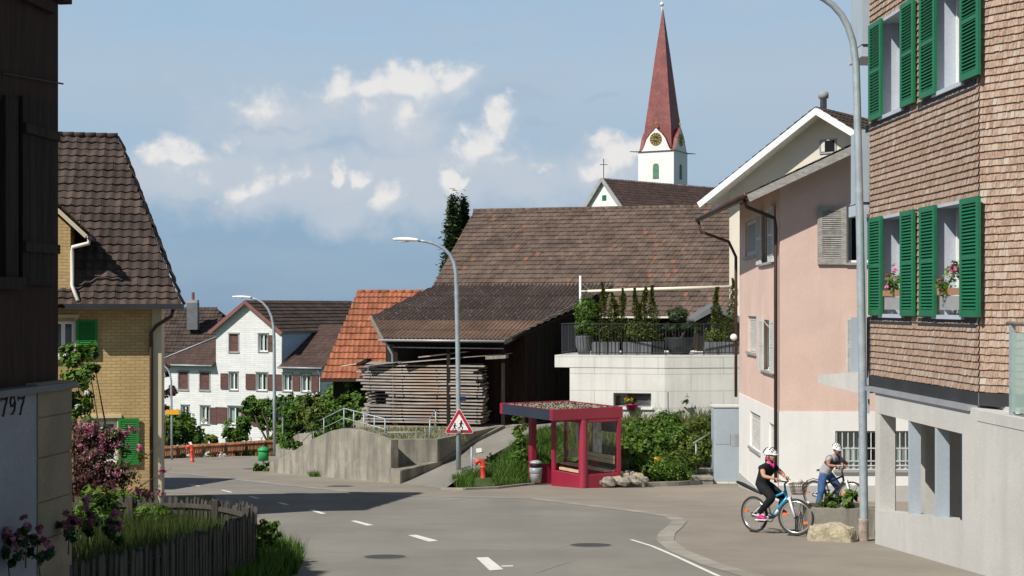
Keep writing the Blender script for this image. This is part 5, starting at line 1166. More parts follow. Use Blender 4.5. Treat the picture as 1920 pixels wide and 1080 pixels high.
mb = MB(); k_ = wN - .5; p0 = NP(-k_, 0, -.1); p1 = NP(k_, 0, -.1); mb.poly([V((p0.x, p0.y, -3)), V((p1.x, p1.y, -3)), p1, NP(0, 0, -.1), p0]); b0 = NP(k_, 26, -.1); mb.poly([V((p1.x, p1.y, -3)), V((b0.x, b0.y, -3)), b0, p1]); mb.build('nave_wall', MT['church_white'], h)
NF = Fac(rA.to_2d(), e2.to_2d()); mb = MB(); wq = NF.rect(1129.5, 1137, 366, 376); NF.box(mb, wq[0], wq[1], wq[2], wq[3], .0, .05); mb.build('nave_hatch', MT['green_paint'], h)
mb = MB(); cp = NP(0, -.1); mb.tube([cp, cp + V((0, 0, 2.3))], .05, 5); mb.tube([cp + V((-.45, 0, 1.6)), cp + V((.45, 0, 1.6))], .04, 5); mb.build('cross', MT['anthracite'], h)
# ================================================================ retaining walls and rails
a, b = G(503, 885), G(733, 905); RW = Fac(a.to_2d(), (b - a).to_2d()); LR_ = (b - a).to_2d().length
h = thing('retaining_wall', 'streaky old concrete retaining wall rising along the road below the timber stack', 'retaining wall', (a + b) / 2)
top = [RW.at(px, py) for px, py in ((505, 868), (540, 852), (588, 822), (620, 808), (642, 803), (664, 805), (690, 813), (722, 824), (733, 825))]
mb = MB(); n = len(top)
for (u0, z0), (u1, z1) in zip(top, top[1:]):
    g0, g1 = gz(0, RW.pt(u0, 0).y) - .3, gz(0, RW.pt(u1, 0).y) - .3
    P8 = [RW.pt(u0, g0), RW.pt(u1, g1), RW.pt(u1, g1, -.28), RW.pt(u0, g0, -.28), RW.pt(u0, z0), RW.pt(u1, z1), RW.pt(u1, z1, -.28), RW.pt(u0, z0, -.28)]
    mb.add(P8, [(4, 5, 6, 7), (0, 1, 5, 4), (2, 3, 7, 6)])
u1, z1 = top[-1]; mb.poly([RW.pt(u1, -6.5), RW.pt(u1, -6.5, -.28), RW.pt(u1, z1, -.28), RW.pt(u1, z1)]); mb.build('wall_face', MT['concrete_old'], h)
q = MB(); c0, c1 = P(722, 824, 48.2), P(820, 824, 48.4); 
q.prism([V((c0.x, c0.y, -6.2)), V((c1.x, c1.y, -6.2)), V((c1.x, c1.y, c1.z)), V((c0.x, c0.y, c0.z))], (0, .28, 0)); q.build('upper_wall', MT['concrete_old'], h)
q = MB(); r1 = P(943, 801, 54.4)
q.prism([V((c1.x + .003, c1.y, -6.2)), V((r1.x, r1.y, -6.2)), V((r1.x, r1.y, PZ + .12)), V((c1.x + .003, c1.y, c1.z))], (-.28, .1, 0)); q.build('ramp_side_wall', MT['concrete_old'], h)
q = MB(); l0 = V((b.x - .15, b.y + .02, 0)); l1 = G(752, 907); l1.z = 0; l2 = P(822, 872, 48.4)
q.prism([V((l0.x, l0.y, -6.6)), V((l1.x - .03, l1.y, -6.6)), V((l1.x - .03, l1.y, -5.5)), V((l0.x, l0.y, -5.5))], (0, .3, 0))
q.prism([V((l1.x, l1.y + .02, -6.6)), V((l2.x, l2.y, -6.4)), V((l2.x, l2.y, -5.42)), V((l1.x, l1.y + .02, -5.5))], (-.28, .1, 0)); q.build('low_wall', MT['concrete_old'], h)
q = MB(); k1, k2, k3 = l2, P(890, 829, 51.4), P(946, 802, 54.2)
for x, y in ((k1, k2), (k2, k3)):
    zz = lambda p: (HZ and p.z) ; q.prism([V((x.x, x.y, x.z - .35)), V((y.x, y.y, y.z - .35)), V((y.x, y.y, y.z + .1)), V((x.x, x.y, x.z + .1))], (-.22, .05, 0))
q.build('ramp_kerb', MT['concrete_old'], h)
q = MB(); q.poly([V((l0.x, l0.y + .1, -5.53)), V((l1.x - .1, l1.y + .1, -5.53)), V((l2.x - .1, l2.y, -5.47)), V((c1.x, c1.y, -5.47)), V((c0.x, c0.y, -5.53)), V((l0.x - .2, l0.y + 1, -5.53))]); o = q.build('gravel_strip', MT['gravel']); tag(o, 'gravel ledge at the foot of the upper retaining wall', None, None, 'structure')
def rail(lab, pts, hgt, posts, r=.022, mid=.5, name='handrail'):
    t = thing(name, lab, 'railing', pts[0]); m = MB(); up = V((0, 0, hgt))
    m.tube([p + up for p in pts], r, 8); 
    if mid: m.tube([p + up * mid for p in pts], r * .8, 8)
    m.build('rail', MT['galv'], t, True)
    for i, f in posts: p = pts[i].lerp(pts[min(i + 1, len(pts) - 1)], f); m = MB(); m.tube([p + V((0, 0, -.1)), p + up], r, 8); m.build('post', MT['galv'], t, True)
    return t
w = lambda px, py, o=-.4: RW.pt(*RW.at(px, py, o), o)
rail('galvanised tube handrail following the crest of the retaining wall', [w(588, 829), w(645, 802), w(722, 824)], .72, [(0, 0), (0, .35), (0, 1), (1, .25), (1, .5), (1, .75), (1, 1)])
rail('short galvanised rail frame at the edge of the gravel yard', [P(722, 824, 48.6), P(806, 824, 48.8), P(817, 806, 50.0)], .72, [(1, 0), (1, 1)], mid=.35)
h = thing('side_wall', 'second stained concrete wall farther down the side street behind the lamp', 'retaining wall', P(545, 850, 76))
f = Fac(P(516, 0, 78).to_2d(), (P(585, 0, 74) - P(516, 0, 78)).to_2d()); q = MB(); m = [f.at(*p) for p in ((516, 834), (560, 813), (582, 811), (592, 830))]
for (x0, y0), (x1, y1) in zip(m, m[1:]): q.add([f.pt(x0, -9), f.pt(x1, -9), f.pt(x1, y1), f.pt(x0, y0), f.pt(x0, -9, -.25), f.pt(x1, -9, -.25), f.pt(x1, y1, -.25), f.pt(x0, y0, -.25)], [(0, 1, 2, 3), (3, 2, 6, 7), (5, 4, 7, 6)])
q.build('wall_face', MT['concrete_old'], h)
# ================================================================ street lamps
def lamp(lab, base, pts, rb, rt, head, hl, plate=None):
    t = thing('street_lamp', lab, 'street lamp', base, 'street lamps')
    m = MB(); k = len(pts); m.tube(pts, [rb + (rt - rb) * i / (k - 1) for i in range(k)], 12); m.build('pole', MT['galv'], t, True)
    if head is not None:
        m = MB(); p = head; d = hl; u = V((0, 1, 0)); n = 10; vs = []
        for i in range(n + 1):
            s_ = i / n; wd = .14 * math.sin(math.pi * min(1, .25 + s_ * .6)) ** .7; ht = .10 * math.sin(math.pi * min(.95, .2 + s_ * .65)); c = p + d * s_
            for j in range(10): a = 2 * math.pi * j / 10; z_ = math.sin(a) * ht; vs.append(c + u * math.cos(a) * wd + V((0, 0, z_ if z_ > 0 else z_ * .45)))
        m.add(vs, [(i * 10 + j, i * 10 + (j + 1) % 10, i * 10 + 10 + (j + 1) % 10, i * 10 + 10 + j) for i in range(n) for j in range(10)] + [tuple(range(9, -1, -1)), tuple(range(n * 10, n * 10 + 10))])
        hd = m.build('lamp_head', MT['sign_white'], t, True); m = MB(); m.abox(0, 0, 0, 0, 0, 0) if 0 else None
        c = p + d * .6; m.lathe([(.11, -.05), (.09, -.07), (.02, -.085)], c, 12, .5, 2.0, 1); m.build('diffuser', MT['white_plastic'], hd, True)
    return t
g1 = P(860, 897, 47.0)
def arcpts(px, d): return [P(x, y, d) for x, y in px]
dL = g1.y
lamp('tall galvanised street lamp standing in the grass beside the ramp, carrying the triangular warning sign', g1, [g1, P(859.5, 760, dL), P(858, 640, dL), P(856, 540, dL)] + arcpts(((855, 512), (851, 492), (843, 477), (831, 465), (815, 457), (798, 452.5), (784, 451)), dL), .085, .045, P(786, 451, dL), P(737, 449, dL) - P(786, 451, dL))
m = MB(); m.tube([P(856.4, 540, dL), P(856.2, 534, dL)], .075, 10); o = m.build('pole_collar', MT['galv'], bpy.data.objects['street_lamp'])
g2 = V(P(515, 852, 78)); d2 = 78
lamp('galvanised street lamp at the far bend in front of the white house', g2, [g2, P(514.5, 740, d2), P(514, 640, d2)] + arcpts(((513, 612), (509, 593), (502, 578), (492, 567), (481, 561), (470, 558.5)), d2), .1, .05, P(472, 558, d2), P(436, 556.5, d2) - P(472, 558, d2))
g3 = G(322, 862)
lamp('thin small lamp post beside the yellow house corner in front of the orange fence', g3, [g3, P(322, 780, g3.y), P(321, 715, g3.y)] + arcpts(((319, 702), (315, 693), (309, 687), (302, 684)), g3.y), .06, .04, P(303, 684, g3.y), P(270, 683, g3.y) - P(303, 684, g3.y))
m = MB(); m.abox(P(311, 0, g3.y - .1).x, P(336, 0, g3.y - .1).x, g3.y - .1, g3.y - .07, P(0, 777, g3.y).z, P(0, 768, g3.y).z); o = m.build('direction_sign', MT['sign_yellow']); tag(o, 'small yellow direction sign on the thin lamp post', 'sign')
g4 = G(1621, 1014); g4.x -= .02; d4 = g4.y
lamp('thick galvanised street lamp leaning slightly beside the shingled house', g4, [g4, P(1620.5, 990, d4), P(1620, 975, d4), P(1616, 640, d4), P(1612, 400, d4), P(1607, 190, d4)] + arcpts(((1605, 120), (1599, 78), (1590, 50), (1578, 28), (1562, 10), (1545, -2), (1520, -14), (1480, -25)), d4), .082, .05, P(1482, -25, d4), P(1380, -34, d4) - P(1482, -25, d4))
m = MB(); m.tube([g4 + V((0, 0, -.1)), g4 + V((0, 0, .04)), g4 + V((0, 0, .35)), g4 + V((0, 0, .40))], [.10, .092, .088, .084], 14); m.build('rusty_base', MT['rust'], bpy.data.objects['street_lamp.003'], True)
# warning sign on lamp 1
t = thing('warning_sign', 'red bordered triangular warning sign with two running children on the lamp post', 'road sign', P(861, 812, dL - .12))
ds = dL - .13
def tri(c, r, y, m, z=None): pts = [P(c[0] + r * math.cos(a) * 1.0, c[1] - r * math.sin(a), y) for a in (math.pi / 2, math.pi / 2 + 2 * math.pi / 3, math.pi / 2 + 4 * math.pi / 3)]; return pts
def rtri(c, r, y, cr):
    out = []
    for k in range(3):
        a = math.pi / 2 + 2 * math.pi * k / 3; cx, cy = c[0] + (r - 2 * cr) * math.cos(a), c[1] - (r - 2 * cr) * math.sin(a)
        for j in range(5): b_ = a - math.pi / 3 + (2 * math.pi / 3) * j / 4; out.append(P(cx + cr * math.cos(b_), cy - cr * math.sin(b_), y))
    return out
c = (861, 796.5); m = MB(); m.prism(rtri(c, 32.5, ds, 3), (0, .02, 0)); m.build('plate', MT['sign_white'], t)
m = MB(); m.prism(rtri(c, 31, ds - .004, 2.5), (0, .004, 0)); m.build('red_border', MT['sign_red'], t)
m = MB(); m.prism(rtri(c, 20.5, ds - .008, 1), (0, .004, 0)); m.build('white_field', MT['sign_white'], t)
m = MB(); yq = ds - .011
def fig(x, y, s, fl=1):
    L = lambda a, b, w: m.bar(P(x + a[0] * s * fl, y + a[1] * s, yq), P(x + b[0] * s * fl, y + b[1] * s, yq), w * s / 50, .004, up=(0, 1, 0))
    m.prism([P(x + 1.6 * s * math.cos(t_), y - 8 * s + 1.6 * s * math.sin(t_), yq) for t_ in [2 * math.pi * i / 10 for i in range(10)]], (0, .004, 0))
    L((0, -6.5), (-1, -1), 2.6); L((-1, -1), (2, 2), 1.4); L((2, 2), (1.5, 5.5), 1.2); L((-1, -1), (-2.5, 2.5), 1.4); L((-2.5, 2.5), (-6, 3), 1.2); L((0, -5.5), (3.5, -3), 1.1); L((0, -5.5), (-3.5, -3.5), 1.1)
fig(865, 799, 1.15); fig(853, 802, .95, 1); m.bar(P(848, 807, yq), P(875, 807, yq), .02, .004, up=(0, 1, 0)); m.build('running_children', MT['black'], t)
m = MB(); m.tube([P(858, 808, dL - .09), P(864, 808, dL - .09)], .1, 10); m.build('clamp', MT['galv'], t)
m = MB(); m.abox(P(862, 0, dL).x, P(873.5, 0, dL).x, dL - .03, dL - .01, P(0, 752, dL).z, P(0, 743, dL).z); o = m.build('number_plate', MT['sign_blue']); tag(o, 'small blue plate fixed to the lamp post above the warning sign', 'sign')
t = thing('notice_board', 'dark blue notice board half hidden by the shrubs below the white house', 'board', P(545, 800, 84)); m = MB(); m.abox(P(519, 0, 84).x, P(557, 0, 84).x, 84, 84.06, P(0, 782, 84).z, P(0, 754, 84).z); m.build('panel', MT['sign_blue'], t); m = MB(); m.tube([P(530, 782, 84), P(530, 830, 84)], .04, 6); m.build('post', MT['galv'], t)
m = MB(); m.abox(P(523, 0, 83.99).x, P(529, 0, 83.9).x, 83.98, 83.99, P(0, 768, 84).z, P(0, 759, 84).z); m.build('pictogram', MT['pale_steel'], t)
m = MB(); g = P(898, 845, 49.5); m.pbox(g + V((-.1, 0, -.08)), (.2, 0, .03), (0, .02, 0), (-.01, 0, .15)); o = m.build('marker_plate', MT['sign_white']); tag(o, 'small white marker plate above the red hydrant on the ramp edge', 'sign')
# ================================================================ bus shelter
K = V((2.23, 43.6, 0)); fS = V((.871, .491, 0)); gS = V((-.491, .871, 0))
def SP(a, b, z): p = K + fS * a + gS * b; return V((p.x, p.y, z))
def SB(m, a0, a1, b0, b1, z0, z1): return m.pbox(SP(a0, b0, z0), fS * (a1 - a0), gS * (b1 - b0), V((0, 0, z1 - z0)))
h = thing('bus_shelter', 'crimson framed bus shelter with flat gravel roof and dark blue fascia', 'bus shelter', SP(.5, 1.6, gz(0, 45)))
zg0 = gz(0, 43.6) - .05; zT = -3.19; zU = -3.54; zb_ = gz(0, 43.6)
gb = lambda b: gz(0, 43.6 + .871 * b) - .06
m = MB(); m.tube([SP(0.02, 0.02, zg0), SP(.02, .02, zU)], .115, 20, .5, False)
m.build('corner_post', MT['pinkred'], h, True)
m = MB()
# long road side panel (a = 0)
SB(m, -.05, .05, .08, 1.86, gb(1.8), zb_ + .40); SB(m, -.05, .05, 1.68, 1.86, zb_ + .40, zU); SB(m, -.05, .05, .08, .2, zb_ + .40, zU); SB(m, -.05, .05, .2, 1.68, zU - .14, zU)
# front side panel (b = 0)
SB(m, .08, 1.42, -.05, .05, zg0, zb_ + .42); SB(m, 1.28, 1.42, -.05, .05, zb_ + .42, zU); SB(m, .08, .16, -.05, .05, zb_ + .42, zU); SB(m, .16, 1.28, -.05, .05, zU - .12, zU)
# far post, back posts, low back panel
SB(m, -.06, .14, 3.1, 3.32, gb(3.3), zU); SB(m, 1.32, 1.42, 3.2, 3.3, gb(3.3), zU); SB(m, 1.36, 1.42, 1.3, 1.62, gb(2), zU); SB(m, 1.38, 1.42, .06, 3.2, gb(3), zb_ + .5)
SB(m, .14, 1.36, 3.24, 3.28, gb(3.3), zb_ + .42)
m.build('frame', MT['crimson'], h, bevel=.02)
for q in ((0, 0, .2, 1.68, zb_ + .40, zU - .14), (.16, 1.28, 0, 0, zb_ + .42, zU - .12), (1.395, 1.395, .06, 1.3, zb_ + .5, zU), (1.395, 1.395, 1.62, 3.2, zb_ + .5, zU)): m = MB(); m.poly([SP(q[0], q[2], q[4]), SP(q[1], q[3], q[4]), SP(q[1], q[3], q[5]), SP(q[0], q[2], q[5])]); m.build('glass_pane', MT['clear_glass'], h)
m = MB(); a0, a1, b0, b1 = -1.155, 1.47, -.06, 3.32
SB(m, a0, a1, b0, b0 + .06, zU, zT); SB(m, a1 - .06, a1, b0 + .06, b1, zU, zT); SB(m, a0 + .06, a1 - .06, b1 - .06, b1, zU, zT)
SB(m, a0, a0 + .06, b1 - .18, b1, zU, zT); SB(m, a0, a0 + .06, b0 + .061, b0 + .16, zU, zT); SB(m, a0, a0 + .03, b0 + .16, b1 - .18, zT - .02, zT)
m.build('roof_fascia', MT['crimson'], h, bevel=.02)
m = MB(); SB(m, a0 + .004, a0 + .05, b0 + .161, b1 - .181, zU + .002, zT - .022); m.build('blue_fascia', MT['navy'], h)
m = MB(); SB(m, a0 + .06, a1 - .06, b0 + .06, b1 - .06, zU + .03, zT - .03); o = m.build('roof_deck', MT['gravel'], h)
m = MB(); SB(m, a0 + .06, a1 - .06, b0 + .06, b1 - .06, zU + .01, zU + .029); m.build('ceiling', MT['anthracite'], h)
m = MB(); n_ = 500
pts = np.array([SP(random.uniform(a0 + .1, a1 - .1), random.uniform(b0 + .1, b1 - .1), zT - .015) for _ in range(n_)]); tag(leaf_obj('roof_debris', pts, .035, MT['leaf_plum'], h, None, .7, .5), None, None, None, 'stuff')
m = MB()
for k in range(3): SB(m, .98 + k * .13, 1.09 + k * .13, .25, 3.0, zb_ + .42, zb_ + .46)
for k in range(2): SB(m, 1.33, 1.36, .25, 3.0, zb_ + .66 + k * .14, zb_ + .78 + k * .14)
SB(m, .1, .2, .3, 1.6, zb_ + .42, zb_ + .5); m.build('bench', MT['light_wood'], h)
m = MB(); SB(m, 1.30, 1.32, .95, 1.45, zb_ + .95, zU - .1); SB(m, 1.30, 1.32, 2.0, 2.5, zb_ + 1.2, zU - .1); m.build('timetable', MT['paper'], h)
m = MB(); SB(m, 1.365, 1.385, .08, 1.28, zU - .5, zU - .02); m.build('back_panel', MT['slat_grey'], h)
# bin beside the shelter
g = SP(-.12, 2.72, 0); g.z = gz(g.x, g.y)
t = thing('litter_bin', 'grey metal litter bin with a bag standing at the open side of the bus shelter', 'litter bin', g)
m = MB(); m.lathe([(.17, .08), (.20, .36), (.20, .40)], g, 18); m.build('body', MT['bin_grey'], t, True)
m = MB(); m.lathe([(.203, .38), (.222, .42), (.218, .54), (.19, .57)], g, 18); m.build('bag', MT['zinc'], t, True)
m = MB(); m.lathe([(.185, .58), (.19, .68), (.17, .70)], g, 18); m.build('opening', MT['black_plastic'], t, True)
m = MB(); m.lathe([(.20, .70), (.20, .76), (.10, .80)], g, 18); m.build('lid', MT['bin_grey'], t, True); m = MB(); m.tube([g + V((0, .12, -.05)), g + V((0, .12, .1))], .03, 6); m.build('foot', MT['bin_grey'], t, True)
# ================================================================ hydrants, bin, cabinet
def hydrant(px, py, hh, lab, g=None):
    g = g or G(px, py); t = thing('hydrant', lab, 'hydrant', g, 'red hydrants'); s = hh / .8
    m = MB(); m.lathe([(.10 * s, -.05), (.12 * s, .03), (.12 * s, .07), (.085 * s, .09), (.085 * s, .5 * s), (.1 * s, .52 * s), (.1 * s, .58 * s)], g, 16)
    m.tube([g + V((0, 0, .5)) * s, g + V((0, 0, .62)) * s, g + V((-.03, 0, .72)) * s, g + V((-.12, -.03, .76)) * s, g + V((-.2, -.05, .73)) * s, g + V((-.23, -.06, .64)) * s], [.085 * s, .09 * s, .09 * s, .085 * s, .075 * s, .07 * s], 12); m.build('body', MT['hydrant_red'], t, True)
    m = MB(); m.tube([g + V((-.19, -.05, .66)) * s, g + V((-.27, -.07, .62)) * s], .05 * s, 10); m.build('outlet_cap', MT['zinc'], t, True)
hydrant(906, 904, .80, 'bright red hydrant standing in the grass between the lamp post and the bus shelter', P(906, 907, 45.0))
hydrant(360, 866, .85, 'small distant red hydrant in front of the orange slat fence')
g = P(884, 897, 46.2); t = thing('step_rail', 'thin grey post with a sloping rail beside the red hydrant', 'railing', g); m = MB(); m.tube([g + V((0, 0, -.1)), g + V((0, 0, 1.05))], .028, 8); m.build('post', MT['galv'], t, True); m = MB(); m.tube([g + V((.03, 0, .68)), g + V((.95, .5, .28))], .02, 8); m.build('rail', MT['galv'], t, True)
g = P(895, 897, 46.0); m = MB(); m.abox(g.x - .13, g.x + .13, g.y, g.y + .2, g.z - .1, g.z + .5); o = m.build('stone_post', MT['rock_grey'], None, False, .03); tag(o, 'short weathered stone post behind the red hydrant', 'post')
g = G(494, 874); t = thing('green_bin', 'bright green dog waste bin on a bushy tuft beside the retaining wall', 'litter bin', g); m = MB(); m.lathe([(.24, 0), (.24, .42), (.22, .44)], g + V((0, 0, .25)), 14, .5, 1, .7); m.build('body', MT['bin_green'], t, True); m = MB(); m.lathe([(.28, .44), (.28, .51), (.14, .63), (.07, .65)], g + V((0, 0, .25)), 14, .5, 1, .7); m.build('lid', MT['bin_green'], t, True); m = MB(); m.tube([g, g + V((0, 0, .3))], .05, 6); m.build('foot', MT['galv'], t)
dcb = 46.9; gq = gz(0, dcb)
t = thing('electric_cabinet', 'tall pale blue grey metal cabinet standing against the pink house', 'cabinet', P(1366, 903, dcb)); x0, x1 = P(1339, 0, dcb).x, P(1390, 0, dcb).x; zt_ = P(0, 764, dcb).z; zm_ = P(0, 833, dcb).z
m = MB(); m.abox(x0, x1, dcb + .02, dcb + .7, gq - .1, zt_); m.build('body', MT['pale_steel'], t); m = MB(); m.abox(x0 - .03, x1 + .03, dcb - .02, dcb + .72, zt_ + .002, zt_ + .06); m.build('cap', MT['concrete_white'], t)
m = MB(); m.abox(x0 + .04, x1 - .03, dcb - .01, dcb + .018, gq + .08, zm_ - .006); m.abox(x0 + .04, x1 - .03, dcb - .01, dcb + .018, zm_ + .006, zt_ - .05); m.build('door', MT['pale_steel'], t); m = MB(); m.abox(x0 - .02, x1 + .02, dcb - .04, dcb + .7, gq - .2, gq + .07); m.build('plinth', MT['concrete_white'], t)
m = MB(); db = 44.9; m.abox(P(1371, 0, db).x, P(1402, 0, db).x, db, db + .25, P(0, 838, db).z, P(0, 814, db).z); o = m.build('meter_box', MT['zinc'], None, False, .01); tag(o, 'small light grey meter box projecting from the pink house wall', 'meter box')
# ================================================================ steps, rockery
t = thing('stone_steps', 'weathered grey stone steps climbing beside the metal cabinet', 'steps', P(1315, 895, 46.5))
m = MB()
for px0, px1, py, d in ((1287, 1318, 894, 46.3), (1304, 1332, 880, 47.2), (1322, 1345, 868, 48.1)):
    a = P(px0, py, d); m.abox(a.x, P(px1, 0, d).x + .35, d, d + 1.0, a.z - .12, a.z); m.abox(a.x + .05, P(px1, 0, d).x + .35, d + .04, d + 1.0, a.z - .7, a.z - .122, .2)
m.build('treads', MT['rock_grey'], t, False, .015); m = MB(); a, b_ = P(1270, 905, 46.0), P(1340, 856, 49.0); m.prism([a, b_, b_ + V((0, 0, -1.5)), a + V((0, 0, -.2))], (-.14, .1, 0)); m.build('cheek_wall', MT['concrete_old'], t)
rail_p = [P(1300, 884, 46.5), P(1340, 858, 48.8)]
tt = rail('thin galvanised handrail beside the stone steps', rail_p, .95, [(0, .12)], mid=0)
def stone(c, r, sx, sy, sz, seed):
    rr = random.Random(seed); vs, fs = [], []; n, mm = 6, 9
    for i in range(n + 1):
        for j in range(mm):
            th = math.pi * i / n; ph = 2 * math.pi * j / mm; k = r * (1 + rr.uniform(-.16, .16)); q = [math.sin(th) * math.cos(ph), math.sin(th) * math.sin(ph), math.cos(th)]
            q = [math.copysign(abs(x) ** .7, x) for x in q]; vs.append(V(c) + V((q[0] * k * sx, q[1] * k * sy, q[2] * k * sz)))
    for i in range(n):
        for j in range(mm): fs.append((i * mm + j, (i + 1) * mm + j, (i + 1) * mm + (j + 1) % mm, i * mm + (j + 1) % mm))
    return vs, fs
SPOT = [(1113, 902, .14), (1124, 904, .12), (1140, 903, .20), (1156, 900, .19), (1150, 895, .17), (1170, 903, .17), (1166, 893, .18), (1183, 898, .15), (1181, 889, .16), (1196, 893, .14), (1133, 897, .13), (1194, 903, .12), (1122, 898, .10), (1208, 899, .12)]
for i, (px, py, r) in enumerate(SPOT):
    c = P(px, py, 43.95 + (904 - py) * .05); c.z = max(c.z, gz(0, c.y) + r * .3); vs, fs = stone((0, 0, 0), r, random.uniform(1, 1.5), 1, random.uniform(.65, .9), i)
    m = MB(); m.add([v + c for v in vs], fs, random.random()); o = m.build('rockery_stone', MT['rock_grey' if i % 3 else 'rock'], None); tag(o, 'rough grey brown field stone in the rockery beside the bus shelter', 'stone', 'rockery stones')
m = MB(); pth = [V((3.5, 44.35, 0)), V((4.3, 44.5, 0)), V((5.4, 45.2, 0)), V((6.2, 46.1, 0))]
for a, b_ in zip(pth, pth[1:]): a = V((a.x, a.y, gz(0, a.y) - .1)); b_ = V((b_.x, b_.y, gz(0, b_.y) - .1)); m.bar(a + V((0, 0, .13)), b_ + V((0, 0, .13)), .15, .22, up=(0, 0, 1))
o = m.build('kerb', MT['concrete_old']); tag(o, 'low stone kerb along the rockery bed', None, None, 'structure')
m = MB(); pth = [G(828, 918), G(870, 918.5), G(930, 916), G(985, 910), G(1000, 909)]
for a, b_ in zip(pth, pth[1:]): m.bar(a, b_, .12, .12, up=(0, 0, 1))
o = m.build('kerb', MT['kerbstone']); tag(o, 'low kerb edging the grass triangle below the lamp post', None, None, 'structure')
vs, fs = stone((0, 0, 0), .16, 1.3, 1, .7, 77); m = MB(); c = G(843, 908) + V((0, .2, .12)); m.add([v + c for v in vs], fs); o = m.build('boulder', MT['concrete_white']); tag(o, 'pale boulder at the tip of the grass triangle', 'stone')
# ================================================================ planter wall + rock near the cyclists
gp = 25.75; xa, xb = P(1500, 0, gp).x, P(1640, 0, gp).x
t = thing('planter_wall', 'low concrete planter wall behind the limestone boulder', 'planter', (5.9, gp, gz(0, gp)))
m = MB(); zt_ = P(0, 954, gp).z; m.abox(xa + .15, xb, gp, gp + .18, gz(0, gp) - .2, zt_); m.abox(xa + .15, xa + .33, gp + .181, gp + 1.2, gz(0, gp) - .3, zt_ - .002); m.build('wall_face', MT['concrete_old'], t); m = MB(); m.abox(xa + .33, xb, gp + .182, gp + 1.2, gz(0, gp) - .3, zt_ - .06); m.build('soil', MT['soil'], t)
c = P(1560, 996, 24.9); c.z = gz(0, 24.9) + .14
vs, fs = stone((0, 0, 0), .2, 1.0, 1, 1, 5); rr = random.Random(3); nv = []
m = MB(); nx, ny, nz = 14, 7, 6; vs = []; idx = {}
def rk(i, j, k):
    x, y, z = i / nx * 2 - 1, j / ny * 2 - 1, k / nz * 2 - 1
    topz = .62 + .38 * math.exp(-((x - .05) / .5) ** 2) ; sh_ = 1 - .10 * abs(x) ** 3
    q = V((x * (.40 - .03 * z), y * .20 * sh_, z * .18 * (topz if z > 0 else 1)))
    nz_ = V((math.sin(x * 7 + z * 5) * .012 + math.sin(x * 17 + y * 13 + z * 11) * .010, math.sin(y * 9 + x * 11 + z * 3) * .018, (math.sin(x * 8 + y * 6) * .014 + math.sin(x * 19 + y * 15) * .008) * (1 if z > -.9 else .2)))
    e = sum(1 for v_ in (x, y, z) if abs(v_) > .99); q *= (1 - .03 * max(0, e - 1)); return c + Matrix.Rotation(math.radians(-32), 3, 'Z') @ (q + nz_ * .6)
for i in range(nx + 1):
    for j in range(ny + 1):
        for k in range(nz + 1):
            if i in (0, nx) or j in (0, ny) or k in (0, nz): idx[(i, j, k)] = len(vs); vs.append(rk(i, j, k))
fs = []
for i in range(nx):
    for j in range(ny):
        for k in (0, nz): q = (idx[(i, j, k)], idx[(i + 1, j, k)], idx[(i + 1, j + 1, k)], idx[(i, j + 1, k)]); fs.append(q if k else q[::-1])
for i in range(nx):
    for k in range(nz):
        for j in (0, ny): q = (idx[(i, j, k)], idx[(i + 1, j, k)], idx[(i + 1, j, k + 1)], idx[(i, j, k + 1)]); fs.append(q if j == 0 else q[::-1])
for j in range(ny):
    for k in range(nz):
        for i in (0, nx): q = (idx[(i, j, k)], idx[(i, j + 1, k)], idx[(i, j + 1, k + 1)], idx[(i, j, k + 1)]); fs.append(q if i else q[::-1])
m.add(vs, fs); o = m.build('boulder', MT['rock']); tag(o, 'blocky yellowish limestone boulder beside the thick lamp post', 'boulder')
# ================================================================ fences
t = thing('orange_fence', 'orange brown slat fence in front of the white house garden', 'fence', P(400, 855, 80))
pts = [P(285, 868, 74.5), P(330, 862, 76.5), P(420, 855, 80), P(518, 848, 85)]; m = MB(); mr = MB(); mp = MB()
tz = lambda p, px: None
for (a, b_), (p0, p1) in zip(zip(pts, pts[1:]), (((285, 838), (330, 835)), ((330, 835), (420, 830)), ((420, 830), (518, 824)))):
    ta = P(p0[0], p0[1], a.y); tb = P(p1[0], p1[1], b_.y); n = int((b_ - a).length / .145)
    for i in range(n):
        p = a.lerp(b_, i / n); q_ = ta.lerp(tb, i / n); q_.z += random.uniform(-.015, .015); m.bar(p + V((0, 0, -.15)), V((p.x, p.y, q_.z)), .095, .02, random.random(), up=(0, 1, 0))
    for fz in (.3, .8): mr.bar(a.lerp(ta, fz) + V((0, .05, 0)), b_.lerp(tb, fz) + V((0, .05, 0)), .06, .06)
    for i in range(0, n, 14): p = a.lerp(b_, i / n) + V((0, .1, 0)); mp = MB(); mp.bar(p + V((0, 0, -.2)), V((p.x, p.y, ta.lerp(tb, i / n).z - .05)), .09, .09); mp.build('post', MT['grey_wood'], t)
m.build('slats', MT['orange_wood'], t); mr.build('rail', MT['orange_wood'], t)
t = thing('picket_fence', 'weathered grey picket fence curving around the shaded front garden', 'fence', (-3.7, 19, gz(0, 19)))
fp = [V((-4.2, 12.3, 0)), V((-3.72, 14.5, 0)), V((-3.6, 17, 0)), V((-3.58, 19.3, 0)), V((-3.75, 20.4, 0)), V((-4.05, 21.4, 0)), V((-4.5, 22.4, 0)), V((-5.1, 23.5, 0)), V((-5.6, 23.95, 0)), V((-6.6, 24.1, 0)), V((-8.2, 24.2, 0))]
m = MB(); mr = MB(); mp = MB(); run = dense(fp, .105)
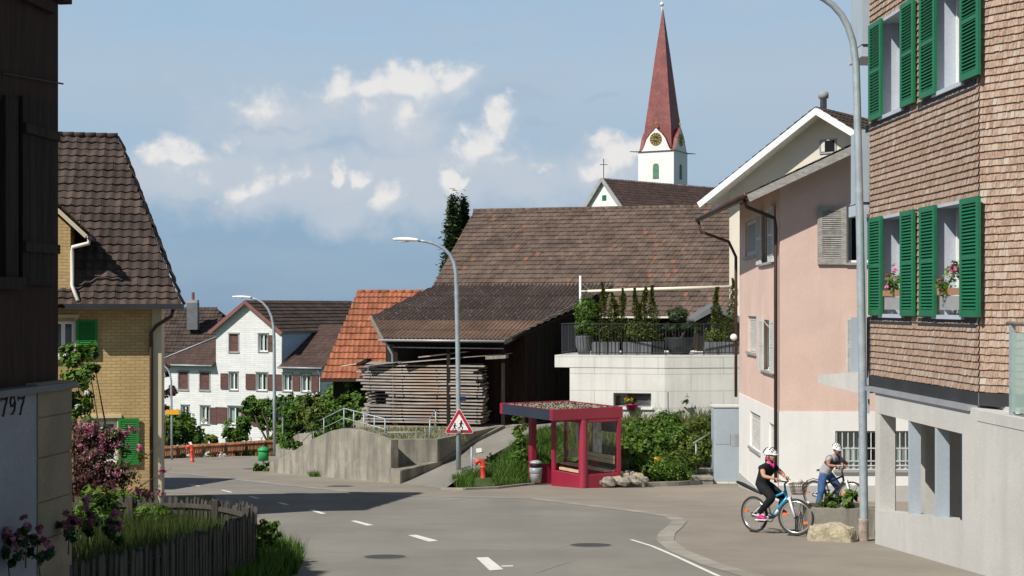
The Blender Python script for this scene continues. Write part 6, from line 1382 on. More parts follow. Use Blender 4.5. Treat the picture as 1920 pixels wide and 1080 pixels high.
for i, p in enumerate(run):
    d = (run[min(i + 1, len(run) - 1)] - run[max(i - 1, 0)]).normalized(); z0 = gz(p.x, p.y); nn = V((d.y, -d.x, 0)); hh = .83 + random.uniform(-.04, .04) - (.0 if p.y < 22 else .05)
    w_ = random.uniform(.055, .075); lean = V((random.uniform(-.02, .02), random.uniform(-.02, .02), 0)); b0 = V((p.x, p.y, z0 - .05)); tp = V((p.x, p.y, z0 + hh)) + lean
    m.add([b0 - d * w_ / 2, b0 + d * w_ / 2, tp + d * w_ / 2, tp + V((0, 0, .05)), tp - d * w_ / 2] + [q_ - nn * .022 for q_ in (b0 - d * w_ / 2, b0 + d * w_ / 2, tp + d * w_ / 2, tp + V((0, 0, .05)), tp - d * w_ / 2)],
          [(0, 1, 2, 3, 4), (9, 8, 7, 6, 5), (0, 5, 6, 1), (1, 6, 7, 2), (2, 7, 8, 3), (3, 8, 9, 4), (4, 9, 5, 0)], random.random())
    if i % 20 == 0: mp = MB(); mp.bar(V((p.x, p.y, z0 - .1)) - nn * .1, V((p.x, p.y, z0 + .85)) - nn * .1, .1, .1); mp.build('post', MT['picket'], t)
for a, b_ in zip(fp, fp[1:]):
    d = (b_ - a).normalized(); nn = V((d.y, -d.x, 0))
    for zz in (.25, .70): mr.bar(V((a.x, a.y, gz(0, a.y) + zz)) - nn * .045, V((b_.x, b_.y, gz(0, b_.y) + zz)) - nn * .045, .04, .07, up=(0, 0, 1))
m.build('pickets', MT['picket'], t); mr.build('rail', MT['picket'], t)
# ================================================================ bicycles and riders
def wheel(root, nm, cx, R, ang=0., tyre_m='rubber'):
    ax = V((-math.sin(ang), math.cos(ang), 0)); c = V((cx, 0, R)); m = MB(); m.ring(c, ax, R - .022, .024, 36, 8); w = m.build(nm, MT[tyre_m], root, True)
    m = MB(); m.ring(c, ax, R - .055, .016, 36, 6); m.build('rim', MT['chrome'], w, True)
    u, v = ortho(ax); m = MB()
    for k in range(20):
        a = 2 * math.pi * k / 20; s = .03 if k % 2 else -.03; m.tube([c + ax * s + (u * math.cos(a + .3) + v * math.sin(a + .3)) * .03, c + (u * math.cos(a) + v * math.sin(a)) * (R - .06)], .0022, 3, caps=False)
    m.build('spokes', MT['chrome'], w); m = MB(); m.tube([c - ax * .06, c + ax * .06], .025, 10); m.build('hub', MT['black_plastic'], w, True)
    m = MB()
    for a in (.5, 3.4): p = c + (u * math.cos(a) + v * math.sin(a)) * (R * .62); m.pbox(p - u * .045 - v * .02 - ax * .012, u * .09, v * .04, ax * .024)
    m.build('reflector', MT['reflector'], w); return w
def bike(lab, loc, yaw, pitch, steer, frame_m, fork_m, extras):
    t = thing('bicycle', lab, 'bicycle', (0, 0, 0)); R = .345; rc = V((-.50, 0, R)); bb = V((-.06, 0, .31)); st = V((-.20, 0, .80)); hd0, hd1 = V((.36, 0, .66)), V((.32, 0, .86))
    wheel(t, 'rear_wheel', -.50, R); wheel(t, 'front_wheel', .55, R, steer)
    m = MB(); m.tube([hd0 + V((0, 0, .04)), bb], [.032, .036], 10); m.tube([hd1 - V((0, 0, .05)), V((-.16, 0, .62))], .022, 10); m.tube([hd0 - V((.004, 0, .02)), hd1], .026, 10); m.build('frame', MT[frame_m], t, True)
    m = MB(); m.tube([bb, st], .02, 10)
    for s in (-1, 1): m.tube([bb + V((0, s * .03, 0)), rc + V((0, s * .065, 0))], .013, 8); m.tube([V((-.15, s * .03, .60)), rc + V((0, s * .065, 0))], .011, 8)
    m.build('rear_frame', MT[fork_m], t, True)
    fc = V((.55, 0, R)); ax = V((-math.sin(steer), math.cos(steer), 0)); m = MB(); cr = V((.37, 0, .70)) + V((.06, 0, 0))
    for s in (-1, 1): m.tube([cr + ax * s * .055, cr.lerp(fc, .5) + ax * s * .062, fc + ax * s * .06], [.022, .02, .014], 8)
    m.tube([cr - ax * .07, cr + ax * .07], .022, 8); m.tube([cr, hd0], .024, 8); m.build('fork', MT[fork_m], t, True)
    fwd = V((math.cos(steer), math.sin(steer), 0)); m = MB(); sm = V((.37, 0, 1.0)); m.tube([hd1, V((.31, 0, .95)), sm], .018, 8)
    gr = [sm + ax * s * y + fwd * x + V((0, 0, z)) for s, y, x, z in ((-1, .29, -.10, .03), (-1, .22, -.06, .03), (-1, .08, 0, 0), (1, .08, 0, 0), (1, .22, -.06, .03), (1, .29, -.10, .03))]; m.tube(gr, .013, 8); hb = m.build('handlebar', MT['black_plastic'], t, True)
    m = MB(); m.tube([gr[0], gr[1]], .019, 8); m.tube([gr[4], gr[5]], .019, 8); m.build('grip', MT['black_plastic'], hb, True)
    m = MB()
    for s in (1, 4): m.tube([gr[s] + fwd * .02, gr[s] + fwd * .08 - V((0, 0, .02)) + (gr[0 if s == 1 else 5] - gr[s]) * .8], .007, 6)
    m.build('brake_lever', MT['chrome'], hb, True)
    m = MB(); m.tube([st - V((0, 0, .05)), st + V((-.03, 0, .10))], .014, 8); m.build('seat_post', MT['chrome'], t, True)
    m = MB(); c = st + V((-.05, 0, .12)); m.add([c + V(p) for p in ((-.13, -.075, 0), (-.13, .075, 0), (0, .05, -.005), (.14, .018, 0), (.14, -.018, 0), (0, -.05, -.005), (-.12, -.06, .045), (-.12, .06, .045), (0, .04, .03), (.13, .012, .03), (.13, -.012, .03), (0, -.04, .03))], [(0, 5, 4, 3, 2, 1), (6, 7, 8, 9, 10, 11)] + [(i, (i + 1) % 6, 6 + (i + 1) % 6, 6 + i) for i in range(6)]); m.build('saddle', MT['black_plastic'], t, False, .012)
    m = MB(); m.ring(bb + V((0, -.05, 0)), V((0, 1, 0)), .085, .008, 24, 5); m.tube([bb - V((0, .06, 0)), bb + V((0, .06, 0))], .03, 10); m.tube([bb + V((0, -.05, -.085)), rc + V((0, -.05, -.035))], .006, 5); m.tube([bb + V((0, -.05, .085)), rc + V((0, -.05, .035))], .006, 5); m.ring(rc + V((0, -.05, 0)), V((0, 1, 0)), .035, .01, 14, 5); m.build('drivetrain', MT['black_plastic'], t)
    ca = extras['crank']; d = V((math.cos(ca), 0, math.sin(ca))) * .17
    for s, dd in ((-1, d), (1, -d)): 
        m = MB(); o = bb + V((0, s * .075, 0)); m.bar(o, o + dd, .02, .028); cr_ = m.build('crank', MT['chrome'], t); m = MB(); p = o + dd + V((0, s * .055, 0)); m.abox(p.x - .045, p.x + .045, p.y - .045, p.y + .045, p.z - .012, p.z + .012); m.build('pedal', MT['black_plastic'], cr_)
    m = MB(); arc = [rc + V((math.cos(a), 0, math.sin(a))) * (R + .04) for a in [math.radians(x) for x in (70, 95, 120, 145, 165)]]
    for p, q in zip(arc, arc[1:]): m.bar(p, q + (q - p) * .1, .06, .008, up=V((0, 1, 0)).cross(q - p))
    if extras.get('guard'): tail = arc[2]; m = MB(); m.tube([V((-.28, 0, .74)), V((-.45, 0, .80)), V((-.75, 0, .90)), V((-.92, 0, .95))], [.02, .035, .04, .025], 8)
    m.build('mudguard', MT['black_plastic'], t, True)
    if extras.get('basket'):
        b0 = sm + fwd * .22 + V((0, 0, -.10)); m = MB()
        def ringpt(z, k): x = .13 * k; y = .17 * k; return [b0 + fwd * sx * x + ax * sy * y + V((0, 0, z)) for sx, sy in ((-1, -1), (1, -1), (1, 1), (-1, 1))]
        for z, k in ((-.13, .75), (-.07, .82), (0, .9), (.07, 1.0)):
            r_ = ringpt(z, k); [m.tube([r_[i], r_[(i + 1) % 4]], .007 if z < .07 else .011, 5) for i in range(4)]
        lo, hi = ringpt(-.13, .75), ringpt(.07, 1.0)
        for i in range(4):
            for q in range(7): m.tube([lo[i].lerp(lo[(i + 1) % 4], q / 7), hi[i].lerp(hi[(i + 1) % 4], q / 7)], .005, 4)
        m.poly(lo); m.build('basket', MT['wicker'], t)
        m = MB(); m.ball(b0 + V((0, 0, .10)), .07, 8, .5, (1.2, 1.4, .8)); m.build('basket_bundle', MT['pale_shutter'], t, True)
    if extras.get('bottle'): m = MB(); m.tube([V((.12, 0, .47)), V((.03, 0, .37))], .035, 8); m.build('bottle', MT['white_plastic'], t, True)
    t.location = loc; t.rotation_euler = (0, -pitch, yaw); return t
def head_mesh(mb, c, yaw, s=1.0, pitch=0.):
    c = V(c); n, k = 14, 18; R = Matrix.Rotation(yaw, 3, 'Z') @ Matrix.Rotation(pitch, 3, 'Y'); vs = []
    for i in range(n + 1):
        th = math.pi * i / n
        for j in range(k):
            ph = 2 * math.pi * j / k; x, y, z = math.sin(th) * math.cos(ph), math.sin(th) * math.sin(ph), math.cos(th)
            jaw = 1 - .28 * max(0, -z) ** 1.2; px, py, pz = x * .098, y * .076 * jaw, z * .118
            if x > 0: px *= (1 - .10 * abs(y)); px += .022 * max(0, 1 - ((z + .12) / .22) ** 2) * max(0, 1 - (y / .22) ** 2); px -= .010 * max(0, 1 - ((z - .06) / .14) ** 2) * max(0, 1 - ((abs(y) - .38) / .24) ** 2); px += .012 * max(0, 1 - ((z + .82) / .25) ** 2) + .006 * max(0, 1 - ((z + .48) / .12) ** 2) * max(0, 1 - (y / .35) ** 2)
            vs.append(c + R @ V((px, py, pz)) * s)
    mb.add(vs, [(i * k + j, (i + 1) * k + j, (i + 1) * k + (j + 1) % k, i * k + (j + 1) % k) for i in range(n) for j in range(k)])
    for sg in (-1, 1): mb.ball(c + R @ V((-.005, sg * .078, -.01)) * s, .03 * s, 6, .5, (.7, .35, 1.1))
    return lambda x, y, z: c + R @ V((x, y, z)) * s
def hand_mesh(mb, wrist, grip, ax, s=1.0):
    """palm from the wrist onto the bar at grip; four fingers curl round the bar (axis ax), thumb underneath"""
    w, g, ax = V(wrist), V(grip), V(ax).normalized(); d = (g - w).normalized(); up = ax.cross(d).normalized()
    if up.z < 0: up = -up
    vs, fs = skin([(w, .024 * s), (w.lerp(g, .55) + up * .012, (.042 * s, .018 * s)), (g + up * .022, (.042 * s, .016 * s))], [(0, 1), (1, 2)]); mb.add(vs, fs)
    for i, (o, L) in enumerate(((-.03, .9), (-.01, 1.0), (.011, .95), (.031, .78))):
        b = g + ax * o * s + up * .024; p = [b, b + d * .03 * L, b + d * .042 * L - up * .028, b + d * .02 * L - up * .050, b - d * .004 - up * .046]; mb.tube(p, [.0095 * s, .0095 * s, .009 * s, .008 * s, .0065 * s], 6)
    b = w.lerp(g, .5) - ax * .03 * s; mb.tube([b, b + d * .03 - up * .012 - ax * .012, b + d * .055 - up * .03 - ax * .0], [.011 * s, .010 * s, .008 * s], 6)
def helmet(par, hp, dark='black_plastic'):
    m = MB(); n, k = 8, 22; vs = []
    for i in range(n + 1):
        th = (math.pi * .56) * i / n
        for j in range(k):
            ph = 2 * math.pi * j / k; x, y, z = math.sin(th) * math.cos(ph), math.sin(th) * math.sin(ph), math.cos(th); r = 1.0 + (.03 if (j % 4) in (0, 1) else -.02) * math.sin(th)
            vs.append(hp(x * .140 * r - .008, y * .108 * r, z * .112 * r + .040 - (.02 if x < -.5 else 0) * max(0, -x)))
    nv = len(vs); vs += [hp(*p) for p in ((0, 0, 0),)]
    m.add(vs[:nv], [(i * k + j, (i + 1) * k + j, (i + 1) * k + (j + 1) % k, i * k + (j + 1) % k) for i in range(n) for j in range(k)])
    m.tube([hp(.13, -.085, .022), hp(.165, -.05, .016), hp(.175, 0, .014), hp(.165, .05, .016), hp(.13, .085, .022)], .012, 6)
    h_ = m.build('helmet', MT['white_plastic'], par, True); m = MB()
    for j in (-2, -1, 0, 1, 2):
        a = j * .5
        for (t0, t1) in ((.28, .60), (.70, 1.15), (-.30, -.62), (-.75, -1.2)):
            pts = []
            for q in range(4): th = t0 + (t1 - t0) * q / 3; x = math.sin(th) * math.cos(a * .35); y = math.sin(a) * .8 * math.cos(th * .5); z = math.sqrt(max(.02, 1 - x * x - y * y)); pts.append(hp(x * .141 - .008, y * .110, z * .115 + .041))
            m.tube(pts, [.006, .013, .013, .006], 6)
    m.build('helmet_vents', MT[dark], h_, True)
    m = MB(); m.tube([hp(.02, -.083, .03), hp(.03, -.07, -.06), hp(.045, 0, -.128), hp(.03, .07, -.06), hp(.02, .083, .03)], .006, 5); m.build('strap', MT[dark], h_, True); return h_
def eyes(mb, hp):
    for sg in (-1, 1): mb.ball(hp(.083, sg * .031, .010), .011, 6, .5)
def person(lab, loc, yaw, pitch, J, head, hyaw, skin_m, clothes, hands, shoes, hair=True, helm='black_plastic', hpitch=0.):
    t = thing('person', lab, 'person', (0, 0, 0)); m = MB()
    thin = {k: .70 for k in ('pel', 'waist', 'chest', 'rhip', 'lhip', 'rth', 'lth')}
    def grow(names, r=0.0, rad=None):
        idx = {}; nodes = []; edges = []
        for chain in names:
            prev = None
            for nm in chain:
                if nm not in idx: idx[nm] = len(nodes); p, rr = J[nm]; rr = rr if isinstance(rr, tuple) else (rr, rr); k_ = thin.get(nm, .95) if r == 0 else 1; nodes.append((V(p), (rr[0] * k_ + r, rr[1] * k_ + r)))
                if prev is not None: edges.append((prev, idx[nm]))
                prev = idx[nm]
        return skin(nodes, edges, 2)
    J = dict(J)
    lp = lambda a, b, t_, r_: (tuple(V(J[a][0]).lerp(V(J[b][0]), t_)), r_)
    J['hem'] = (tuple(V(J['pel'][0]) - (V(J['waist'][0]) - V(J['pel'][0])) * .75), .125); J['rsl'] = lp('rsh', 'rel', .5, .056); J['lsl'] = lp('lsh', 'lel', .5, .056); J['belt'] = lp('pel', 'waist', .55, .118); J['rth'] = lp('rhip', 'rkn', .4, .095); J['lth'] = lp('lhip', 'lkn', .4, .095); J['rcf'] = lp('rkn', 'ran', .4, .062); J['lcf'] = lp('lkn', 'lan', .4, .062)
    full = [['pel', 'waist', 'chest', 'up', 'neck', 'neck2'], ['up', 'rsh', 'rsl', 'rel', 'rwr'], ['up', 'lsh', 'lsl', 'lel', 'lwr'], ['pel', 'rhip', 'rth', 'rkn', 'rcf', 'ran'], ['pel', 'lhip', 'lth', 'lkn', 'lcf', 'lan']]
    m.add(*grow(full)); hp = head_mesh(m, head, hyaw, 1.0, hpitch)
    for w_, g_, a_ in hands: hand_mesh(m, w_, g_, a_)
    m.build('body', MT[skin_m], t, True)
    m = MB(); eyes(m, hp); m.tube([hp(.098, -.022, -.058), hp(.103, 0, -.060), hp(.098, .022, -.058)], .004, 5); m.build('eyes_and_mouth', MT['hair'], t, True)
    for nm, chains, r, mt in clothes: m = MB(); m.add(*grow(chains, r)); m.build(nm, MT[mt], t, True)
    for nm, (p, dr), mt in shoes:
        m = MB(); p = V(p); d = V(dr).normalized(); vs, fs = skin([(p - d * .05 + V((0, 0, .0)), .042), (p + d * .04 - V((0, 0, .018)), (.046, .038)), (p + d * .14 - V((0, 0, .03)), (.042, .026)), (p - d * .01 + V((0, 0, .05)), .045)], [(0, 1), (1, 2), (1, 3)]); m.add(vs, fs); sh_ = m.build('shoe', MT[mt], t, True)
        m = MB(); m.bar(p - d * .09 - V((0, 0, .046)), p + d * .18 - V((0, 0, .052)), .075, .018, up=(0, 0, 1)); m.build('sole', MT['white_plastic'], sh_)
    helmet(t, hp, helm)
    if hair:
        m = MB(); m.add(*skin([(hp(-.05, 0, -.02), .075), (hp(-.095, 0, -.08), .045), (hp(-.115, 0, -.17), .03)], [(0, 1), (1, 2)])); m.build('hair', MT['hair'], t, True)
    t.location = loc; t.rotation_euler = (0, -pitch, yaw); return t
hd = V((.6, -.8, 0)); yaw1 = math.atan2(-.8, .6); pit = math.atan(.8 * SL)
gr_ = G(1416, 998); cen = V((gr_.x, gr_.y, 0)) + hd * .5; loc1 = V((cen.x, cen.y, gz(cen.x, cen.y) + .004))
bike('blue and white city bicycle with a front basket ridden across the asphalt', loc1, yaw1, pit, math.radians(24), 'bike_blue', 'white_plastic', dict(crank=math.radians(205), guard=1, basket=1, bottle=1))
J1 = dict(pel=((-.25, 0, .93), .135), waist=((-.22, 0, 1.05), .115), chest=((-.15, 0, 1.17), .125), up=((-.09, 0, 1.26), .085), neck=((-.055, 0, 1.34), .048), neck2=((-.035, 0, 1.40), .05),
          rsh=((-.09, -.16, 1.255), .056), rel=((.05, -.29, 1.12), .042), rwr=((.26, -.30, 1.06), .029), lsh=((-.09, .16, 1.255), .056), lel=((.07, .28, 1.12), .042), lwr=((.27, .16, 1.06), .029),
          rhip=((-.20, -.085, .90), .10), rkn=((.15, -.13, .74), .075), ran=((-.16, -.14, .40), .045), lhip=((-.20, .085, .90), .10), lkn=((.16, .13, .66), .075), lan=((.03, .13, .33), .045))
pr_ = V((-.06, 0, .31)) + V((math.cos(math.radians(205)), 0, math.sin(math.radians(205)))) * .17; pl_ = V((-.06, 0, .31)) * 2 - pr_
J1['ran'] = ((pr_.x - .05, -.13, pr_.z + .15), .043); J1['lan'] = ((pl_.x - .05, .13, pl_.z + .12), .043); J1['rkn'] = ((.12, -.14, .70), .075)
stv = math.radians(24); axv = V((-math.sin(stv), math.cos(stv), 0)); fwv = V((math.cos(stv), math.sin(stv), 0)); smv = V((.37, 0, 1.0))
gR = smv - axv * .26 - fwv * .08 + V((0, 0, .045)); gL = smv + axv * .26 - fwv * .08 + V((0, 0, .045))
J1['rwr'] = (tuple(gR + V((-.08, -.005, .03))), .028); J1['lwr'] = (tuple(gL + V((-.08, .0, .03))), .028); J1['rel'] = ((.07, -.30, 1.11), .042); J1['lel'] = ((.02, .30, 1.10), .042)
person('cyclist in black shirt and leggings with white helmet and pink shoes riding the blue bicycle', loc1, yaw1, pit, J1, (-.005, 0, 1.485), 0.0, 'skin',
       [('shirt', [['hem', 'pel', 'waist', 'chest', 'up', 'neck'], ['up', 'rsh', 'rsl'], ['up', 'lsh', 'lsl']], .016, 'cloth_black'), ('leggings', [['belt', 'pel', 'rhip', 'rth', 'rkn', 'rcf', 'ran'], ['pel', 'lhip', 'lth', 'lkn', 'lcf', 'lan']], .012, 'cloth_black')],
       [(J1['rwr'][0], gR, axv), (J1['lwr'][0], gL, axv)], [('shoe', (pr_ + V((-.03, -.13, .075)), (1, 0, .05)), 'pink_fabric'), ('shoe', (pl_ + V((-.03, .13, .075)), (1, 0, -.2)), 'pink_fabric')])
rider1 = bpy.data.objects['person']
m = MB(); m.tube([(-.02, -.05, 1.38), (.03, -.03, 1.31), (.045, 0, 1.25), (.03, .03, 1.31), (-.02, .05, 1.38)], .02, 8); m.tube([(-.05, -.075, 1.44), (-.02, -.07, 1.40), (.0, -.03, 1.37)], .012, 6); sc_ = m.build('scarf', MT['pink_fabric'], rider1, True)
g = G(1562, 956); loc2 = V((g.x, g.y, gz(g.x, g.y) + .004)); yaw2 = math.atan2(-.74, .67)
bike('dark bicycle with a black frame held upright between the legs of the second cyclist', loc2, yaw2, pit, math.radians(18), 'black_plastic', 'white_plastic', dict(crank=math.radians(80)))
st2 = math.radians(18); ax2 = V((-math.sin(st2), math.cos(st2), 0)); fw2 = V((math.cos(st2), math.sin(st2), 0)); g2R = smv - ax2 * .26 - fw2 * .08 + V((0, 0, .045)); g2L = smv + ax2 * .26 - fw2 * .08 + V((0, 0, .045))
J2 = dict(pel=((-.20, -.05, .88), .14), waist=((-.14, -.04, 1.0), .125), chest=((-.05, -.02, 1.13), .135), up=((.02, -.01, 1.23), .09), neck=((.06, 0, 1.31), .05), neck2=((.09, -.01, 1.36), .05),
          rsh=((.0, -.20, 1.24), .06), rel=((.12, -.36, 1.10), .045), rwr=(tuple(g2R + V((-.06, -.03, .05))), .03), lsh=((.03, .19, 1.23), .06), lel=((.18, .34, 1.08), .045), lwr=(tuple(g2L + V((-.07, .02, .04))), .03),
          rhip=((-.20, -.15, .84), .11), rkn=((-.14, -.27, .50), .085), ran=((-.20, -.32, .10), .07), lhip=((-.18, .07, .84), .11), lkn=((-.02, .26, .50), .085), lan=((-.10, .30, .10), .07))
person('second cyclist in grey top and blue jeans with white helmet standing over a dark bicycle', loc2, yaw2, 0, J2, (.125, -.02, 1.455), math.radians(-30), 'skin_tan',
       [('top', [['hem', 'pel', 'waist', 'chest', 'up', 'neck'], ['up', 'rsh', 'rsl'], ['up', 'lsh', 'lsl']], .016, 'cloth_grey'), ('vest', [['waist', 'chest', 'up', 'rsh'], ['up', 'lsh']], .024, 'cloth_brown'), ('jeans', [['belt', 'pel', 'rhip', 'rth', 'rkn', 'rcf', 'ran'], ['pel', 'lhip', 'lth', 'lkn', 'lcf', 'lan']], .014, 'denim')],
       [(J2['rwr'][0], g2R, ax2), (J2['lwr'][0], g2L, ax2)], [('shoe', ((-.19, -.33, .065), (1, -.2, 0)), 'cloth_brown'), ('shoe', ((-.09, .31, .065), (1, .2, 0)), 'cloth_brown')], hair=False, hpitch=.1)
# ================================================================ plants
def plant(name, lab, cat, blobs, n, size, m, base, tips=None, r=.04, group=None, **kw):
    t = thing(name, lab, cat, base, group); bush(t, blobs, n, size, m, **kw)
    if tips is None: tips = [b[0] for b in blobs[:6]]
    stems(t, base, tips, r, MT['bark']); return t
def B3(px, py, d, rx, ry=None, rz=None): k = d / F; rx *= k; return (tuple(P(px, py, d)), (rx, (ry or rx * F / d * .8) * k, (rz or rx * F / d) * k))
# bank vegetation
def on_bank(n, i0, i1, s0=0., s1=.95): return np.array([bank_pt(random.uniform(i0, i1), random.uniform(s0, s1)) for _ in range(n)])
gq_ = np.concatenate([on_bank(4500, .3, 2.6), on_bank(4500, 2.6, 4.6)]); hx_ = P(906, 907, 45.0); gq_ = gq_[~((np.abs(gq_[:, 0] - hx_.x + (hx_.y - gq_[:, 1]) * -.02) < .32) & (gq_[:, 1] < hx_.y + .1))]; o = blades('grass', gq_, .24, .013, MT['grass']); tag(o, 'long fresh grass on the bank left of the bus shelter', 'grass', None, 'stuff')
o = blades('tall_grass', on_bank(4500, 4.4, 10, .3, 1.), .5, .013, MT['drygrass']); tag(o, 'tall seeding grass below the concrete terrace', 'grass', None, 'stuff')
tri_ = [G(830, 916), G(984, 909), G(984, 905), G(900, 893), G(862, 895), G(846, 905)]
pts = []
while len(pts) < 5000:
    w_ = [random.random() ** 2 for _ in tri_]; s_ = sum(w_); p = sum((q * (k / s_) for q, k in zip(tri_, w_)), V()); pts.append((p.x, p.y, gz(p.x, p.y)))
pts = np.array(pts); pts = pts[~((np.abs(pts[:, 0] - hx_.x) < .3) & (pts[:, 1] < hx_.y + .1))]
o = blades('lawn_grass', pts, .15, .012, MT['grass']); tag(o, 'short green grass on the triangle around the lamp post', 'grass', None, 'stuff')
plant('leafy_shrub', 'slender leafy shrub growing against the open side of the bus shelter', 'shrub', [B3(972, 800, 47.6, 14, 12, 22), B3(977, 840, 47.5, 13, 12, 24), B3(968, 870, 47.4, 18, 14, 22)], 1500, .075, MT['leaf_mid'], P(974, 895, 47.5), r=.03)
plant('leafy_shrub', 'low dark green shrub on the grass slope between the hydrant and the bus shelter', 'shrub', [B3(950, 880, 47.4, 20, 14, 20), B3(932, 872, 48.2, 20, 14, 16)], 1100, .07, MT['leaf_mid'], P(950, 900, 47.4), r=.02)
plant('bushy_shrub', 'big dense green shrub right behind the bus shelter', 'shrub', [B3(1205, 812, 48.6, 36, 28, 28), B3(1186, 838, 47.4, 26, 24, 24), B3(1225, 836, 47.4, 36, 28, 28)], 7000, .07, MT['leaf_mid'], P(1205, 880, 47))
plant('bushy_shrub', 'bright green shrub below the low terrace window', 'shrub', [B3(1252, 795, 48.8, 24, 22, 22), B3(1272, 820, 48.0, 26, 22, 24)], 3800, .065, MT['leaf_light'], P(1258, 860, 48))
plant('hedge_slope', 'dense trailing green ground cover hanging down the slope beside the steps', 'ground cover', [B3(1310, 812, 48.6, 36, 24, 26), B3(1318, 842, 47.8, 30, 24, 26), B3(1283, 862, 46.8, 34, 22, 20), B3(1330, 790, 49.4, 22, 20, 18), B3(1290, 835, 47.6, 28, 22, 22), B3(1245, 866, 46.4, 30, 20, 14)], 9500, .052, MT['leaf_olive'], P(1305, 880, 47.8), r=.03)
plant('low_shrub', 'low rounded olive green cushion shrub in the rockery', 'shrub', [B3(1230, 878, 45.6, 46, 26, 18), B3(1268, 884, 45.8, 32, 22, 15), B3(1198, 874, 45.4, 24, 18, 14)], 5200, .042, MT['leaf_light'], P(1235, 898, 45.6), r=.02)
t = plant('flowering_plant', 'small plant with yellow flowers in front of the green shrub', 'plant', [B3(1205, 862, 45.8, 24, 16, 14)], 600, .08, MT['leaf_light'], P(1205, 880, 47), r=.015); bush(t, [B3(1231, 860, 45.4, 9, 6, 3)], 70, .04, MT['bloom_yellow'], 'blossoms', shell=.1)
plant('tall_weed', 'tall thin weed standing against the terrace wall', 'plant', [B3(1285, 760, 50.6, 4, 4, 22), B3(1270, 780, 50.6, 5, 4, 12)], 90, .06, MT['leaf_mid'], P(1275, 800, 50.4), r=.012)
t = thing('garden_stake', 'thin grey stake standing against the terrace wall', 'stake', P(1253, 790, 50.3)); m = MB(); m.tube([P(1253, 800, 50.3), P(1252, 735, 50.3)], .035, 6); m.build('stake_rod', MT['stone_grey'], t)
# second plants near planter wall
t = plant('fern_plant', 'leafy fern like plant with tiny white flowers behind the planter wall', 'plant', [B3(1572, 940, 25.95, 26, 20, 14), B3(1594, 938, 25.9, 18, 16, 20), B3(1555, 938, 25.9, 16, 14, 10)], 1000, .05, MT['leaf_light'], P(1578, 956, 25.95), r=.01)
bush(t, [B3(1592, 942, 25.85, 16, 10, 14)], 60, .016, MT['bloom_white'], 'blossoms', shell=.2); stems(t, P(1588, 950, 25.9), [P(1610, 905, 25.8), P(1604, 912, 25.8)], .012, MT['leaf_mid'], 'flower_stalk')
# conifers behind the barn
def conifer(lab, px, pt_, pb, d, w, n):
    b = P(px, pb, d); tp = P(px, pt_, d); t = thing('conifer_tree', lab, 'tree', V((b.x, d, gz(0, d)))); H = tp.z - b.z; R = w / 2 / F * d
    nc = n // 16; z = RNG.uniform(0, 1, nc) ** 1.1; a = RNG.uniform(0, 2 * np.pi, nc); pr = np.interp(z, [0, .25, .6, 1], [1, .92, .62, .06]) * R * RNG.uniform(.55, 1.15, nc)
    cl = np.stack([b.x + pr * np.cos(a), d + pr * np.sin(a), b.z + z * H], 1); k = RNG.integers(0, nc, n); pts = cl[k] + RNG.normal(size=(n, 3)) * np.array([.14, .14, .34]); ct = RNG.normal(.45, .2, nc)
    leaf_obj('crown', pts, .17, MT['conifer'], t, ct[k] + .12 + RNG.normal(0, .2, n), .4, 1.5); m = MB(); m.tube([(b.x, d, gz(0, d)), (b.x, d, tp.z - .3)], [.22, .03], 8); m.build('trunk', MT['bark'], t)
conifer('taller dark conifer spire rising behind the barn roof', 850, 377, 560, 86, 44, 5200); conifer('shorter dark conifer spire beside its taller twin behind the barn', 869, 383, 540, 87, 26, 3600)
# garden of the white house
plant('garden_bush', 'large dark green bush behind the orange fence beside the yellow house', 'bush', [B3(330, 800, 86, 34, 24, 30), B3(354, 815, 86, 24, 20, 24), B3(315, 815, 85, 26, 20, 26)], 6000, .13, MT['leaf_mid'], P(335, 850, 86))
t = plant('purple_tree', 'thin small tree with dark reddish leaves beside the yellow house corner', 'tree', [B3(312, 690, 82, 10, 8, 20), B3(318, 735, 82, 20, 10, 14), B3(308, 760, 82, 16, 10, 14)], 420, .13, MT['leaf_plum'], P(310, 850, 82))
plant('young_tree', 'small light green tree in front of a ground floor window of the white house', 'tree', [B3(444, 802, 93, 26, 18, 20), B3(455, 790, 93, 16, 14, 12), B3(432, 815, 93, 16, 12, 14), B3(450, 818, 93, 20, 12, 12)], 2600, .13, MT['leaf_light'], P(444, 848, 93), r=.06)
plant('garden_shrub', 'low loose shrub behind the orange fence beside the young tree', 'shrub', [B3(385, 828, 92, 24, 14, 10), B3(398, 822, 92, 12, 10, 14)], 700, .15, MT['leaf_olive'], P(390, 850, 92))
plant('vine_tree', 'spreading leafy vine arbour over the door of the white house', 'tree', [B3(488, 768, 99, 32, 16, 18), B3(520, 760, 98, 28, 16, 18), B3(470, 755, 99, 16, 14, 10), B3(550, 755, 96, 28, 16, 14), B3(500, 790, 99, 22, 12, 16), B3(575, 765, 95, 26, 16, 18)], 7000, .14, MT['leaf_mid'], P(505, 835, 98), r=.08)
plant('garden_bush', 'green bush beside the far street lamp below the vine', 'bush', [B3(536, 768, 83, 20, 12, 13), B3(555, 775, 82.5, 16, 12, 12), B3(535, 800, 88, 22, 16, 22), B3(560, 785, 88, 24, 18, 26), B3(530, 820, 86, 22, 14, 16), B3(550, 812, 85, 24, 14, 18)], 6000, .12, MT['leaf_mid'], P(545, 840, 87))
plant('garden_bush', 'olive brown bush above the second concrete wall', 'bush', [B3(585, 770, 82, 26, 18, 30), B3(612, 758, 82, 24, 18, 24), B3(600, 795, 80, 30, 16, 20), B3(630, 775, 80, 22, 16, 24)], 5200, .12, MT['leaf_olive'], P(595, 830, 81))
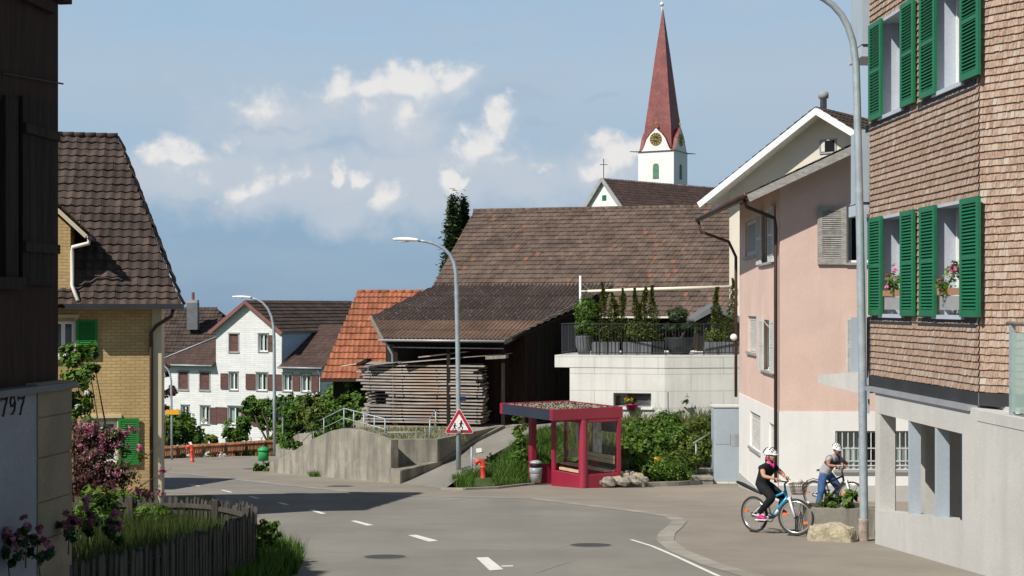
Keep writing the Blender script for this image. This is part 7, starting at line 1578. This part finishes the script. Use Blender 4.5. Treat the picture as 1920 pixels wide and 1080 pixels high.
plant('ivy_bush', 'dark leafy bush under the eave of the orange roofed house', 'bush', [B3(640, 740, 62.5, 34, 20, 24), B3(668, 735, 61.5, 22, 18, 26), B3(640, 775, 61, 30, 18, 24), B3(676, 770, 60.5, 16, 14, 30)], 4200, .10, MT['leaf_mid'], P(650, 820, 61))
plant('wall_creeper', 'green plants spilling over the sloping end of the retaining wall', 'shrub', [B3(612, 800, 53.2, 26, 14, 14), B3(632, 785, 53, 24, 14, 14), B3(590, 815, 54.5, 14, 10, 10), B3(648, 792, 52.6, 18, 12, 12), B3(560, 835, 56, 14, 10, 8), B3(538, 828, 60, 14, 12, 18)], 3800, .065, MT['leaf_mid'], P(615, 812, 53.6), r=.02)
plant('bush_tuft', 'bushy green tuft at the low end of the retaining wall under the green bin', 'bush', [B3(493, 880, 57.6, 15, 10, 10), B3(484, 878, 58, 9, 8, 9), B3(502, 874, 57.6, 8, 8, 10)], 1100, .06, MT['leaf_mid'], P(493, 889, 57.4), r=.015)
o = blades('wall_foot_weeds', np.array([G(random.uniform(580, 600), random.uniform(893, 894)) for _ in range(160)]), .25, .012, MT['grass']); tag(o, 'weeds at the foot of the retaining wall', 'weeds', None, 'stuff')
yp = np.array([(random.uniform(-7.5, -1.6), random.uniform(48.9, 54.5), PZ) for _ in range(2600)]); yp = yp[(yp[:, 0] > -7.2 + (54.5 - yp[:, 1]) * .45)]
o = blades('yard_weeds', yp, .16, .014, MT['drygrass']); tag(o, 'sparse weeds on the gravel yard in front of the timber stack', 'weeds', None, 'stuff')
FL = [(318, 862, 76, MT['bloom_white']), (345, 860, 77, MT['bloom_white']), (385, 858, 78.5, MT['bloom_white']), (410, 856, 79.5, MT['bloom_white']), (435, 852, 81, MT['leaf_olive']), (460, 851, 82, MT['leaf_olive']), (490, 849, 83.5, MT['leaf_olive'])]
for i, (px, py, d, mm) in enumerate(FL):
    wt = i < 4; lb = ['white flowering cushion nearest the yellow house in front of the orange fence', 'white flowering cushion between the thin lamp post and the distant hydrant', 'white flowering cushion just beyond the distant hydrant', 'white flowering cushion farthest from the yellow house', 'low dark green cushion in front of the orange fence', 'olive cushion shrub in front of the orange fence nearer the green bin', 'yellowish cushion shrub between the orange fence and the far lamp'][i]
    t = plant('border_plant', lb, 'plant', [B3(px, py, d, 17, 10, 8)], 360, .10, MT['leaf_olive'], P(px, py + 8, d), r=.02, group='border plants along the orange fence')
    if wt: bush(t, [B3(px, py - 3, d, 17, 10, 7)], 260, .07, MT['bloom_white'], 'blossoms')
    elif i > 4: bush(t, [B3(px, py - 4, d, 14, 8, 5)], 120, .08, MT['bloom_yellow'] if i == 6 else MT['leaf_light'], 'blossoms')
t = thing('garden_table', 'small pale garden bench in front of the white house', 'bench', P(478, 828, 95)); m = MB(); a = P(466, 819, 95); m.abox(a.x, a.x + .95, 95, 95.4, a.z - .06, a.z); m.build('seat', MT['white_wood'], t)
for s in (.06, .8): m = MB(); m.abox(a.x + s, a.x + s + .08, 95.02, 95.38, a.z - .5, a.z - .061); m.build('leg', MT['white_wood'], t)
# yellow house plants and front garden
t = plant('climbing_rose', 'leafy climbing rose on the front of the yellow brick house', 'climber', [B3(140, 665, 28.4, 36, 14, 22), B3(172, 658, 28.3, 14, 10, 14), B3(150, 705, 28.3, 32, 14, 24), B3(145, 750, 28.3, 28, 14, 28), B3(168, 690, 28.3, 16, 10, 14), B3(150, 790, 28.2, 26, 14, 22)], 3800, .055, MT['leaf_mid'], P(145, 985, 28.2), r=.025)
bush(t, [B3(150, 765, 28.1, 10, 6, 5), B3(165, 735, 28.1, 5, 5, 5)], 24, .05, MT['bloom_white'], 'blossoms')
dW = 26.0
t = plant('weigela_bush', 'pink flowering weigela bush with plum leaves in front of the yellow house', 'bush', [B3(165, 830, dW, 36, 24, 34), B3(205, 830, dW, 36, 22, 22), B3(235, 812, dW, 24, 18, 12), B3(180, 880, dW, 50, 30, 34), B3(215, 905, dW, 44, 28, 24), B3(150, 905, dW, 30, 26, 34), B3(262, 930, dW - .5, 34, 20, 14), B3(230, 950, dW - .5, 50, 26, 20)], 9000, .034, MT['leaf_plum'], P(180, 985, dW), r=.03, shell=.3, csig=.2)
bush(t, [B3(160, 800, dW - .2, 30, 20, 16), B3(168, 830, dW - .4, 30, 20, 26), B3(215, 822, dW - .3, 40, 20, 20), B3(240, 806, dW - .3, 22, 14, 9), B3(190, 858, dW - .5, 44, 20, 20), B3(230, 880, dW - .5, 34, 20, 14), B3(285, 925, dW - .7, 26, 12, 10), B3(240, 925, dW - .6, 30, 14, 12), B3(250, 838, dW - .3, 16, 10, 8)], 1500, .028, MT['bloom_pink'], 'blossoms', shell=.45, csig=.11, nclump=110)
bush(t, [B3(190, 835, dW, 50, 26, 40), B3(230, 870, dW, 40, 22, 26)], 700, .055, MT['leaf_light'], 'young_leaves', shell=.3)
stems(t, P(200, 960, dW), [P(262, 838, dW - .2), P(300, 828, dW - .2), P(322, 878, dW - .6), P(140, 780, dW)], .014, MT['bark'], 'long_shoot')
bush(t, [B3(262, 838, dW - .2, 8, 6, 6), B3(308, 884, dW - .6, 7, 6, 5), B3(300, 883, dW - .6, 4, 4, 3)], 70, .04, MT['bloom_hot'], 'shoot_blossoms', shell=.2)
plant('garden_shrub', 'dark green shrub in the shaded front garden behind the picket fence', 'shrub', [B3(230, 955, 24.5, 50, 30, 30), B3(175, 960, 24, 44, 30, 40), B3(280, 965, 23.8, 40, 24, 22)], 4200, .05, MT['leaf_mid'], P(220, 1010, 24.3), r=.02)
gp_ = []
while len(gp_) < 15000:
    y = random.uniform(14, 24); xm = float(np.interp(y, [12.5, 14.5, 17, 19.3, 20.4, 21.4, 22.4, 23.5, 24], [-4.2, -3.72, -3.6, -3.58, -3.75, -4.05, -4.5, -5.1, -5.6])) - .12
    x = xm - abs(random.gauss(0, 1.1)); gp_.append((x, y, gz(x, y)))
gp_ = np.array(gp_); hh = .42 + .5 * RNG.uniform(0, 1, len(gp_)) ** 3
o = blades('garden_grass', gp_, .62, .008, MT['shade_tinted_grass'], lean=.22); tag(o, 'tall uncut grass behind the picket fence', 'grass', None, 'stuff')
vp = []
while len(vp) < 3800:
    y = random.uniform(17, 24); x0 = float(np.interp(y, [14, 17, 19.3, 20.4, 21.4, 22.4, 23.5, 26], [-3.6, -3.5, -3.48, -3.65, -3.95, -4.4, -5.0, -6])); x1 = float(np.interp(y, [14, 17, 19.6, 21.5, 23.2, 26], [-3.2, -3.15, -3.02, -3.22, -3.8, -4.7])); x = random.uniform(x0, x1 - .02); vp.append((x, y, gz(x, y)))
o = blades('verge_grass', np.array(vp), .34, .011, MT['grass'], lean=.25); tag(o, 'tall grass between the picket fence and the road', 'grass', None, 'stuff')
plant('verge_weed', 'bright leafy weed outside the fence corner at the road edge', 'plant', [B3(500, 990, 20.8, 22, 16, 18), B3(515, 1000, 20.4, 12, 10, 12), B3(490, 1020, 20.0, 16, 12, 20)], 900, .045, MT['leaf_mid'], P(500, 1040, 20.6), r=.01)
for i, (px, py, hh_) in enumerate(((18, 1005, 34), (48, 985, 40), (128, 960, 44), (165, 950, 40), (75, 1000, 36), (215, 965, 30))):
    dv = (11.0, 11.1, 11.9, 13.2, 11.3, 13.6)[i]
    t = plant('valerian', 'dark red valerian in the deep shade, ' + ['below the painted number, nearest the picture edge', 'tall one below the painted number', 'against the sandstone corner', 'just beyond the sandstone corner', 'low one below the plaster wall', 'nearest the tall garden grass'][i], 'flower', [B3(px, py + 30, dv, 22, 16, 26)], 260, .025, MT['leaf_dark'], P(px, py + 80, dv), r=.006, group='red valerian spikes')
    bush(t, [B3(px, py - 12, dv, 9, 8, 14), B3(px, py + 6, dv, 15, 11, 14), B3(px + 6, py + 22, dv, 17, 12, 12)], 420, .019, MT['bloom_pink'], 'blossoms', shell=.2)
# ================================================================ sky, sun, camera
SUN = V((-1, -1, 1.38)).normalized(); elev = math.asin(SUN.z); 
w = bpy.data.worlds.new('World'); S.world = w; w.use_nodes = True; nt = w.node_tree; L = nt.links.new
bg_ = nt.nodes['Background']; sky = N(nt, 'ShaderNodeTexSky', sky_type='NISHITA'); sky.sun_disc = False; sky.sun_elevation = elev; sky.sun_rotation = math.radians(225); sky.altitude = 700; sky.air_density = 1.0; sky.dust_density = 1.4; sky.ozone_density = 2.0
tc = N(nt, 'ShaderNodeTexCoord').outputs['Generated']; sp = N(nt, 'ShaderNodeSeparateXYZ'); L(tc, sp.inputs[0])
az = mathn(nt, 'ARCTAN2', sp.outputs[0], sp.outputs[1]); el = mathn(nt, 'ARCSINE', sp.outputs[2])
cb = N(nt, 'ShaderNodeCombineXYZ'); L(az, cb.inputs[0]); L(el, cb.inputs[1]); v2 = cb.outputs[0]
SKY_K = .1
# real clear sky, veiled by thin high haze: pale in the middle, bluer towards the horizon and the zenith
hz_ = noise(nt, mapping(nt, v2, (4, 14, 1)), 1.7, 5, .6)
rp = N(nt, 'ShaderNodeValToRGB'); L(mathn(nt, 'DIVIDE', el, .26), rp.inputs[0]); rp.color_ramp.interpolation = 'EASE'
cr = rp.color_ramp.elements; cr[0].position = 0; cr[0].color = (.185, .30, .44, 1); cr[1].position = 1; cr[1].color = (.225, .40, .62, 1)
for p_, c_ in ((.18, (.20, .325, .475, 1)), (.42, (.30, .425, .555, 1)), (.62, (.36, .47, .585, 1)), (.8, (.31, .455, .61, 1))): e_ = cr.new(p_); e_.color = c_
veil = mixc(nt, 1.0, rp.outputs[0], (11.2, 11.0, 10.8), 'MULTIPLY'); veil.node.clamp_result = False
skyc = mixc(nt, mathn(nt, 'MULTIPLY', maprange(nt, el, .24, .75, 1.0, .0), .88), sky.outputs[0], veil)
right = maprange(nt, az, -.15, .3, 0, .3); c = mixc(nt, mathn(nt, 'MULTIPLY', maprange(nt, hz_, .35, .7), maprange(nt, el, .03, .12, .25, .55)), skyc, (3.9, 4.75, 5.75))
c = mixc(nt, mathn(nt, 'MULTIPLY', right, maprange(nt, el, .2, .32, 1, 0)), c, (4.1, 4.8, 5.6))
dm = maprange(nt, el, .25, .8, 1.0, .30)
wv = nt.nodes.new('ShaderNodeTexNoise'); wv.inputs['Scale'].default_value = 26; wv.inputs['Detail'].default_value = 3; wv.inputs['Roughness'].default_value = .6; L(v2, wv.inputs['Vector'])
sv = N(nt, 'ShaderNodeSeparateColor'); L(wv.outputs['Color'], sv.inputs[0])
azw = mathn(nt, 'ADD', az, mathn(nt, 'MULTIPLY', mathn(nt, 'SUBTRACT', sv.outputs[0], .5), .045)); elw = mathn(nt, 'ADD', el, mathn(nt, 'MULTIPLY', mathn(nt, 'SUBTRACT', sv.outputs[1], .5), .036))
# warp for cumulus outlines
def warp(scale, amp, seed):
    n = nt.nodes.new('ShaderNodeTexNoise'); n.inputs['Scale'].default_value = scale; n.inputs['Detail'].default_value = 6; n.inputs['Roughness'].default_value = .62
    L(mapping(nt, v2, (1, 1.25, 1), (0, 0, seed)), n.inputs['Vector']); return n
def cloud(px, py, rx, ry, soft=.35, amp=1.0):
    a0 = math.atan((px - CX) / F); e0 = math.atan((HZ - py) / F); dx = mathn(nt, 'DIVIDE', mathn(nt, 'SUBTRACT', azw, a0), rx * 1.18 / F); dy = mathn(nt, 'DIVIDE', mathn(nt, 'SUBTRACT', elw, e0), ry * 1.18 / F)
    r2 = mathn(nt, 'SQRT', mathn(nt, 'ADD', mathn(nt, 'MULTIPLY', dx, dx), mathn(nt, 'MULTIPLY', dy, dy))); return mathn(nt, 'MULTIPLY', mathn(nt, 'SUBTRACT', 1.0, r2), amp)
def union(cs):
    d = cs[0]
    for q in cs[1:]: d = mathn(nt, 'MAXIMUM', d, q)
    return d
n1 = noise(nt, v2, 25, 8, .62); n2 = noise(nt, mapping(nt, v2, (1, 1, 1), (0, 0, .4)), 12, 5, .6); n3 = noise(nt, v2, 90, 5, .6)
def clouds():
    return union([cloud(840, 146, 66, 44), cloud(775, 162, 110, 54), cloud(700, 172, 95, 52), cloud(640, 170, 60, 46), cloud(770, 205, 80, 62, amp=.85), cloud(690, 205, 80, 40, amp=.8), cloud(905, 266, 62, 64), cloud(936, 230, 42, 44), cloud(930, 290, 62, 48, amp=.85), cloud(335, 305, 78, 48), cloud(300, 300, 50, 34), cloud(372, 330, 32, 44, amp=.85), cloud(463, 352, 62, 46, amp=.75), cloud(860, 338, 30, 26), cloud(632, 325, 14, 28), cloud(668, 330, 34, 22, amp=.9), cloud(735, 362, 40, 40, amp=.7), cloud(1165, 298, 60, 54), cloud(1195, 280, 40, 40), cloud(1230, 330, 60, 50, amp=.8), cloud(1130, 310, 40, 24, amp=.8), cloud(1015, 312, 46, 22, amp=.45), cloud(565, 330, 40, 30, amp=.5), cloud(425, 272, 34, 24, amp=.5), cloud(490, 205, 80, 40, amp=.45)])
bright = clouds()
keep = azw, elw
azw = mathn(nt, 'ADD', azw, -.0075); elw = mathn(nt, 'ADD', elw, .0085); shifted = clouds(); azw, elw = keep
fineN = mathn(nt, 'ADD', mathn(nt, 'MULTIPLY', mathn(nt, 'SUBTRACT', n1, .5), 2.3), mathn(nt, 'MULTIPLY', mathn(nt, 'SUBTRACT', n3, .5), .5))
edge = mathn(nt, 'ADD', mathn(nt, 'SUBTRACT', bright, .06), fineN)
fade = maprange(nt, mathn(nt, 'SUBTRACT', bright, shifted), -.25, .30)
mask = mathn(nt, 'MULTIPLY', maprange(nt, edge, -.05, .62), mathn(nt, 'ADD', mathn(nt, 'MULTIPLY', fade, .45), .55))
lit = maprange(nt, mathn(nt, 'ADD', mathn(nt, 'ADD', edge, mathn(nt, 'MULTIPLY', fade, .7)), mathn(nt, 'MULTIPLY', mathn(nt, 'SUBTRACT', n3, .5), .9)), .30, 1.55)
ccol = mixc(nt, lit, (5.3, 5.75, 6.35), (8.0, 7.75, 7.55))
soft = union([cloud(540, 225, 200, 80), cloud(800, 330, 230, 100), cloud(600, 350, 240, 80), cloud(300, 350, 160, 70), cloud(650, 400, 120, 60), cloud(980, 340, 170, 70), cloud(1130, 320, 120, 60), cloud(420, 330, 130, 60), cloud(760, 230, 150, 70)])
sm = maprange(nt, mathn(nt, 'ADD', soft, mathn(nt, 'MULTIPLY', mathn(nt, 'SUBTRACT', n2, .5), 1.8)), -.05, .8, 0, .85)
c = mixc(nt, sm, c, (5.0, 5.5, 6.2)); 
grey = union([cloud(500, 240, 120, 12, amp=.8), cloud(640, 280, 150, 14, amp=.8), cloud(400, 390, 120, 12, amp=.7), cloud(900, 390, 110, 12, amp=.6), cloud(1130, 178, 46, 9), cloud(960, 185, 110, 26, amp=.9), cloud(880, 215, 130, 30, amp=.7), cloud(1000, 240, 60, 10, amp=.8), cloud(900, 90, 50, 8, amp=.6)])
gm_ = maprange(nt, mathn(nt, 'ADD', grey, mathn(nt, 'MULTIPLY', mathn(nt, 'SUBTRACT', n1, .5), .9)), .05, .8, 0, .55); c = mixc(nt, gm_, c, (3.5, 4.35, 5.6))
c = mixc(nt, mathn(nt, 'MULTIPLY', mask, .86), c, ccol)
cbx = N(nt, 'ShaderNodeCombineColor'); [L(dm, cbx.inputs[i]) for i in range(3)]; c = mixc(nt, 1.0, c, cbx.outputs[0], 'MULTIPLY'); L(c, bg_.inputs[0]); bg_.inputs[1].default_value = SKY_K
sl = bpy.data.lights.new('sun', 'SUN'); sl.energy = 4.8; sl.angle = math.radians(.53); sl.color = (1.0, .955, .88); so = bpy.data.objects.new('sun', sl); C.objects.link(so); so.rotation_euler = (-SUN).to_track_quat('-Z', 'Y').to_euler(); so.location = (0, 0, 60)
cam = bpy.data.cameras.new('camera'); cam.sensor_width = 36; cam.lens = F / 1920 * 36; cam.shift_y = (HZ - 540) / 1920; cam.clip_start = .1; cam.clip_end = 60000
co = bpy.data.objects.new('camera', cam); C.objects.link(co); co.location = (0, 0, 0); co.rotation_euler = (math.pi / 2, 0, 0); S.camera = co
S.view_settings.view_transform = 'Standard'; S.view_settings.look = 'None'; S.view_settings.exposure = 0.12; S.view_settings.gamma = 1
S.cycles.max_bounces = 6; S.cycles.diffuse_bounces = 3; S.cycles.transparent_max_bounces = 16; S.cycles.use_denoising = True
